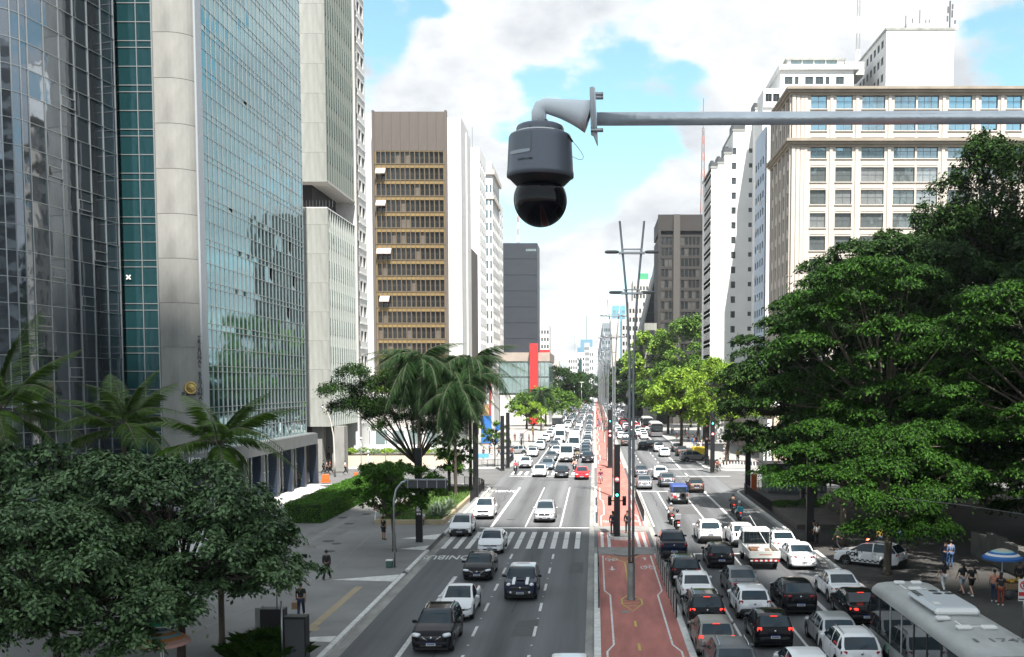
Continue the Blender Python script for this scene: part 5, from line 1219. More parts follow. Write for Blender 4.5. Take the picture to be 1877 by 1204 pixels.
for i, (px, py, s) in enumerate(((795, 948, 1.5), (812, 950, 1.6), (830, 946, 1.4), (822, 935, 1.4), (845, 935, 1.3), (804, 938, 1.3))):
    p = G(px, py, PVH+.26); agave(min(p.x, -12.9), max(p.y, 85.3), PVH+.26, s, ('front left', 'front middle', 'front right', 'middle', 'back right', 'back left')[i]+' grey-green agave in the planter beside the bus lane', 20, agm, seed=i)
shrubm = mat('shrub_leaf', (.05, .12, .02), .55, var=.4, scale=2, leaf=True, island=True)
def shrub(label, x, y, z, r, h, n, m, size=.12, group=None, cat='shrub'):
    root = thing('shrub', label, cat, (x, y, z), 0, group)
    MB().tube([(0, 0, -.03), (0, 0, h*.5)], [.05, .03], 6).obj('stem', barkd, root)
    th = rng.uniform(0, 2*np.pi, n); u = rng.uniform(-.1, 1, n); rr = np.sqrt(np.clip(1-u*u, 0, 1))*(1+.12*np.sin(th*5+u*9)); k = rng.uniform(.82, 1.03, n)
    P = np.stack([np.cos(th)*rr*r*k, np.sin(th)*rr*r*k, (u*.5+.5)*h*k], 1); Nn = P/np.linalg.norm(P, axis=1)[:, None]
    V, F_ = leaf_quads(n, P, Nn, np.full(n, size)); o = put('foliage', npmesh('foliage', V, F_, m), root); o['kind'] = 'stuff'; return root
shrub('round green shrub at the left end of the raised planter', -17.0, 86.2, PVH+.26, .9, 1.1, 2500, shrubm)
# grassy clump bed by the black cabinets, bottom left
for i, (px, py, s) in enumerate(((455, 1188, 1.1), (490, 1180, 1.1), (525, 1184, 1.1), (470, 1210, 1.2), (505, 1212, 1.2), (540, 1206, 1.1), (435, 1208, 1.1))):
    p = G(px, py, PVH); root = thing('ornamental_grass', 'clump of strappy green leaves in the bed by the black cabinets', 'plant', (p.x, p.y, PVH), 0, 'strappy clumps by the black cabinets')
    n = 420; a = rng.uniform(0, 2*np.pi, n); l = .75*s*rng.uniform(.6, 1.1, n); sp = rng.uniform(.1, .75, n); b0_ = rng.uniform(-.3, .3, (n, 2))
    B0 = np.stack([b0_[:, 0], b0_[:, 1], np.zeros(n)], 1); d = np.stack([np.cos(a)*sp, np.sin(a)*sp, np.ones(n)], 1); w = np.stack([-np.sin(a), np.cos(a), 0*a], 1)*.018
    M1 = B0+d*(l*.6)[:, None]; T = B0+np.stack([np.cos(a)*sp*1.5, np.sin(a)*sp*1.5, .9-sp*.3], 1)*l[:, None]
    V = np.stack([B0-w, B0+w, M1+w, T, M1-w], 1).reshape(-1, 3); o = put('leaves', npmesh('strap_leaves', V, np.arange(5*n).reshape(n, 5), shrubm), root); o['kind'] = 'stuff'
# terraced beds in the sunny plaza beyond the side street (behind the hedge)
bedw = mat('pale_bed_wall', (.52, .46, .36), .85, var=.1, scale=.8)  # pale tan wall of the beds
o = thing('terraced_planter', 'pale terraced planter in the sunny plaza beyond the side street', 'planter', (-28, 150, PVH))
MB().box(-10, 8.5, -6, -5.6, 0, 1.5).obj('planter_wall', bedw, o); MB().box(-10, 8.5, -5.58, 2, 0, 1.35).obj('soil', MATS['bed_soil'], o); MB().box(-10, 9.5, 2.02, 12, 0, 2.0).obj('upper_terrace', white2, o)
palem = mat('silvery_shrub_leaf', (.22, .30, .16), .6, var=.3, scale=2, leaf=True, island=True)
for i in range(10):
    shrub(f"{('silvery', 'yellow-green', 'silvery')[i % 3]} shrub in the terraced planter, {ORD[i]} from the left", -36.5+i*1.75, 146.3+(i % 3)*.9, PVH+1.3, .95, 1.1, 900, (palem, lf_light, palem)[i % 3], .25, 'shrubs in the terraced planter')
for i in range(5): shrub(f'yellow-green shrub on the white podium roof, {ORD[i]} from the left', xat(692, 186)+i*1.6, 186, 9.8, 1.0, 1.5, 700, lf_light, .35, 'shrubs along the podium roof')
# ------------------------------------------------------------------ vehicles
def paint(name, col, metal=.0, rough=.12, coat=0): return mat('paint_'+name, col, rough, metal, spec=.16)
P_ = dict(white=paint('white', (.80, .81, .82)), black=paint('black', (.012, .012, .015)), silver=paint('silver', (.45, .46, .47), .6, .35), grey=paint('grey', (.12, .13, .14), .5, .35),
          navy=paint('navy', (.010, .016, .036)), red=paint('red', (.50, .02, .025)), champagne=paint('champagne', (.25, .235, .215), .5, .35), bluegrey=paint('blue_grey', (.14, .18, .22), .5, .35), brown=paint('brown', (.055, .042, .036), .3, .35), midgrey=paint('mid_grey', (.22, .23, .24), .5, .35))
carglass = facade_glass('car_glass', (.02, .035, .045), .25, .02, .0, 1, .45)
tyrem = mat('tyre_rubber', (.018, .018, .018), .85); rimm = mat('alloy_rim', (.38, .38, .39), .35, .8); rimd = mat('dark_rim', (.05, .05, .05), .4, .5)
trim = mat('black_trim', (.02, .02, .02), .6); headl = mat('headlamp_lens', (.75, .77, .8), .1, .3); tail = mat('tail_lamp_lens', (.30, .012, .015), .2)
tail_on = mat('tail_lamp_lit', (.5, .02, .02), .2, emit=(1, .05, .03), es=.55); chrome = mat('chrome', (.6, .6, .6), .15, 1.0); platem = mat('number_plate', (.62, .64, .68), .5); platebar = mat('plate_blue_bar', (.03, .08, .35), .5)
lampon = mat('headlamp_lit', (.9, .9, .9), .2, emit=(1, .97, .9), es=2.5)
SPEC = {
 'sedan': dict(L=4.50, W=1.76, top=[(0, .72), (.04, .93), (.12, 1.0), (.62, 1.03), (.80, 1.06), (1.45, 1.40), (1.8, 1.455), (2.3, 1.47), (2.75, 1.43), (3.02, 1.33), (3.52, 1.0), (3.9, .93), (4.25, .82), (4.42, .68), (4.5, .52)], rg=(.80, 1.45), ws=(2.75, 3.52), pil=[(1.30, 1.42), (2.12, 2.20)], wh=(.85, 3.62), belt=(.95, .92)),
 'hatch': dict(L=3.95, W=1.72, top=[(0, .72), (.03, .92), (.10, 1.02), (.22, 1.10), (.52, 1.40), (.85, 1.465), (1.5, 1.49), (2.05, 1.46), (2.3, 1.39), (2.95, 1.02), (3.3, .95), (3.68, .84), (3.87, .68), (3.95, .52)], rg=(.12, .52), ws=(2.05, 2.95), pil=[(.62, .78), (1.50, 1.58)], wh=(.68, 3.12), belt=(.98, .92)),
 'suv': dict(L=4.30, W=1.80, top=[(0, .80), (.03, 1.0), (.10, 1.12), (.20, 1.20), (.50, 1.54), (.85, 1.61), (1.6, 1.64), (2.25, 1.60), (2.5, 1.52), (3.12, 1.13), (3.5, 1.07), (3.98, .97), (4.2, .80), (4.3, .58)], rg=(.12, .50), ws=(2.25, 3.12), pil=[(.62, .80), (1.62, 1.70)], wh=(.78, 3.45), belt=(1.10, 1.04)),
 'coupe_suv': dict(L=4.35, W=1.79, top=[(0, .80), (.03, 1.05), (.12, 1.12), (.30, 1.16), (.95, 1.50), (1.3, 1.58), (1.9, 1.60), (2.35, 1.57), (2.6, 1.49), (3.2, 1.12), (3.55, 1.05), (4.02, .94), (4.25, .78), (4.35, .56)], rg=(.30, .95), ws=(2.35, 3.2), pil=[(.95, 1.1), (1.75, 1.83)], wh=(.80, 3.5), belt=(1.10, 1.03)),
 'mini': dict(L=4.10, W=1.80, top=[(0, .80), (.03, 1.0), (.10, 1.10), (.18, 1.18), (.36, 1.50), (.7, 1.55), (1.6, 1.58), (2.3, 1.55), (2.5, 1.48), (2.95, 1.12), (3.3, 1.08), (3.8, 1.0), (4.02, .86), (4.10, .60)], rg=(.10, .36), ws=(2.3, 2.95), pil=[(.55, .70), (1.55, 1.63)], wh=(.72, 3.32), belt=(1.10, 1.05)),
 'pickup': dict(L=4.95, W=1.86, top=[(0, .85), (.03, 1.08), (.08, 1.14), (1.30, 1.16), (1.42, 1.18), (1.72, 1.60), (2.1, 1.68), (2.6, 1.69), (3.0, 1.65), (3.25, 1.56), (3.85, 1.17), (4.2, 1.11), (4.65, 1.02), (4.85, .85), (4.95, .6)], rg=(1.42, 1.72), ws=(3.0, 3.85), pil=[(1.72, 1.86), (2.38, 2.46)], wh=(.95, 4.02), belt=(1.14, 1.08), bed=(.10, 1.30)),
 'small_pickup': dict(L=4.45, W=1.70, top=[(0, .78), (.03, .96), (.08, 1.0), (1.55, 1.02), (1.68, 1.04), (1.85, 1.42), (2.1, 1.49), (2.4, 1.50), (2.62, 1.46), (2.85, 1.38), (3.42, 1.02), (3.8, .95), (4.18, .85), (4.37, .70), (4.45, .54)], rg=(1.68, 1.85), ws=(2.62, 3.42), pil=[(1.85, 1.98)], wh=(.80, 3.60), belt=(.99, .92), bed=(.10, 1.55)),
}
WR = .325
def interp(pts, s):
    for (a, za), (b, zb) in zip(pts, pts[1:]):
        if s <= b: return za+(zb-za)*(s-a)/(b-a)
    return pts[-1][1]
def car_rings(sp, arch=True, fine=True):
    L_, W_, top = sp['L'], sp['W'], sp['top']
    st = set(round(p[0], 3) for p in top)
    if fine:
        for c in sp['wh']:
            for k in range(-6, 7): st.add(round(c+.39*math.sin(k*math.pi/12), 3))
        for a, b in sp['pil']: st |= {round(a, 3), round(b, 3)}
        for a in np.arange(.3, L_-.2, .3): st.add(round(float(a), 3))
    st = sorted(st); out = [st[0]]
    for s in st[1:]:
        if s-out[-1] > .022: out.append(s)
        elif any(abs(s-q) < 1e-6 for p in sp['pil'] for q in p) or s in (sp['rg'][0], sp['rg'][1], sp['ws'][0], sp['ws'][1]): out[-1] = s
    st = out; rings = []
    for s in st:
        T = interp(top, s); B = sp['belt'][0]+(sp['belt'][1]-sp['belt'][0])*s/L_; B = min(B, T-.03)
        e = min(s, L_-s); f = 1-.13*max(0, 1-e/.35)**2-.02*max(0, 1-e/1.3)
        w = W_/2*f; zl = .24+.10*max(0, 1-e/.3)
        inar = False
        if arch:
            for c in sp['wh']:
                d = abs(s-c)
                if d < .39: zl = max(zl, WR+math.sqrt(max(0, .39**2-d*d))); inar = True
        zl = min(zl, B-.12); g = T-B
        wt = w*.945-.30*min(g, .6)-.01
        r = [(w*(.975 if inar else .93), zl), (w*.99, zl+(B-zl)*.16), (w*1.0, zl+(B-zl)*.50), (w*.985, zl+(B-zl)*.84), (w*.945, B),
             ((w*.945+wt)/2+.012*min(1, g*2), B+g*.5), (wt, T-.045*min(1, g*3)-.004), (wt*.86, T-.012), (wt*.45, T-.002), (0, T)]
        rings.append((s, r))
    return rings
def loft_parts(sp):
    rg = car_rings(sp); L_ = sp['L']; n = len(rg); H_ = 10
    def vid(i, j, side): return (i*H_+j)*2+(0 if side > 0 else 1)
    V = []
    for s, r in rg:
        for (w, z) in r: V.append((w, s-L_/2, z)); V.append((-w, s-L_/2, z))
    parts = {'body': [], 'trim': [], 'windshield': [], 'rear_window': [], 'sideR': [], 'sideL': []}
    for i in range(n-1):
        s0, s1 = rg[i][0], rg[i+1][0]; sm = (s0+s1)/2
        g = min(interp(sp['top'], s0)-rg[i][1][4][1], interp(sp['top'], s1)-rg[i+1][1][4][1])
        for side in (1, -1):
            for j in range(H_-1):
                a, b, c, d = vid(i, j, side), vid(i, j+1, side), vid(i+1, j+1, side), vid(i+1, j, side)
                f = (a, d, c, b) if side > 0 else (a, b, c, d)
                k = 'body'
                inp = any(p[0]-1e-4 <= sm <= p[1]+1e-4 for p in sp['pil'])
                if j in (4, 5) and sp['rg'][0]+.1 < sm < sp['ws'][1]-.02 and g > .04 and not inp and not (('bed' in sp) and sm < sp['rg'][1]): k = 'sideR' if side > 0 else 'sideL'
                if j >= 7 and sp['ws'][0] < sm < sp['ws'][1]-.01: k = 'windshield'
                if j >= 7 and sp['rg'][0] < sm < sp['rg'][1]: k = 'rear_window'
                if j == 0: k = 'trim'
                if 'bed' in sp and j >= 7 and sp['bed'][0] < sm < sp['bed'][1]: k = 'skip'
                if k != 'skip': parts[k].append(f)
    for i, rev in ((0, False), (n-1, True)):
        for j in range(H_-1):
            f = (vid(i, j, 1), vid(i, j+1, 1), vid(i, j+1, -1), vid(i, j, -1)); parts['body' if j > 0 else 'trim'].append(f[::-1] if rev else f)
    return V, parts, rg
def sub(V, faces, out=0.0):
    m = {}; vv = []; ff = []
    for f in faces:
        g = []
        for i in f:
            if i not in m: m[i] = len(vv); vv.append(V[i])
            g.append(m[i])
        ff.append(g)
    return vv, ff
WHEEL = {}
def wheel_meshes():
    if WHEEL: return WHEEL
    b = MB(); b.lathe([(.19, -.10), (.29, -.105), (.32, -.085), (.325, 0), (.32, .085), (.29, .105), (.19, .10)], 20, axis='x'); WHEEL['tyre'] = b.mesh('wheel', tyrem)
    for nm, m in (('rim', rimm), ('rim_dark', rimd)):
        b = MB(); b.lathe([(.20, -.09), (.20, .09)], 16, axis='x', mi=0); b.lathe([(.001, .03), (.195, .03)], 12, axis='x', mi=1); b.lathe([(.195, -.03), (.001, -.03)], 12, axis='x', mi=1)
        b.lathe([(.05, .1), (.05, -.1)], 8, axis='x', mi=0)
        for k in range(5):
            M = Matrix.Rotation(2*math.pi*k/5, 4, 'X'); b.box(.045, .095, -.028, .028, .03, .20, 0, M); b.box(-.095, -.045, -.028, .028, .03, .20, 0, M)
        WHEEL[nm] = b.mesh('rim', [m, trim])
    return WHEEL
CARC = {}
def car_proto(kind, style=''):
    key = (kind, style)
    if key in CARC: return CARC[key]
    sp = SPEC[kind]; V, parts, rg = loft_parts(sp); L_, W_ = sp['L'], sp['W']; out = []
    white = P_['white']
    b = MB(); vv, ff = sub(V, parts['body']); b.add(vv, ff, 0, True); vv, ff = sub(V, parts['trim']); b.add(vv, ff, 1, True)
    # door seams as thin dark lines, arch lips
    def seam(s, j0, j1, dz=0):
        for sd in (1, -1):
            # interpolate ring at s
            for i in range(len(rg)-1):
                if rg[i][0] <= s <= rg[i+1][0]: break
            t = (s-rg[i][0])/(rg[i+1][0]-rg[i][0]); pts = []
            for j in range(j0, j1+1):
                a, c = rg[i][1][j], rg[i+1][1][j]; pts.append((sd*(a[0]+(c[0]-a[0])*t+.001), s-L_/2, a[1]+(c[1]-a[1])*t))
            b.tube(pts, .007, 3, 1, False)
    dm = (sp['pil'][-1][0]+sp['pil'][-1][1])/2
    for s in (dm, sp['ws'][1]-.30)+((dm-.95,) if 'bed' not in sp or kind == 'pickup' else ()): seam(s, 1, 4)
    out.append(('body', b.mesh('body', [white, trim]), (0, 0, 0), (0, 0, 0), 'paint', []))
    for k, nm in (('windshield', 'windshield'), ('rear_window', 'rear_window'), ('sideR', 'side_window'), ('sideL', 'side_window')):
        vv, ff = sub(V, parts[k])
        if ff: m_ = MB().add(vv, ff, 0, True).mesh(nm, carglass); out.append((nm, m_, (0, 0, 0), (0, 0, 0), None, []))
    out.append(('underbody', MB().box(-W_/2*.80, W_/2*.80, -L_/2+.12, L_/2-.12, .20, .66).mesh('underbody', trim), (0, 0, 0), (0, 0, 0), None, []))
    wm = wheel_meshes()
    for c in sp['wh']:
        for sd in (1, -1): out.append(('wheel', wm['tyre'], (sd*(W_/2-.115), c-L_/2, WR), (0, 0, 0), None, [('rim', wm['rim_dark' if 'd' in style else 'rim'])]))
    suvish = kind in ('suv', 'coupe_suv', 'pickup', 'mini'); zb = .14 if suvish else 0.0
    # front
    yF = L_/2
    fm = MB().blob((0, yF-.14, .42+zb*.3), (W_*.44, .17, .155), 14, 6, .35); out.append(('front_bumper', fm.mesh('front_bumper', [white]), (0, 0, 0), (0, 0, 0), 'trim' if 'k' in style else 'paint', []))
    out.append(('lower_grille', MB().box(-.48, .48, yF-.1, yF+.045, .30+zb*.3, .42+zb*.3, bev=.02).mesh('lower_grille', trim), (0, 0, 0), (0, 0, 0), None, []))
    gz = .60+zb
    gb = MB().box(-.46, .46, yF-.3, yF+.01-(.02 if not suvish else 0), gz-.075-zb*.25, gz+.06, bev=.02)
    gb.box(-.5, .5, yF-.02, yF+.022, gz+.01, gz+.03, 1)
    if 'n' in style:
        gb.box(-.45, -.1, yF-.02, yF+.03, gz+.02, gz+.045, 1, Matrix.Rotation(0, 4, 'Y')); 
        for sd in (1, -1): gb.tube([(sd*.42, yF+.0, gz+.07), (sd*.14, yF+.03, gz-.12)], .022, 5, 1)
    out.append(('grille', gb.mesh('grille', [trim, chrome]), (0, 0, 0), (0, 0, 0), None, []))
    out.append(('emblem', MB().lathe([(.001, .05), (.055, .045), (.06, .0)], 12, (0, yF-.01, gz), axis='y').mesh('emblem', chrome), (0, 0, 0), (0, 0, 0), None, []))
    pl = MB().box(-.2, .2, 0, .02, -.065, .065).box(-.2, .2, -.001, .024, .04, .0655, 1); pl.box(-.16, .16, 0, .0225, -.04, .02, 2)
    plm = pl.mesh('number_plate', [platem, platebar, mat('plate_characters', (.16, .16, .17), .6)])
    out.append(('number_plate', plm, (0, yF+.035, .44+zb*.3), (0, 0, 0), None, []))
    out.append(('number_plate', plm, (0, -L_/2-.05, .52+zb*.6 if kind not in ('hatch', 'suv') else .60+zb), (0, 0, math.pi), None, []))
    hz = .68+zb*1.15
    if kind == 'mini':
        h = MB(); h.lathe([(.001, .10), (.10, .07), (.13, .0), (.12, -.1)], 14, axis='y'); hm = h.mesh('headlight', headl)
        for sd in (1, -1): out.append(('headlight', hm, (sd*.62, yF-.17, .86), (0, 0, -sd*.15), None, []))
    else:
        for sd in (1, -1): out.append(('headlight', MB().blob((0, 0, 0), (.19, .16, .065+zb*.1), 12, 6, .6).mesh('headlight', headl), (sd*(W_/2-.245), yF-.155, hz), (0, -sd*.12, -sd*.35), None, []))
    yR = -L_/2
    rbm = MB().blob((0, yR+.14, .44+zb*.3), (W_*.45, .19, .17), 14, 6, .35); out.append(('rear_bumper', rbm.mesh('rear_bumper', [white]), (0, 0, 0), (0, 0, 0), 'trim' if ('k' in style or 'r' in style) else 'paint', []))
    if kind in ('sedan', 'coupe_suv'): r_ = (.22, .10, .07); p_ = (W_/2-.27, yR+.12, .86+zb)
    elif kind == 'pickup': r_ = (.10, .08, .15); p_ = (W_/2-.17, yR+.10, .98)
    elif kind == 'hatch': r_ = (.12, .10, .12); p_ = (W_/2-.20, yR+.13, .88)
    else: r_ = (.15, .10, .10); p_ = (W_/2-.22, yR+.14, .98 if suvish else .84)
    tm = MB().blob((0, 0, 0), r_, 12, 6, .55).mesh('tail_light', tail); tm_on = tm.copy(); tm_on.materials[0] = tail_on
    for sd in (1, -1): out.append(('tail_light', tm_on if 'b' in style else tm, (sd*p_[0], p_[1], p_[2]), (0, 0, sd*.3), None, []))
    if 'b' in style: out.append(('brake_light', MB().box(-.16, .16, 0, .03, 0, .03).mesh('brake_light', tail_on), (0, sp['rg'][1]-L_/2-.06, interp(sp['top'], sp['rg'][1])-.01), (0, 0, 0), None, []))
    if kind != 'mini': out.append(('badge', MB().lathe([(.001, -.03), (.05, -.03), (.055, 0)], 10, axis='y').mesh('badge', chrome), (0, yR+.0, .84+zb*1.1), (0, 0, 0), None, []))
    mm = MB().blob((0, 0, 0), (.11, .07, .075), 10, 6, .7); mm.box(-.12, 0, -.02, .02, -.06, -.03, 0)
    mmh = mm.mesh('mirror', [white])
    for sd in (1, -1): out.append(('mirror', mmh, (sd*(W_/2+.075), sp['ws'][1]-L_/2-.42, sp['belt'][1]+.06), (0, 0, 0), 'paint', []))
    hd = MB().box(-.012, .012, -.09, .09, -.015, .015, bev=.005).mesh('door_handle', chrome if 'k' not in style else trim)
    for sd in (1, -1):
        for s in (dm-.16, dm+.86-1.0+.0 if False else dm-.16-.0): out.append(('door_handle', hd, (sd*(W_/2*.985+.008), s-L_/2, .84+zb), (0, 0, 0), None, [])); break
        if 'bed' not in sp: out.append(('door_handle', hd, (sd*(W_/2*.985+.008), dm-.85-L_/2, .85+zb), (0, 0, 0), None, []))
    if 'r' in style or kind == 'suv' and 'p' not in style:
        y0, y1 = .75-L_/2, 2.3-L_/2; zt = interp(sp['top'], 1.5)
        for sd in (1, -1): out.append(('roof_rail', MB().tube([(0, y0, -.04), (0, y0+.12, .03), (0, y1-.15, .03), (0, y1, -.04)], .022, 6).mesh('roof_rail', chrome if 'c' in style else trim), (sd*.56, 0, zt), (0, 0, 0), None, []))
    if 't' in style: out.append(('taxi_sign', MB().blob((0, 0, 0), (.16, .07, .06), 10, 6, .6).mesh('taxi_sign', whitepl), (0, .05, interp(sp['top'], L_/2)+.05), (0, 0, 0), None, []))
    if 'a' in style or kind == 'hatch': out.append(('antenna', MB().tube([(0, 0, 0), (0, -.12, .16)], .008, 4).mesh('antenna', trim), (0, .25, interp(sp['top'], L_/2+.25)), (0, 0, 0), None, []))
    if 'sp' in style: out.append(('spoiler', MB().box(-.62, .62, -.08, .08, .12, .15, bev=.01).box(-.5, -.45, -.03, .03, 0, .13).box(.45, .5, -.03, .03, 0, .13).mesh('spoiler', white), (0, yR+.2, 1.0), (0, 0, 0), 'paint', []))
    if 'bed' in sp:
        a, c = sp['bed']; zt = interp(sp['top'], .6)
        out.append(('load_bed', MB().box(-W_*.38, W_*.38, a-L_/2, c-L_/2, zt-.35, zt-.30).mesh('load_bed', trim), (0, 0, 0), (0, 0, 0), None, []))
        if kind == 'pickup': out.append(('bed_cover', MB().box(-W_*.40, W_*.40, a-L_/2, c-L_/2, zt-.06, zt-.02, bev=.01).mesh('bed_cover', trim), (0, 0, 0), (0, 0, 0), None, []))
    if 'wiper' not in style and kind in ('hatch', 'suv'): out.append(('wiper', MB().tube([(-.05, yR+.13, sp['top'][3][1]+.01), (.28, yR+.2, sp['top'][3][1]+.1)], .01, 4).mesh('wiper', trim), (0, 0, 0), (0, 0, 0), None, []))
    CARC[key] = out; return out
def paintslot(o, m):
    o.material_slots[0].link = 'OBJECT'; o.material_slots[0].material = m
def car(kind, style, color, label, px, py, rz=0.0, roofc=None, group=None, pos=None, cat='car', name='car'):
    sp = SPEC[kind]
    if pos is None:
        g = G(px, py); pos = (g.x, g.y+sp['L']/2)
    t = thing(name, label, cat, (pos[0], pos[1], .004), rz, group)
    for (nm, me, loc, rot, how, ch) in car_proto(kind, style):
        o = put(nm, me, t, loc, rot)
        if how == 'paint': paintslot(o, P_[color])
        elif how == 'trim': paintslot(o, trim)
        for cn, cm in ch: put(cn, cm, o)
    return t
PI = math.pi
# ---- towards us, left carriageway
car('suv', 'cn', 'black', 'black SUV nearest the camera on the left, glass roof and V-shaped chrome grille', 790, 1201, PI)
car('small_pickup', '', 'white', 'white two-door pickup right behind the nearest black SUV', 834, 1141, PI)
car('sedan', 'n', 'black', 'black sedan with a V-shaped chrome grille astride the bus lane line', 874, 1067, PI)
car('sedan', '', 'white', 'white sedan driving over the zebra crossing, black sedan just ahead of it', 898, 1017, PI)
car('hatch', 'k', 'white', 'white hatchback in the bus lane stopped just before the zebra crossing', 842, 985, PI)
car('suv', '', 'white', 'white SUV in the bus lane following the white hatchback, headlights on', 885, 953, PI)
mc = car('mini', 'k', 'navy', 'dark blue hatchback with white roof and white bonnet stripes', 953, 1103, PI)
V_, p_, rg_ = loft_parts(SPEC['mini']); sp = SPEC['mini']
rb = MB()
rf = [(w, s-sp['L']/2, z) for s, r in rg_ if .5 < s < 2.3 for (w, z) in (r[6], r[7], r[8], r[9])]
nr = len(rf)//4; vv = [(x*s_, y, z+.008) for s_ in (1, -1) for x, y, z in rf]; ff = []
for s_ in (0, 1):
    for i in range(nr-1):
        for j in range(3):
            q = (s_*nr*4+i*4+j, s_*nr*4+i*4+4+j, s_*nr*4+i*4+5+j, s_*nr*4+i*4+1+j); ff.append(q if s_ == 0 else q[::-1])
rb.add(vv, ff, 0, True).obj('roof_skin', P_['white'], mc)
for sd in (1, -1):
    pts = [(s-sp['L']/2, interp(sp['top'], s)+.006) for s in (2.98, 3.3, 3.55, 3.8, 3.95)]
    b = MB(); b.add([p for y, z in pts for p in ((sd*.28, y, z), (sd*.44, y, z-.004))], [(2*i, 2*i+1, 2*i+3, 2*i+2) if sd > 0 else (2*i+1, 2*i, 2*i+2, 2*i+3) for i in range(4)]); b.obj('bonnet_stripe', P_['white'], mc)
    MB().lathe([(.001, .05), (.06, .04), (.07, 0)], 10, (sd*.5, 2.05, .5), axis='y').obj('fog_light', headl, mc)
MB().box(-.22, .22, 1.1+.25, 1.1+.5, 0, .05, bev=.015).obj('bonnet_scoop', trim, mc, (0, 0, 1.06))
car('suv', 'c', 'silver', 'silver SUV alone in the middle lane beyond the zebra crossing', 998, 959, PI)
car('hatch', 'p', 'white', 'white car at the bottom edge of the picture with only its roof in view', 0, 0, PI, pos=(-.95, 37.4))
car('sedan', '', 'white', 'white sedan at the far stop line, left of the black car', 988, 875, PI)
car('sedan', 'k', 'black', 'black car at the far stop line between the white sedan and red hatchback', 1029, 877, PI)
car('hatch', '', 'red', 'red hatchback waiting at the far stop line', 1066.5, 880, PI)
car('hatch', 'k', 'white', 'white hatchback by the left kerb behind the far stop line', 962, 859, PI)
car('sedan', '', 'bluegrey', 'blue-grey sedan half hidden behind the white sedan at the far stop line', 1003, 862, PI)
car('sedan', '', 'grey', 'dark grey sedan on the far zebra crossing beside the white minibus', 1010, 846, PI)
car('suv', '', 'black', 'black SUV leading the long right-hand column at the far zebra crossing', 1077.5, 849, PI)
car('hatch', '', 'white', 'white car just behind the leftmost waiting hatchback at the far junction', 975, 838, PI)
car('hatch', '', 'white', 'white car between the grey sedan and the white minibus', 1019, 835, PI)
g = G(943, 833); car('hatch', '', 'silver', 'silver hatchback seen side-on turning out of the left side pavement', 0, 0, R(115), pos=(g.x, g.y))
for k, (c, kd, lb) in enumerate((('grey', 'sedan', 'second'), ('bluegrey', 'suv', 'third'), ('black', 'suv', 'fourth'), ('silver', 'sedan', 'fifth'), ('white', 'sedan', 'sixth'))):
    car(kd, '', c, f'{c if c != "bluegrey" else "blue-grey"} car, {lb} in the median-side column behind the black SUV', 0, 0, PI, pos=(-1.45, 155.5+3.2+(k+1)*6.2))
# ---- away from us, right carriageway
car('pickup', 'k', 'navy', 'black double-cab pickup just behind the right stop line by the median', 1236, 1027)
car('suv', 'c', 'black', 'black SUV behind the black pickup in the lane by the median', 1258, 1077)
car('sedan', '', 'white', 'white sedan between two black SUVs in the lane by the median', 1280, 1112)
car('suv', 'cb', 'black', 'black SUV with lit brake lights and silver roof rails by the median', 1297, 1157)
car('hatch', 'b', 'champagne', 'champagne hatchback with lit brake lights near the bottom edge by the median', 1315, 1208)
car('suv', 'c', 'grey', 'grey car cut by the bottom edge, only its roof in view', 0, 0, 0, pos=(5.35, 40.6))
car('suv', 'kc', 'white', 'white SUV with silver roof rails beyond the right stop line', 1303, 998)
car('coupe_suv', 'k', 'white', 'white crossover with black tailgate ahead of the flatbed truck', 1364, 1005)
car('hatch', '', 'black', 'black hatchback on the right stop line left of the flatbed truck', 1323, 1044)
car('sedan', 't', 'white', 'white taxi sedan at the kerb right of the flatbed truck, furthest of the taxis', 1441, 1019)
car('sedan', 't', 'white', 'white taxi sedan with a dark red plate behind the flatbed truck', 1474, 1046)
car('sedan', 'sp', 'midgrey', 'grey sedan with a boot spoiler in the second lane', 1366, 1100)
car('hatch', 'k', 'white', 'small white hatchback with black rear bumper in the second lane', 1384, 1138)
car('coupe_suv', 'd', 'black', 'black crossover with a full-width tail in the third lane', 1468, 1130)
car('hatch', 'b', 'black', 'black hatchback with lit brake lights in the second lane near the bottom', 1421, 1192)
car('sedan', 't', 'white', 'white taxi sedan in the bus lane ahead of the silver bus', 1553, 1110)
car('sedan', 'b', 'black', 'black sedan with lit tail lamps half hidden by the silver bus', 1590, 1150)
car('hatch', '', 'silver', 'silver hatchback beside the silver bus in the third lane', 1541, 1200)
car('suv', 'c', 'white', 'white SUV beside the bus at the bottom edge with black roof rails', 0, 0, 0, pos=(10.55, 42.4))
car('hatch', 'p', 'white', 'white car at the bottom edge in the second lane, barely in view', 0, 0, 0, pos=(8.05, 39.5))
car('sedan', '', 'grey', 'dark sedan first beyond the far stop line by the median', 1176, 876)
car('sedan', '', 'midgrey', 'grey sedan waiting at the far right stop line by the tall lamp', 1182, 898)
car('suv', '', 'white', 'white SUV in the junction behind the dark grey crossover', 1211, 880)
car('coupe_suv', 'c', 'grey', 'dark grey crossover in the middle of the far junction', 1224, 894)
car('hatch', '', 'brown', 'brown-grey hatchback in the far junction near the bus lane', 1277, 904)
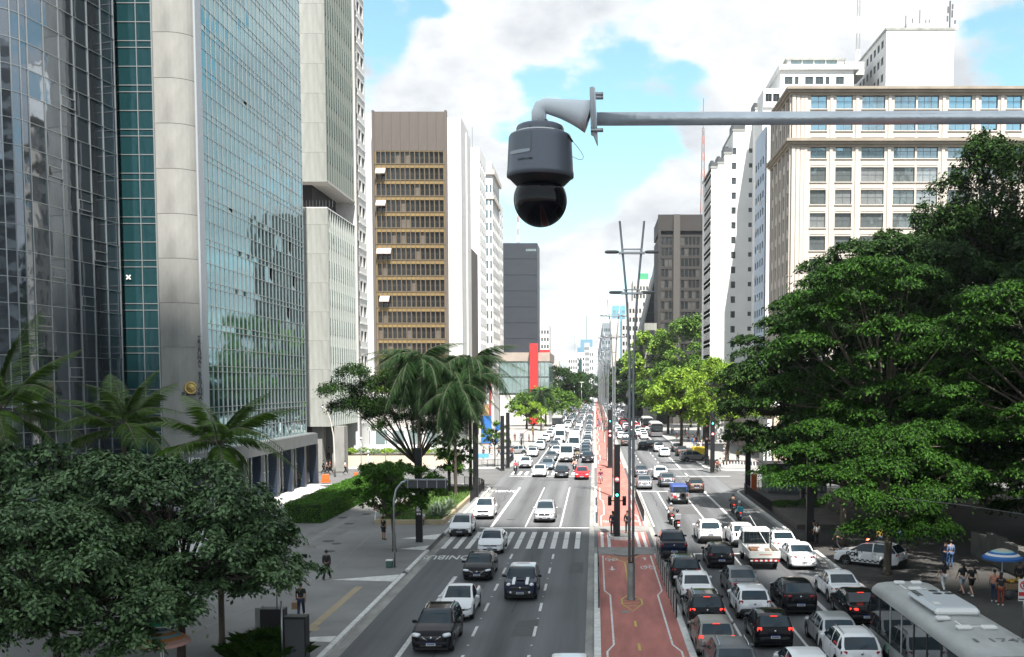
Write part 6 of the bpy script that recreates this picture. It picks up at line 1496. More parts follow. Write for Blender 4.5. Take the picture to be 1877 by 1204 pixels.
# silver bus, flatbed truck, boxy off-roader, minibuses
def cyl(b, x, y, z, r, w, mi=0, n=18): b.lathe([(r*.55, -w/2), (r*.9, -w/2), (r, -w/2+.04), (r, w/2-.04), (r*.9, w/2), (r*.55, w/2)], n, (x, y, z), mi, 'x')
def big_wheels(t, W_, ys, r=.48, w=.28):
    b = MB(); cyl(b, 0, 0, 0, r, w); tm = b.mesh('wheel', tyrem); rm = MB().lathe([(.001, -w*.3), (r*.3, -w*.45), (r*.58, -w*.2), (r*.58, w*.2), (r*.3, w*.45), (.001, w*.3)], 14, axis='x').mesh('rim', rimm)
    for y in ys:
        for sd in (1, -1): o = put('wheel', tm, t, (sd*(W_/2-w/2-.02), y, r)); put('rim', rm, o)
busw = mat('bus_silver', (.42, .44, .44), .4, .3, var=.1, scale=1.2); busroof = mat('bus_roof_grey', (.36, .37, .36), .6, var=.18, scale=1.2, stretch=(1, .4, 1)); busg = facade_glass('bus_glass', (.03, .04, .045), .4, .04, .0, 1)
def bus(label, x, y0, Ln, rz=0, near=False, W_=2.55, Hh=3.25, name='bus', body=None, cat='bus'):
    body = body or busw; t = thing(name, label, cat, (x, y0+Ln/2, .004), rz); hw = W_/2; hl = Ln/2
    # lower skirt with wheel arches
    wy = (-hl+3.0, hl-2.6); b = MB(); ys = sorted({-hl, hl}|{round(w+.58*math.sin(k*PI/10), 3) for w in wy for k in range(-5, 6)})
    for sd in (1, -1):
        for a, c in zip(ys, ys[1:]):
            def zl(y):
                for w in wy:
                    if abs(y-w) <= .581: return .48+math.sqrt(max(0, .58**2-(y-w)**2))
                return .32
            za = zl(a) if any(abs((a+c)/2-w) < .58 for w in wy) else .32; zc = zl(c) if any(abs((a+c)/2-w) < .58 for w in wy) else .32
            q = [(sd*hw, a, za), (sd*hw, c, zc), (sd*hw, c, 1.18), (sd*hw, a, 1.18)]; b.add(q, [(0, 1, 2, 3) if sd > 0 else (3, 2, 1, 0)])
    b.add([(-hw, -hl, .32), (hw, -hl, .32), (hw, -hl, 1.18), (-hw, -hl, 1.18)], [(0, 1, 2, 3)]); b.add([(-hw, hl, .32), (hw, hl, .32), (hw, hl, 1.18), (-hw, hl, 1.18)], [(3, 2, 1, 0)])
    b.obj('body', body, t)
    MB().box(-hw+.25, hw-.25, -hl+.1, hl-.1, .25, 1.1).obj('underbody', trim, t)
    # roof: rounded loft
    prof = [(-hw, 2.75), (-hw, 2.92), (-hw+.05, 3.05), (-hw+.22, Hh-.06), (-hw+.6, Hh), (0, Hh+.02), (hw-.6, Hh), (hw-.22, Hh-.06), (hw-.05, 3.05), (hw, 2.92), (hw, 2.75)]
    st = [(-hl, -.12, .98), (-hl+.12, -.03, 1), (-hl+.5, 0, 1), (hl-.9, 0, 1), (hl-.4, -.03, 1), (hl, -.14, .96)]
    V = []; b = MB()
    for y, dz, k in st: V += [(px_*k, y, z+(dz if z > 2.8 else 0)) for px_, z in prof]
    n = len(prof); b.add(V, [(i*n+j, (i+1)*n+j, (i+1)*n+j+1, i*n+j+1)[::-1] for i in range(len(st)-1) for j in range(n-1)], 0, True)
    b.add([V[j] for j in range(n)], [tuple(range(n))]); b.add([V[(len(st)-1)*n+j] for j in range(n)], [tuple(range(n))[::-1]])
    for f in range(len(b.f)):
        pass
    b.obj('roof', busroof, t)
    # side glazing: pillars and panes
    npn = max(4, int(Ln/1.45)); w = Ln/npn
    for sd in (1, -1):
        MB().box(sd*hw-.05 if sd > 0 else sd*hw, sd*hw if sd > 0 else sd*hw+.05, -hl, hl, 1.18, 1.28).obj('waist_rail', trim, t)
        for i in range(npn):
            y = -hl+i*w; door = (sd == -1 and i in (npn-2, npn//2+1, npn//2+2)) or False
            z0 = .40 if door and near else 1.28
            MB().box(sd*hw-.035 if sd > 0 else -hw+.01, hw-.01 if sd > 0 else -hw+.035, y+.05, y+w-.05, z0+ (0 if z0 > 1 else 0), 2.72).obj('door' if door and near else 'window', busg, t)
            MB().box(sd*hw-.05 if sd > 0 else -hw-.012, hw+.012 if sd > 0 else -hw+.05, y-.05, y+.05, (1.285 if not (door and near) else .4), 2.75).obj('pillar', body if (door and near) else trim, t)
    MB().box(-hw+.08, hw-.08, hl-.02, hl+.02, 1.2, 2.62, bev=.01).obj('windshield', busg, t)
    MB().box(-hw+.12, hw-.12, -hl-.02, -hl+.02, 1.5, 2.45, bev=.01).obj('rear_window', busg, t)
    MB().box(-hw+.14, hw-.14, -hl-.035, -hl-.0, 2.5, 3.0, bev=.01).obj('destination_box', blackm, t)
    for sd in (1, -1):
        MB().blob((sd*(hw-.18), -hl, .95), (.09, .05, .22), 8, 5, .6).obj('tail_light', tail, t); MB().blob((sd*(hw-.3), hl, .75), (.16, .05, .1), 8, 5, .6).obj('headlight', headl, t)
    big_wheels(t, W_, wy)
    return t, hl, Hh
t, hl, Hh = bus('silver city bus with roof hatches and air-conditioning unit at the lower right', 13.1, 31.8, 12.2, near=True)
for (x, y, s) in ((-.35, 5.0, .22), (.35, 5.0, .22), (-.1, 3.7, .26), (-.75, -1.6, .24), (-.5, -3.0, .26), (.35, -3.0, .26)):
    MB().box(x-s, x+s, y-.16, y+.16, Hh, Hh+.13, bev=.04).obj('roof_vent', whitepl, t)
for y in (4.3, -2.3):
    b = MB(); b.box(-.45, .45, y-.42, y+.42, Hh+.0, Hh+.05, 0, bev=.02); b.box(-.40, .40, y-.37, y+.37, Hh+.05, Hh+.075, 1); b.obj('roof_hatch', [whitepl, busroof], t)
b = MB(); b.box(-.85, .85, -.9, 2.4, Hh+.0, Hh+.30, bev=.14); b.obj('air_conditioner', mat('ac_shell', (.50, .53, .55), .4), t)
MB().box(-.8, .8, -1.05, -.72, Hh, Hh+.25, bev=.09).obj('air_conditioner_cowl', whitepl, t)
for x in (.1, .55):
    for y in (1.6, 2.1): MB().lathe([(.001, .012), (.17, .012), (.19, 0)], 14, (x, y, Hh+.30)).obj('fan', trim, t)
for k in range(4): MB().box(-.78, -.55, 1.2+k*.28, 1.38+k*.28, Hh+.301, Hh+.31).obj('vent_slot', trim, t)
MB().box(-.62, -.38, -.35, .05, Hh+.302, Hh+.306).obj('sticker', whitepl, t)
text('1 1742', .62, mat('roof_number', (.16, .16, .16), .7), (.1, -4.6, Hh+.025), (0, 0, 0), t, 'lettering', .002, bold=.01, scl=(1.1, 1, 1))
text('875R-10', .42, lampon, (0, -6.14, 2.75), (R(90), 0, 0), t, 'lettering', .004, bold=.012)
MB().box(-1.0, 1.05, -6.12, -5.95, 3.02, 3.08, bev=.01).obj('white_edge', whitepl, t)
MB().box(-1.283, -1.278, 3.2, 3.6, .75, 1.15).obj('notice', mat('green_notice', (.25, .45, .35), .6), t)
b = MB().tube([(-1.0, 6.1, 2.5), (-1.15, 6.45, 2.4), (-1.25, 6.5, 2.0)], .025, 6); b.blob((-1.27, 6.5, 1.95), (.1, .05, .2), 8, 5, .6); b.obj('mirror', trim, t)
# flatbed truck
def flatbed():
    g = G(1402, 1046); t = thing('flatbed_truck', 'small flatbed truck with white dropside bed and a long pole leaning in it', 'truck', (g.x, g.y+2.7, .004)); W2 = .95
    cb = MB(); prof = [(.75, .55), (.75, 1.95), (.95, 2.12), (2.1, 2.12), (2.4, 1.95), (2.62, 1.25), (2.65, .5)]
    V = [(sx*W2*.96*(1 if z < 1.5 else .93), y, z) for sx in (1, -1) for y, z in prof]; n = len(prof)
    cb.add(V, [tuple(range(n)), tuple(range(2*n-1, n-1, -1))]+[(i, i+n, (i+1) % n+n, (i+1) % n) for i in range(n)]); cb.obj('cab', P_['white'], t)
    MB().box(-.82, .82, .70, .745, 1.2, 1.98).obj('rear_window', carglass, t)
    for sd in (1, -1): MB().box(sd*.87-.01 if sd > 0 else -.93, .93 if sd > 0 else sd*.87+.01, 1.2, 2.2, 1.3, 1.9).obj('side_window', carglass, t)
    MB().box(-.8, .8, 2.5, 2.56, 1.3, 1.88, 0, Matrix.Rotation(R(0), 4, 'X')).obj('windshield', carglass, t)
    MB().box(-W2, W2, -2.7, .6, .82, .90).obj('bed_floor', mat('bed_boards', (.20, .16, .12), .85, var=.3, scale=3), t)
    wp = mat('dropside_white', (.62, .62, .58), .6, var=.12, scale=2)
    for sd in (1, -1): MB().box(sd*W2-.03, sd*W2+.03, -2.7, .6, .78, 1.22, bev=.01).obj('side_board', wp, t)
    MB().box(-W2+.03, W2-.03, -2.73, -2.67, .78, 1.22, bev=.01).obj('tailgate', wp, t)
    MB().box(-.35, .4, -2.735, -2.731, .98, 1.03).obj('tailgate_stripe', mat('stripe_orange', (.45, .15, .06), .6), t)
    hb = MB(); hb.tube([(-.9, .6, .9), (-.9, .6, 1.95), (.9, .6, 1.95), (.9, .6, .9)], .03, 6, smooth=False)
    hb.tube([(-.9, .6, 1.5), (.9, .6, 1.5)], .02, 5)
    for k in range(7): hb.tube([(-.7+k*.233, .6, 1.2), (-.7+k*.233, .6, 1.93)], .012, 4)
    hb.obj('headboard', trim, t)
    MB().box(-.85, .85, -2.66, -2.6, .45, .55).obj('rear_beam', trim, t)
    for k in range(12): MB().box(-.9+k*.15, -.9+k*.15+.15, -2.7-.01, -2.68, .58, .68).obj('reflector_stripe', mat('red_reflector', (.55, .04, .04), .4) if k % 2 else whitepl, t)
    MB().box(-.35, .35, -2.5, 2.4, .45, .75).obj('chassis', trim, t)
    for x in (-.55, .6): MB().box(x-.12, x+.12, -2.72, -2.69, .68, .76).obj('tail_light', tail, t)
    MB().blob((.0, -1.2, 1.05), (.25, .25, .16), 8, 6, .9).obj('sack', whitepl, t); MB().box(-.6, .1, -.9, .3, .9, 1.05).obj('plank_pile', mat('plank_brown', (.22, .12, .07), .8), t)
    big_wheels(t, 1.85, (-1.7, 1.75), .36, .22)
    for sd in (1, -1): MB().blob((sd*1.1, 2.2, 1.55), (.07, .05, .15), 8, 5, .6).obj('mirror', trim, t)
    tag(MB().tube([(g.x+.55, g.y+.6, 1.0), (g.x-.55, g.y+2.9, 3.1)], .025, 6).obj('long_pole', whitepl), 'long thin white pole leaning across the bed of the flatbed truck', 'pole')
flatbed()
# blue and silver boxy off-roader with spare wheel
g = G(1246, 925)
t = thing('off_road_car', 'boxy silver off-road car with blue cover and clutter on its tailgate', 'car', (g.x, g.y+2.0, .004)); W2 = .86
b = MB(); prof = [(-2, .45), (-2, 1.15), (1.9, 1.1), (2.0, .95), (2.0, .45)]; V = [(sx*W2, y, z) for sx in (1, -1) for y, z in prof]; n = 5
b.add(V, [tuple(range(n))[::-1], tuple(range(2*n-1, n-1, -1))[::-1]]+[(i, (i+1) % n, (i+1) % n+n, i+n) for i in range(n)]); b.obj('body', P_['silver'], t)
MB().box(-.8, .8, -1.95, .9, 1.15, 1.85, bev=.12).obj('blue_hood', mat('blue_cover', (.03, .06, .22), .6), t)
MB().box(-.62, .62, -2.0, -1.93, 1.25, 1.7).obj('rear_window', carglass, t)
MB().lathe([(.2, -.12), (.33, -.12), (.36, 0), (.33, .12), (.001, .12)][::-1], 16, (.3, -2.15, .9), axis='y').obj('spare_wheel', tyrem, t)
for x, z, m in ((-.5, 1.0, whitepl), (-.15, .85, headl), (-.45, .75, P_['red'])): MB().box(x-.14, x+.14, -2.06, -2.0, z-.1, z+.1, bev=.02).obj('tailgate_bag', m, t)
MB().box(-.8, .8, -2.15, -2.0, .5, .62, bev=.02).obj('rear_bumper', trim, t); MB().box(-.2, .2, -2.17, -2.15, .52, .6).obj('number_plate', platem, t)
for sd in (1, -1): MB().box(sd*.76-.06, sd*.76+.06, -2.05, -2.0, .8, 1.05).obj('tail_light', tail, t)
big_wheels(t, 1.75, (-1.3, 1.35), .38, .24)
def van(label, px, py, Ln=5.6, W_=2.0, Hh=2.6, high=0.0, word=None):
    g = G(px, py); t = thing('minibus', label, 'van', (g.x, g.y+Ln/2, .004), PI); hl = Ln/2
    prof = [(-hl, .4), (-hl, Hh-.1), (-hl+.15, Hh), (hl-1.5, Hh), (hl-1.2, Hh-.12), (hl-.75, 1.35), (hl-.1, 1.1), (hl, .85), (hl, .4)]; n = len(prof)
    V = [(sx*W_/2*(1 if z < 1.4 else .94), y, z) for sx in (1, -1) for y, z in prof]
    b = MB(); b.add(V, [tuple(range(n))[::-1], tuple(range(2*n-1, n-1, -1))[::-1]]+[(i, (i+1) % n, (i+1) % n+n, i+n) for i in range(n)]); b.obj('body', P_['white'], t)
    a, c = Vector((0, hl-1.17, Hh-.2)), Vector((0, hl-.77, 1.42)); d = (c-a); nn = Vector((0, -d.z, d.y)).normalized()*.012
    if nn.y < 0: nn = -nn
    MB().add([(-W_*.42, a.y+nn.y, a.z+nn.z), (W_*.42, a.y+nn.y, a.z+nn.z), (W_*.45, c.y+nn.y, c.z+nn.z), (-W_*.45, c.y+nn.y, c.z+nn.z)], [(3, 2, 1, 0), (0, 1, 2, 3)][:1]).obj('windshield', carglass, t)
    for sd in (1, -1):
        MB().box(sd*W_*.475-.03, sd*W_*.475+.03, hl-2.2, hl-1.2, 1.45, Hh-.45).obj('side_window', carglass, t)
        MB().blob((sd*(W_/2-.25), hl-.02, .85), (.18, .06, .12), 8, 5, .6).obj('headlight', headl, t); MB().blob((sd*(W_/2+.16), hl-1.0, 1.6), (.08, .06, .18), 8, 5, .6).obj('mirror', trim, t)
    MB().box(-W_*.46, W_*.46, hl-.05, hl+.05, .35, .68, bev=.02).obj('front_bumper', trim, t); MB().box(-.2, .2, hl+.05, hl+.06, .45, .58).obj('number_plate', platem, t)
    MB().box(-.4, .4, hl-.0, hl+.03, .72, .82).obj('grille', trim, t)
    if high: MB().box(-W_*.45, W_*.45, -hl+.1, hl-1.7, Hh+.002, Hh+high, bev=.08).obj('box_body', P_['white'], t); MB().box(-.4, .4, hl-1.72, hl-1.69, Hh+.3, Hh+.5).obj('roof_sign', mat('sign_grey', (.35, .35, .36), .6), t)
    if word: text(word, .34, trim, (0, hl-.35, 1.22), (R(60), 0, PI), t, 'lettering', .004, bold=.01, mirror=True)
    MB().box(-W_*.4, W_*.4, -hl+.2, hl-.2, .25, .6).obj('underbody', trim, t); big_wheels(t, W_, (-hl+1.1, hl-.95), .36, .24); return t
van('white ambulance minibus with mirrored lettering at the far zebra crossing', 1038, 848, word='AMBULÂNCIA')
van('white box-bodied van directly behind the ambulance', 1052, 828, high=.9)
van('white box-bodied van furthest left of the three white vans', 1026, 812, high=.9)
# parked patrol car with chequer band, seen from its rear left
g = G(1608, 1043); t = car('suv', 'kr', 'white', 'white patrol car with GCM lettering, chequered band and red roof light parked under the trees', 0, 0, R(52), pos=(g.x-.2, g.y+.9), cat='patrol car')
t['label'] = 'white patrol car with GCM lettering and red roof light parked under the trees'
for i in range(16):
    for j in range(2):
        if (i+j) % 2: MB().box(-.915, -.905, -1.3+i*.17, -1.13+i*.17, .42+j*.08, .50+j*.08).obj('chequer', blackm, t)
text('GCM', .36, blackm, (-.915, .85, .84), (R(90), 0, R(-90)), t, 'lettering', .004, bold=.014)
MB().box(-.55, .55, -.12, .12, 1.68, 1.80, bev=.03).obj('light_bar', trim, t); MB().blob((-.45, 0, 1.79), (.13, .1, .06), 10, 6, .7).obj('beacon', mat('red_beacon_lit', (.7, .05, .03), .3, emit=(1, .10, .05), es=6), t)

# ---- distant traffic: one mesh per car
def far_car(kind):
    key = ('far', kind)
    if key in CARC: return CARC[key]
    sp = SPEC[kind]; rg = car_rings(sp, False, False); L_ = sp['L']; V = []; n = len(rg)
    for s, r in rg:
        for (w, z) in r: V.append((w, s-L_/2, z)); V.append((-w, s-L_/2, z))
    b = MB(); base = len(b.v)
    for i in range(n-1):
        s0, s1 = rg[i][0], rg[i+1][0]; sm = (s0+s1)/2; g = min(rg[i][1][9][1]-rg[i][1][4][1], rg[i+1][1][9][1]-rg[i+1][1][4][1])
        for side in (0, 1):
            for j in range(9):
                a, bb, c, d = (i*10+j)*2+side, (i*10+j+1)*2+side, ((i+1)*10+j+1)*2+side, ((i+1)*10+j)*2+side
                f = (a, d, c, bb) if side == 0 else (a, bb, c, d)
                m_ = 0
                if (j in (4, 5) and g > .15) or (j >= 7 and (sp['ws'][0] < sm < sp['ws'][1] or sp['rg'][0] < sm < sp['rg'][1])): m_ = 1
                if j == 0: m_ = 2
                b.f.append(f); b.m.append(m_); b.sm.append(True)
    b.v = V
    for i, rev in ((0, False), (n-1, True)):
        for j in range(9):
            f = ((i*10+j)*2, (i*10+j+1)*2, (i*10+j+1)*2+1, (i*10+j)*2+1); b.f.append(f[::-1] if rev else f); b.m.append(0 if j else 2); b.sm.append(False)
    W_ = sp['W']
    for c in sp['wh']:
        for sd in (1, -1): b.lathe([(.001, -.1), (.3, -.1), (.32, 0), (.3, .1), (.001, .1)], 10, (sd*(W_/2-.09), c-L_/2, .32), 2, 'x')
    b.box(-.45, .45, L_/2-.1, L_/2+.02, .5, .68, 2); b.box(-.2, .2, L_/2, L_/2+.04, .4, .5, 3); b.box(-.2, .2, -L_/2-.04, -L_/2, .55, .66, 3)
    for sd in (1, -1): b.blob((sd*.64, L_/2-.14, .72), (.17, .12, .07), 6, 4, .7, 3); b.blob((sd*.68, -L_/2+.08, .9), (.14, .1, .1), 6, 4, .7, 4)
    CARC[key] = b.mesh('distant_car', [P_['white'], carglass, trim, headl, tail]); return CARC[key]
rc = random.Random(21)
cols_ = ['white']*6+['silver']*3+['black']*3+['grey']*3+['midgrey', 'bluegrey', 'red', 'champagne', 'brown']
cw_ = {'bluegrey': 'blue-grey', 'midgrey': 'mid grey'}
def place_far(x, y, rz, where, col=None):
    kd = rc.choice(['sedan', 'hatch', 'suv', 'sedan', 'suv']); c = col or rc.choice(cols_)
    o = put('distant_car', far_car(kd), None, (x, y, .004), (0, 0, rz)); paintslot(o, P_[c])
    nm = cw_.get(c, c); tag(o, f'distant {nm} car {where}', 'car', f'distant {nm} cars {where}'); return o
# left carriageway beyond the far junction up to the next stop line
for lane, x in enumerate((-9.9, -7.1, -4.2)):
    y = (168, 187, 205)[lane]
    while y < 262:
        if not (lane == 2 and y < 215): place_far(x+rc.uniform(-.2, .2), y, PI, 'between the two far junctions on the left carriageway', 'white' if rc.random() < .62 else None)
        y += rc.uniform(8, 17)
y = 198
while y < 262: place_far(-1.4, y, PI, 'in the column by the median before the next junction'); y += rc.uniform(6.2, 8)
for x in (-9.9, -7.1, -4.2, -1.4):
    y = 274+rc.uniform(0, 3)
    while y < 700: place_far(x+rc.uniform(-.25, .25), y, PI, 'beyond the next junction on the left carriageway'); y += rc.uniform(7, 11)*(1 if y < 420 else 1.6)
# right carriageway
for k, (px, py, c, kd, lb) in enumerate(((1147, 818, 'brown', 'suv', 'dark car by the median just beyond the far right junction'), (1179, 825, 'black', 'hatch', 'black hatchback just beyond the far right junction'), (1219, 838, 'white', 'hatch', 'white hatchback nearest the side street beyond the far right junction'),
      (1208, 829, 'silver', 'suv', 'silver car half hidden by the white hatchback beyond the right junction'), (1243, 829, 'grey', 'sedan', 'dark grey sedan in the bus lane behind the side-on SUV'), (1251, 837, 'brown', 'suv', 'brown-red SUV just behind the side-on grey SUV'),
      (1148, 806, 'silver', 'sedan', 'silver car by the median two cars past the right junction'), (1170, 800, 'white', 'sedan', 'white sedan in the second lane past the right junction'), (1193, 822, 'brown', 'sedan', 'dark red sedan in the third lane past the right junction'))):
    car(kd, '', c, lb, px, py)
g = G(1273, 846); car('suv', '', 'midgrey', 'grey SUV seen side-on crossing by the black pillars at the far right corner', 0, 0, R(-82), pos=(g.x, g.y+.4))
for x in (5.6, 8.1, 10.6, 13.4):
    y = 215+rc.uniform(0, 8)
    while y < 620:
        if not (x > 13 and 222 < y < 262): place_far(x+rc.uniform(-.2, .2), y, 0, 'further down the right carriageway')
        y += rc.uniform(7.5, 14)*(1 if y < 400 else 1.5)
bus('grey bus standing at the right kerb beyond the junction, under the green trees', 13.6, 226, 12, PI*0, body=P_['midgrey'])
bus('second bus further down the right kerb, mostly under trees', 13.5, 262, 12, 0, body=P_['brown'])
bus('black-fronted bus waiting at the next junction on the left carriageway', -9.9, 271, 12, PI, body=P_['black'])
# ------------------------------------------------------------------ surveillance camera on its pipe
YK = 4.3
def K(px, py, dy=0): v = D(px, py, YK); return Vector((v.x, YK+dy, v.z))
sc_ = YK/1900
cxk = K(990.3, 300).x; z0 = lambda py: K(990, py).z
silv = mat('camera_grey_paint', (.13, .145, .175), .36, .25); silvl = mat('bracket_light_grey', (.72, .76, .80), .4, .0); gloss = mat('camera_black_gloss', (.003, .003, .005), .02, 0, spec=.3); rimb = mat('camera_black_rim', (.012, .012, .014), .35)
kc = thing('surveillance_camera', 'large grey dome security camera hanging from a white elbow bracket', 'security camera', (cxk, YK, z0(240)))
zz0 = z0(240); rel = lambda py: z0(py)-zz0
r_ = lambda px: px*sc_
MB().lathe([(.001, rel(229)), (r_(36), rel(229.5)), (r_(41), rel(232)), (r_(43), rel(236)), (r_(43), rel(245)), (r_(44), rel(248))], 48).obj('top_cap', silv, kc)
MB().lathe([(r_(44), rel(247.5)), (r_(50), rel(247)), (r_(54), rel(248.5)), (r_(56.5), rel(253)), (r_(57), rel(262)), (r_(59.5), rel(312)), (r_(60.5), rel(318)), (r_(60.5), rel(325)), (r_(57), rel(327))], 64).obj('housing', silv, kc)
MB().lathe([(r_(57.5), rel(325.5)), (r_(53), rel(331)), (r_(44), rel(340)), (r_(38), rel(344)), (.001, rel(345))], 48).obj('shroud', rimb, kc)
dz = z0(366.8)-zz0; MB().lathe([(r_(48.5)*math.sin(a), dz-r_(48.5)*math.cos(a)) for a in np.linspace(.001, math.pi*.86, 26)], 48).obj('lens_dome', gloss, kc)
MB().lathe([(r_(14), rel(220)), (r_(14), rel(230)), (r_(18), rel(231.5))], 24).obj('collar', mat('collar_steel', (.25, .26, .28), .35, .7), kc)
MB().lathe([(r_(43.6), rel(243)), (r_(44.6), rel(244)), (r_(44.6), rel(245.5)), (r_(43.6), rel(246.5))], 48).obj('ring', chrome, kc)
for a in (-1.9, -1.25, -.6): MB().lathe([(.001, .004), (.006, .003), (.007, 0)][::-1], 10, (r_(43.5)*math.cos(a), r_(43.5)*math.sin(a), rel(243)), axis='y').obj('screw', chrome, kc)
# raised side plate on the housing (curved)
def curved(a0, a1, py0, py1, rr0, rr1, m, nm, n=10, bow=0):
    V = []; 
    for i in range(n+1):
        a = a0+(a1-a0)*i/n
        for py, rr in ((py0, rr0), (py1, rr1)):
            d = bow*(1-abs(2*i/n-1)**3) if py == py1 else 0
            V.append((r_(rr)*math.cos(a), r_(rr)*math.sin(a), rel(py+d)))
    MB().add(V, [(2*i, 2*i+1, 2*i+3, 2*i+2) for i in range(n)], 0, True).obj(nm, m, kc)
curved(R(-152), R(-103), 252, 288, 57.4, 59.2, mat('camera_plate', (.12, .135, .155), .3, .5), 'side_plate')
curved(R(-150), R(-105), 284.5, 289.5, 59.3, 59.5, mat('camera_plate_edge', (.30, .32, .35), .3, .5), 'plate_edge', bow=1.5)
for i, ch in enumerate('HIKVISION'):
    a = R(-127+i*3.15*1.0); rr = r_(60.0)
    text(ch, .0098, blackm, (rr*math.cos(a), rr*math.sin(a), rel(302.5)), (R(90), 0, a+R(90)), kc, 'lettering', .0003, bold=.0004)
pts = [K(988, 229), K(988, 205), K(991, 197.5), K(1000, 194), K(1012, 196), K(1030, 199.5), K(1049, 204), K(1066, 209), K(1080, 213.5)]
base = Vector((cxk, YK, zz0)); 
b = MB(); b.tube([p-base for p in pts], [r_(13.4), r_(13.4), r_(13.6), r_(13.4), r_(14.5), r_(17), r_(21), r_(25), r_(29.5)], 28); b.obj('bracket_arm', silvl, kc)
fl = MB(); pf = [(1081, 171), (1087, 169), (1091, 172), (1093, 215), (1096, 262), (1095, 264), (1088, 246), (1083, 238)]
P3 = [K(a, c)-base for a, c in pf]; V = [(p.x, -.085*(1 if i < 4 or i == 7 else .5), p.z) for i, p in enumerate(P3)]+[(p.x, .085*(1 if i < 4 or i == 7 else .5), p.z) for i, p in enumerate(P3)]
n = 8; fl.add(V, [tuple(range(n-1, -1, -1)), tuple(range(n, 2*n))]+[(i, (i+1) % n, n+(i+1) % n, n+i) for i in range(n)]); fl.obj('wall_plate', silvl, kc)
for py in (180, 245, 186): MB().lathe([(.001, .03), (.008, .03), (.009, -.02), (.001, -.02)][::-1], 8, K(1092, py)-base+Vector((0, -.06, 0)), axis='x').obj('bolt', galv, kc)
cab = MB(); cab.tube([K(1037, 249, -.05)-base, K(1044, 257, -.06)-base, K(1050, 266, -.06)-base], r_(1.9), 8); cab.obj('cable_clip', blackm, kc)
cab = MB(); cab.tube([K(a, c, -.06)-base for a, c in ((1049, 264), (1058, 274), (1066, 285), (1070, 293), (1068, 298), (1061, 298), (1050, 293), (1046, 287))], r_(.55), 5); cab.obj('safety_cable', mat('cable_steel', (.3, .3, .3), .4, .6), kc)
pp = thing('mounting_pipe', 'long galvanised pipe crossing the sky and carrying the security camera', 'pipe', K(1300, 218))
b0_ = K(1300, 218)
MB().tube([K(1094, 218)-b0_, K(2050, 213)-b0_+Vector((.7, 0, 0))], r_(11.8), 24).obj('pipe', mat('bright_galvanised', (.62, .66, .70), .3, .7, var=.12, scale=9, bump=.08), pp)
MB().tube([(K(2050, 213)-b0_).x+.7 and Vector(((K(2050, 213)-b0_).x+.75, 0, -b0_.z)), Vector(((K(2050, 213)-b0_).x+.75, 0, 1.2))], .09, 16).obj('mast', galv, pp)

# ------------------------------------------------------------------ avenue lamps
def lamp_protos():
    out = []
    out.append(('base_sleeve', MB().lathe([(.24, 0), (.24, .05), (.20, .07), (.20, 1.95), (.17, 2.0)], 16).mesh('base_sleeve', mat('sleeve_steel', (.20, .195, .18), .5, .5, var=.3, scale=2)), (0, 0, 0)))
    for sd in (1, -1):
        out.append(('pole', MB().tube([(sd*.10, 0, 1.9), (sd*.10, 0, 6), (sd*.10, 0, 12.6), (sd*.16, 0, 14), (sd*.29, 0, 16.3), (sd*.64, 0, 20.0)], [.078, .078, .072, .068, .064, .058], 10).mesh('pole', polem), (0, 0, 0)))
    for z, w, e in ((18.35, .50, 1.27), (16.25, .40, 1.05)):
        b = MB()
        for y in (-.16, .16): b.box(-w-.18, w+.18, y-.045, y+.045, z-.045, z+.045)
        for x in (-w-.15, -w+.05, 0, w-.05, w+.15): b.box(x-.025, x+.025, -.13, .13, z-.025, z+.025)
        for y in (-.16, .16): b.box(-w-.05, w+.05, y-.02, y+.02, z+.17, z+.21)
        for x in (-w, w):
            for y in (-.16, .16): b.box(x-.02, x+.02, y-.018, y+.018, z+.03, z+.17)
        out.append(('cross_arm', b.mesh('cross_arm', galv), (0, 0, 0)))
        for sd in (1, -1): out.append(('lamp_head', MB().blob((sd*(e-.22), 0, z+.05), (.38, .16, .085), 12, 6, .55).mesh('lamp_head', mat('lamp_head_grey', (.16, .17, .18), .4, .3)), (0, 0, 0)))
    return out
lp = lamp_protos()
names = ['nearest', 'second', 'third', 'fourth', 'fifth', 'sixth', 'seventh', 'eighth']
for k in range(15):
    Y = 54.8+k*50.5
    lb = (f'tall twin-pole V-topped avenue lamp, {names[k]} along the cycle path' if k < 8 else 'far tall avenue lamp in the row down the median')
    t = thing('avenue_lamp', lb, 'street lamp', (1.95, Y, .1), 0, 'tall lamps down the median')
    for nm, me, loc in lp: put(nm, me, t, loc)
# thin lamps on the far left pavement
for k, (px, Y) in enumerate(((1026, 430), (1041, 480), (1053, 400), (1066, 360))):
    x = xat(px, Y); t = thing('side_lamp', 'slim white pavement lamp among the distant left trees, number of a loose row', 'street lamp', (x, Y, PVH), 0, 'slim lamps of the far left pavement'); t['label'] = 'slim white lamp among the distant trees of the left pavement'
    MB().tube([(0, 0, 0), (0, 0, 12)], [.1, .07], 6).obj('pole', galv, t); MB().blob((0, 0, 12.1), (.9, .2, .12), 8, 4, .6).obj('lamp_head', whitepl, t)
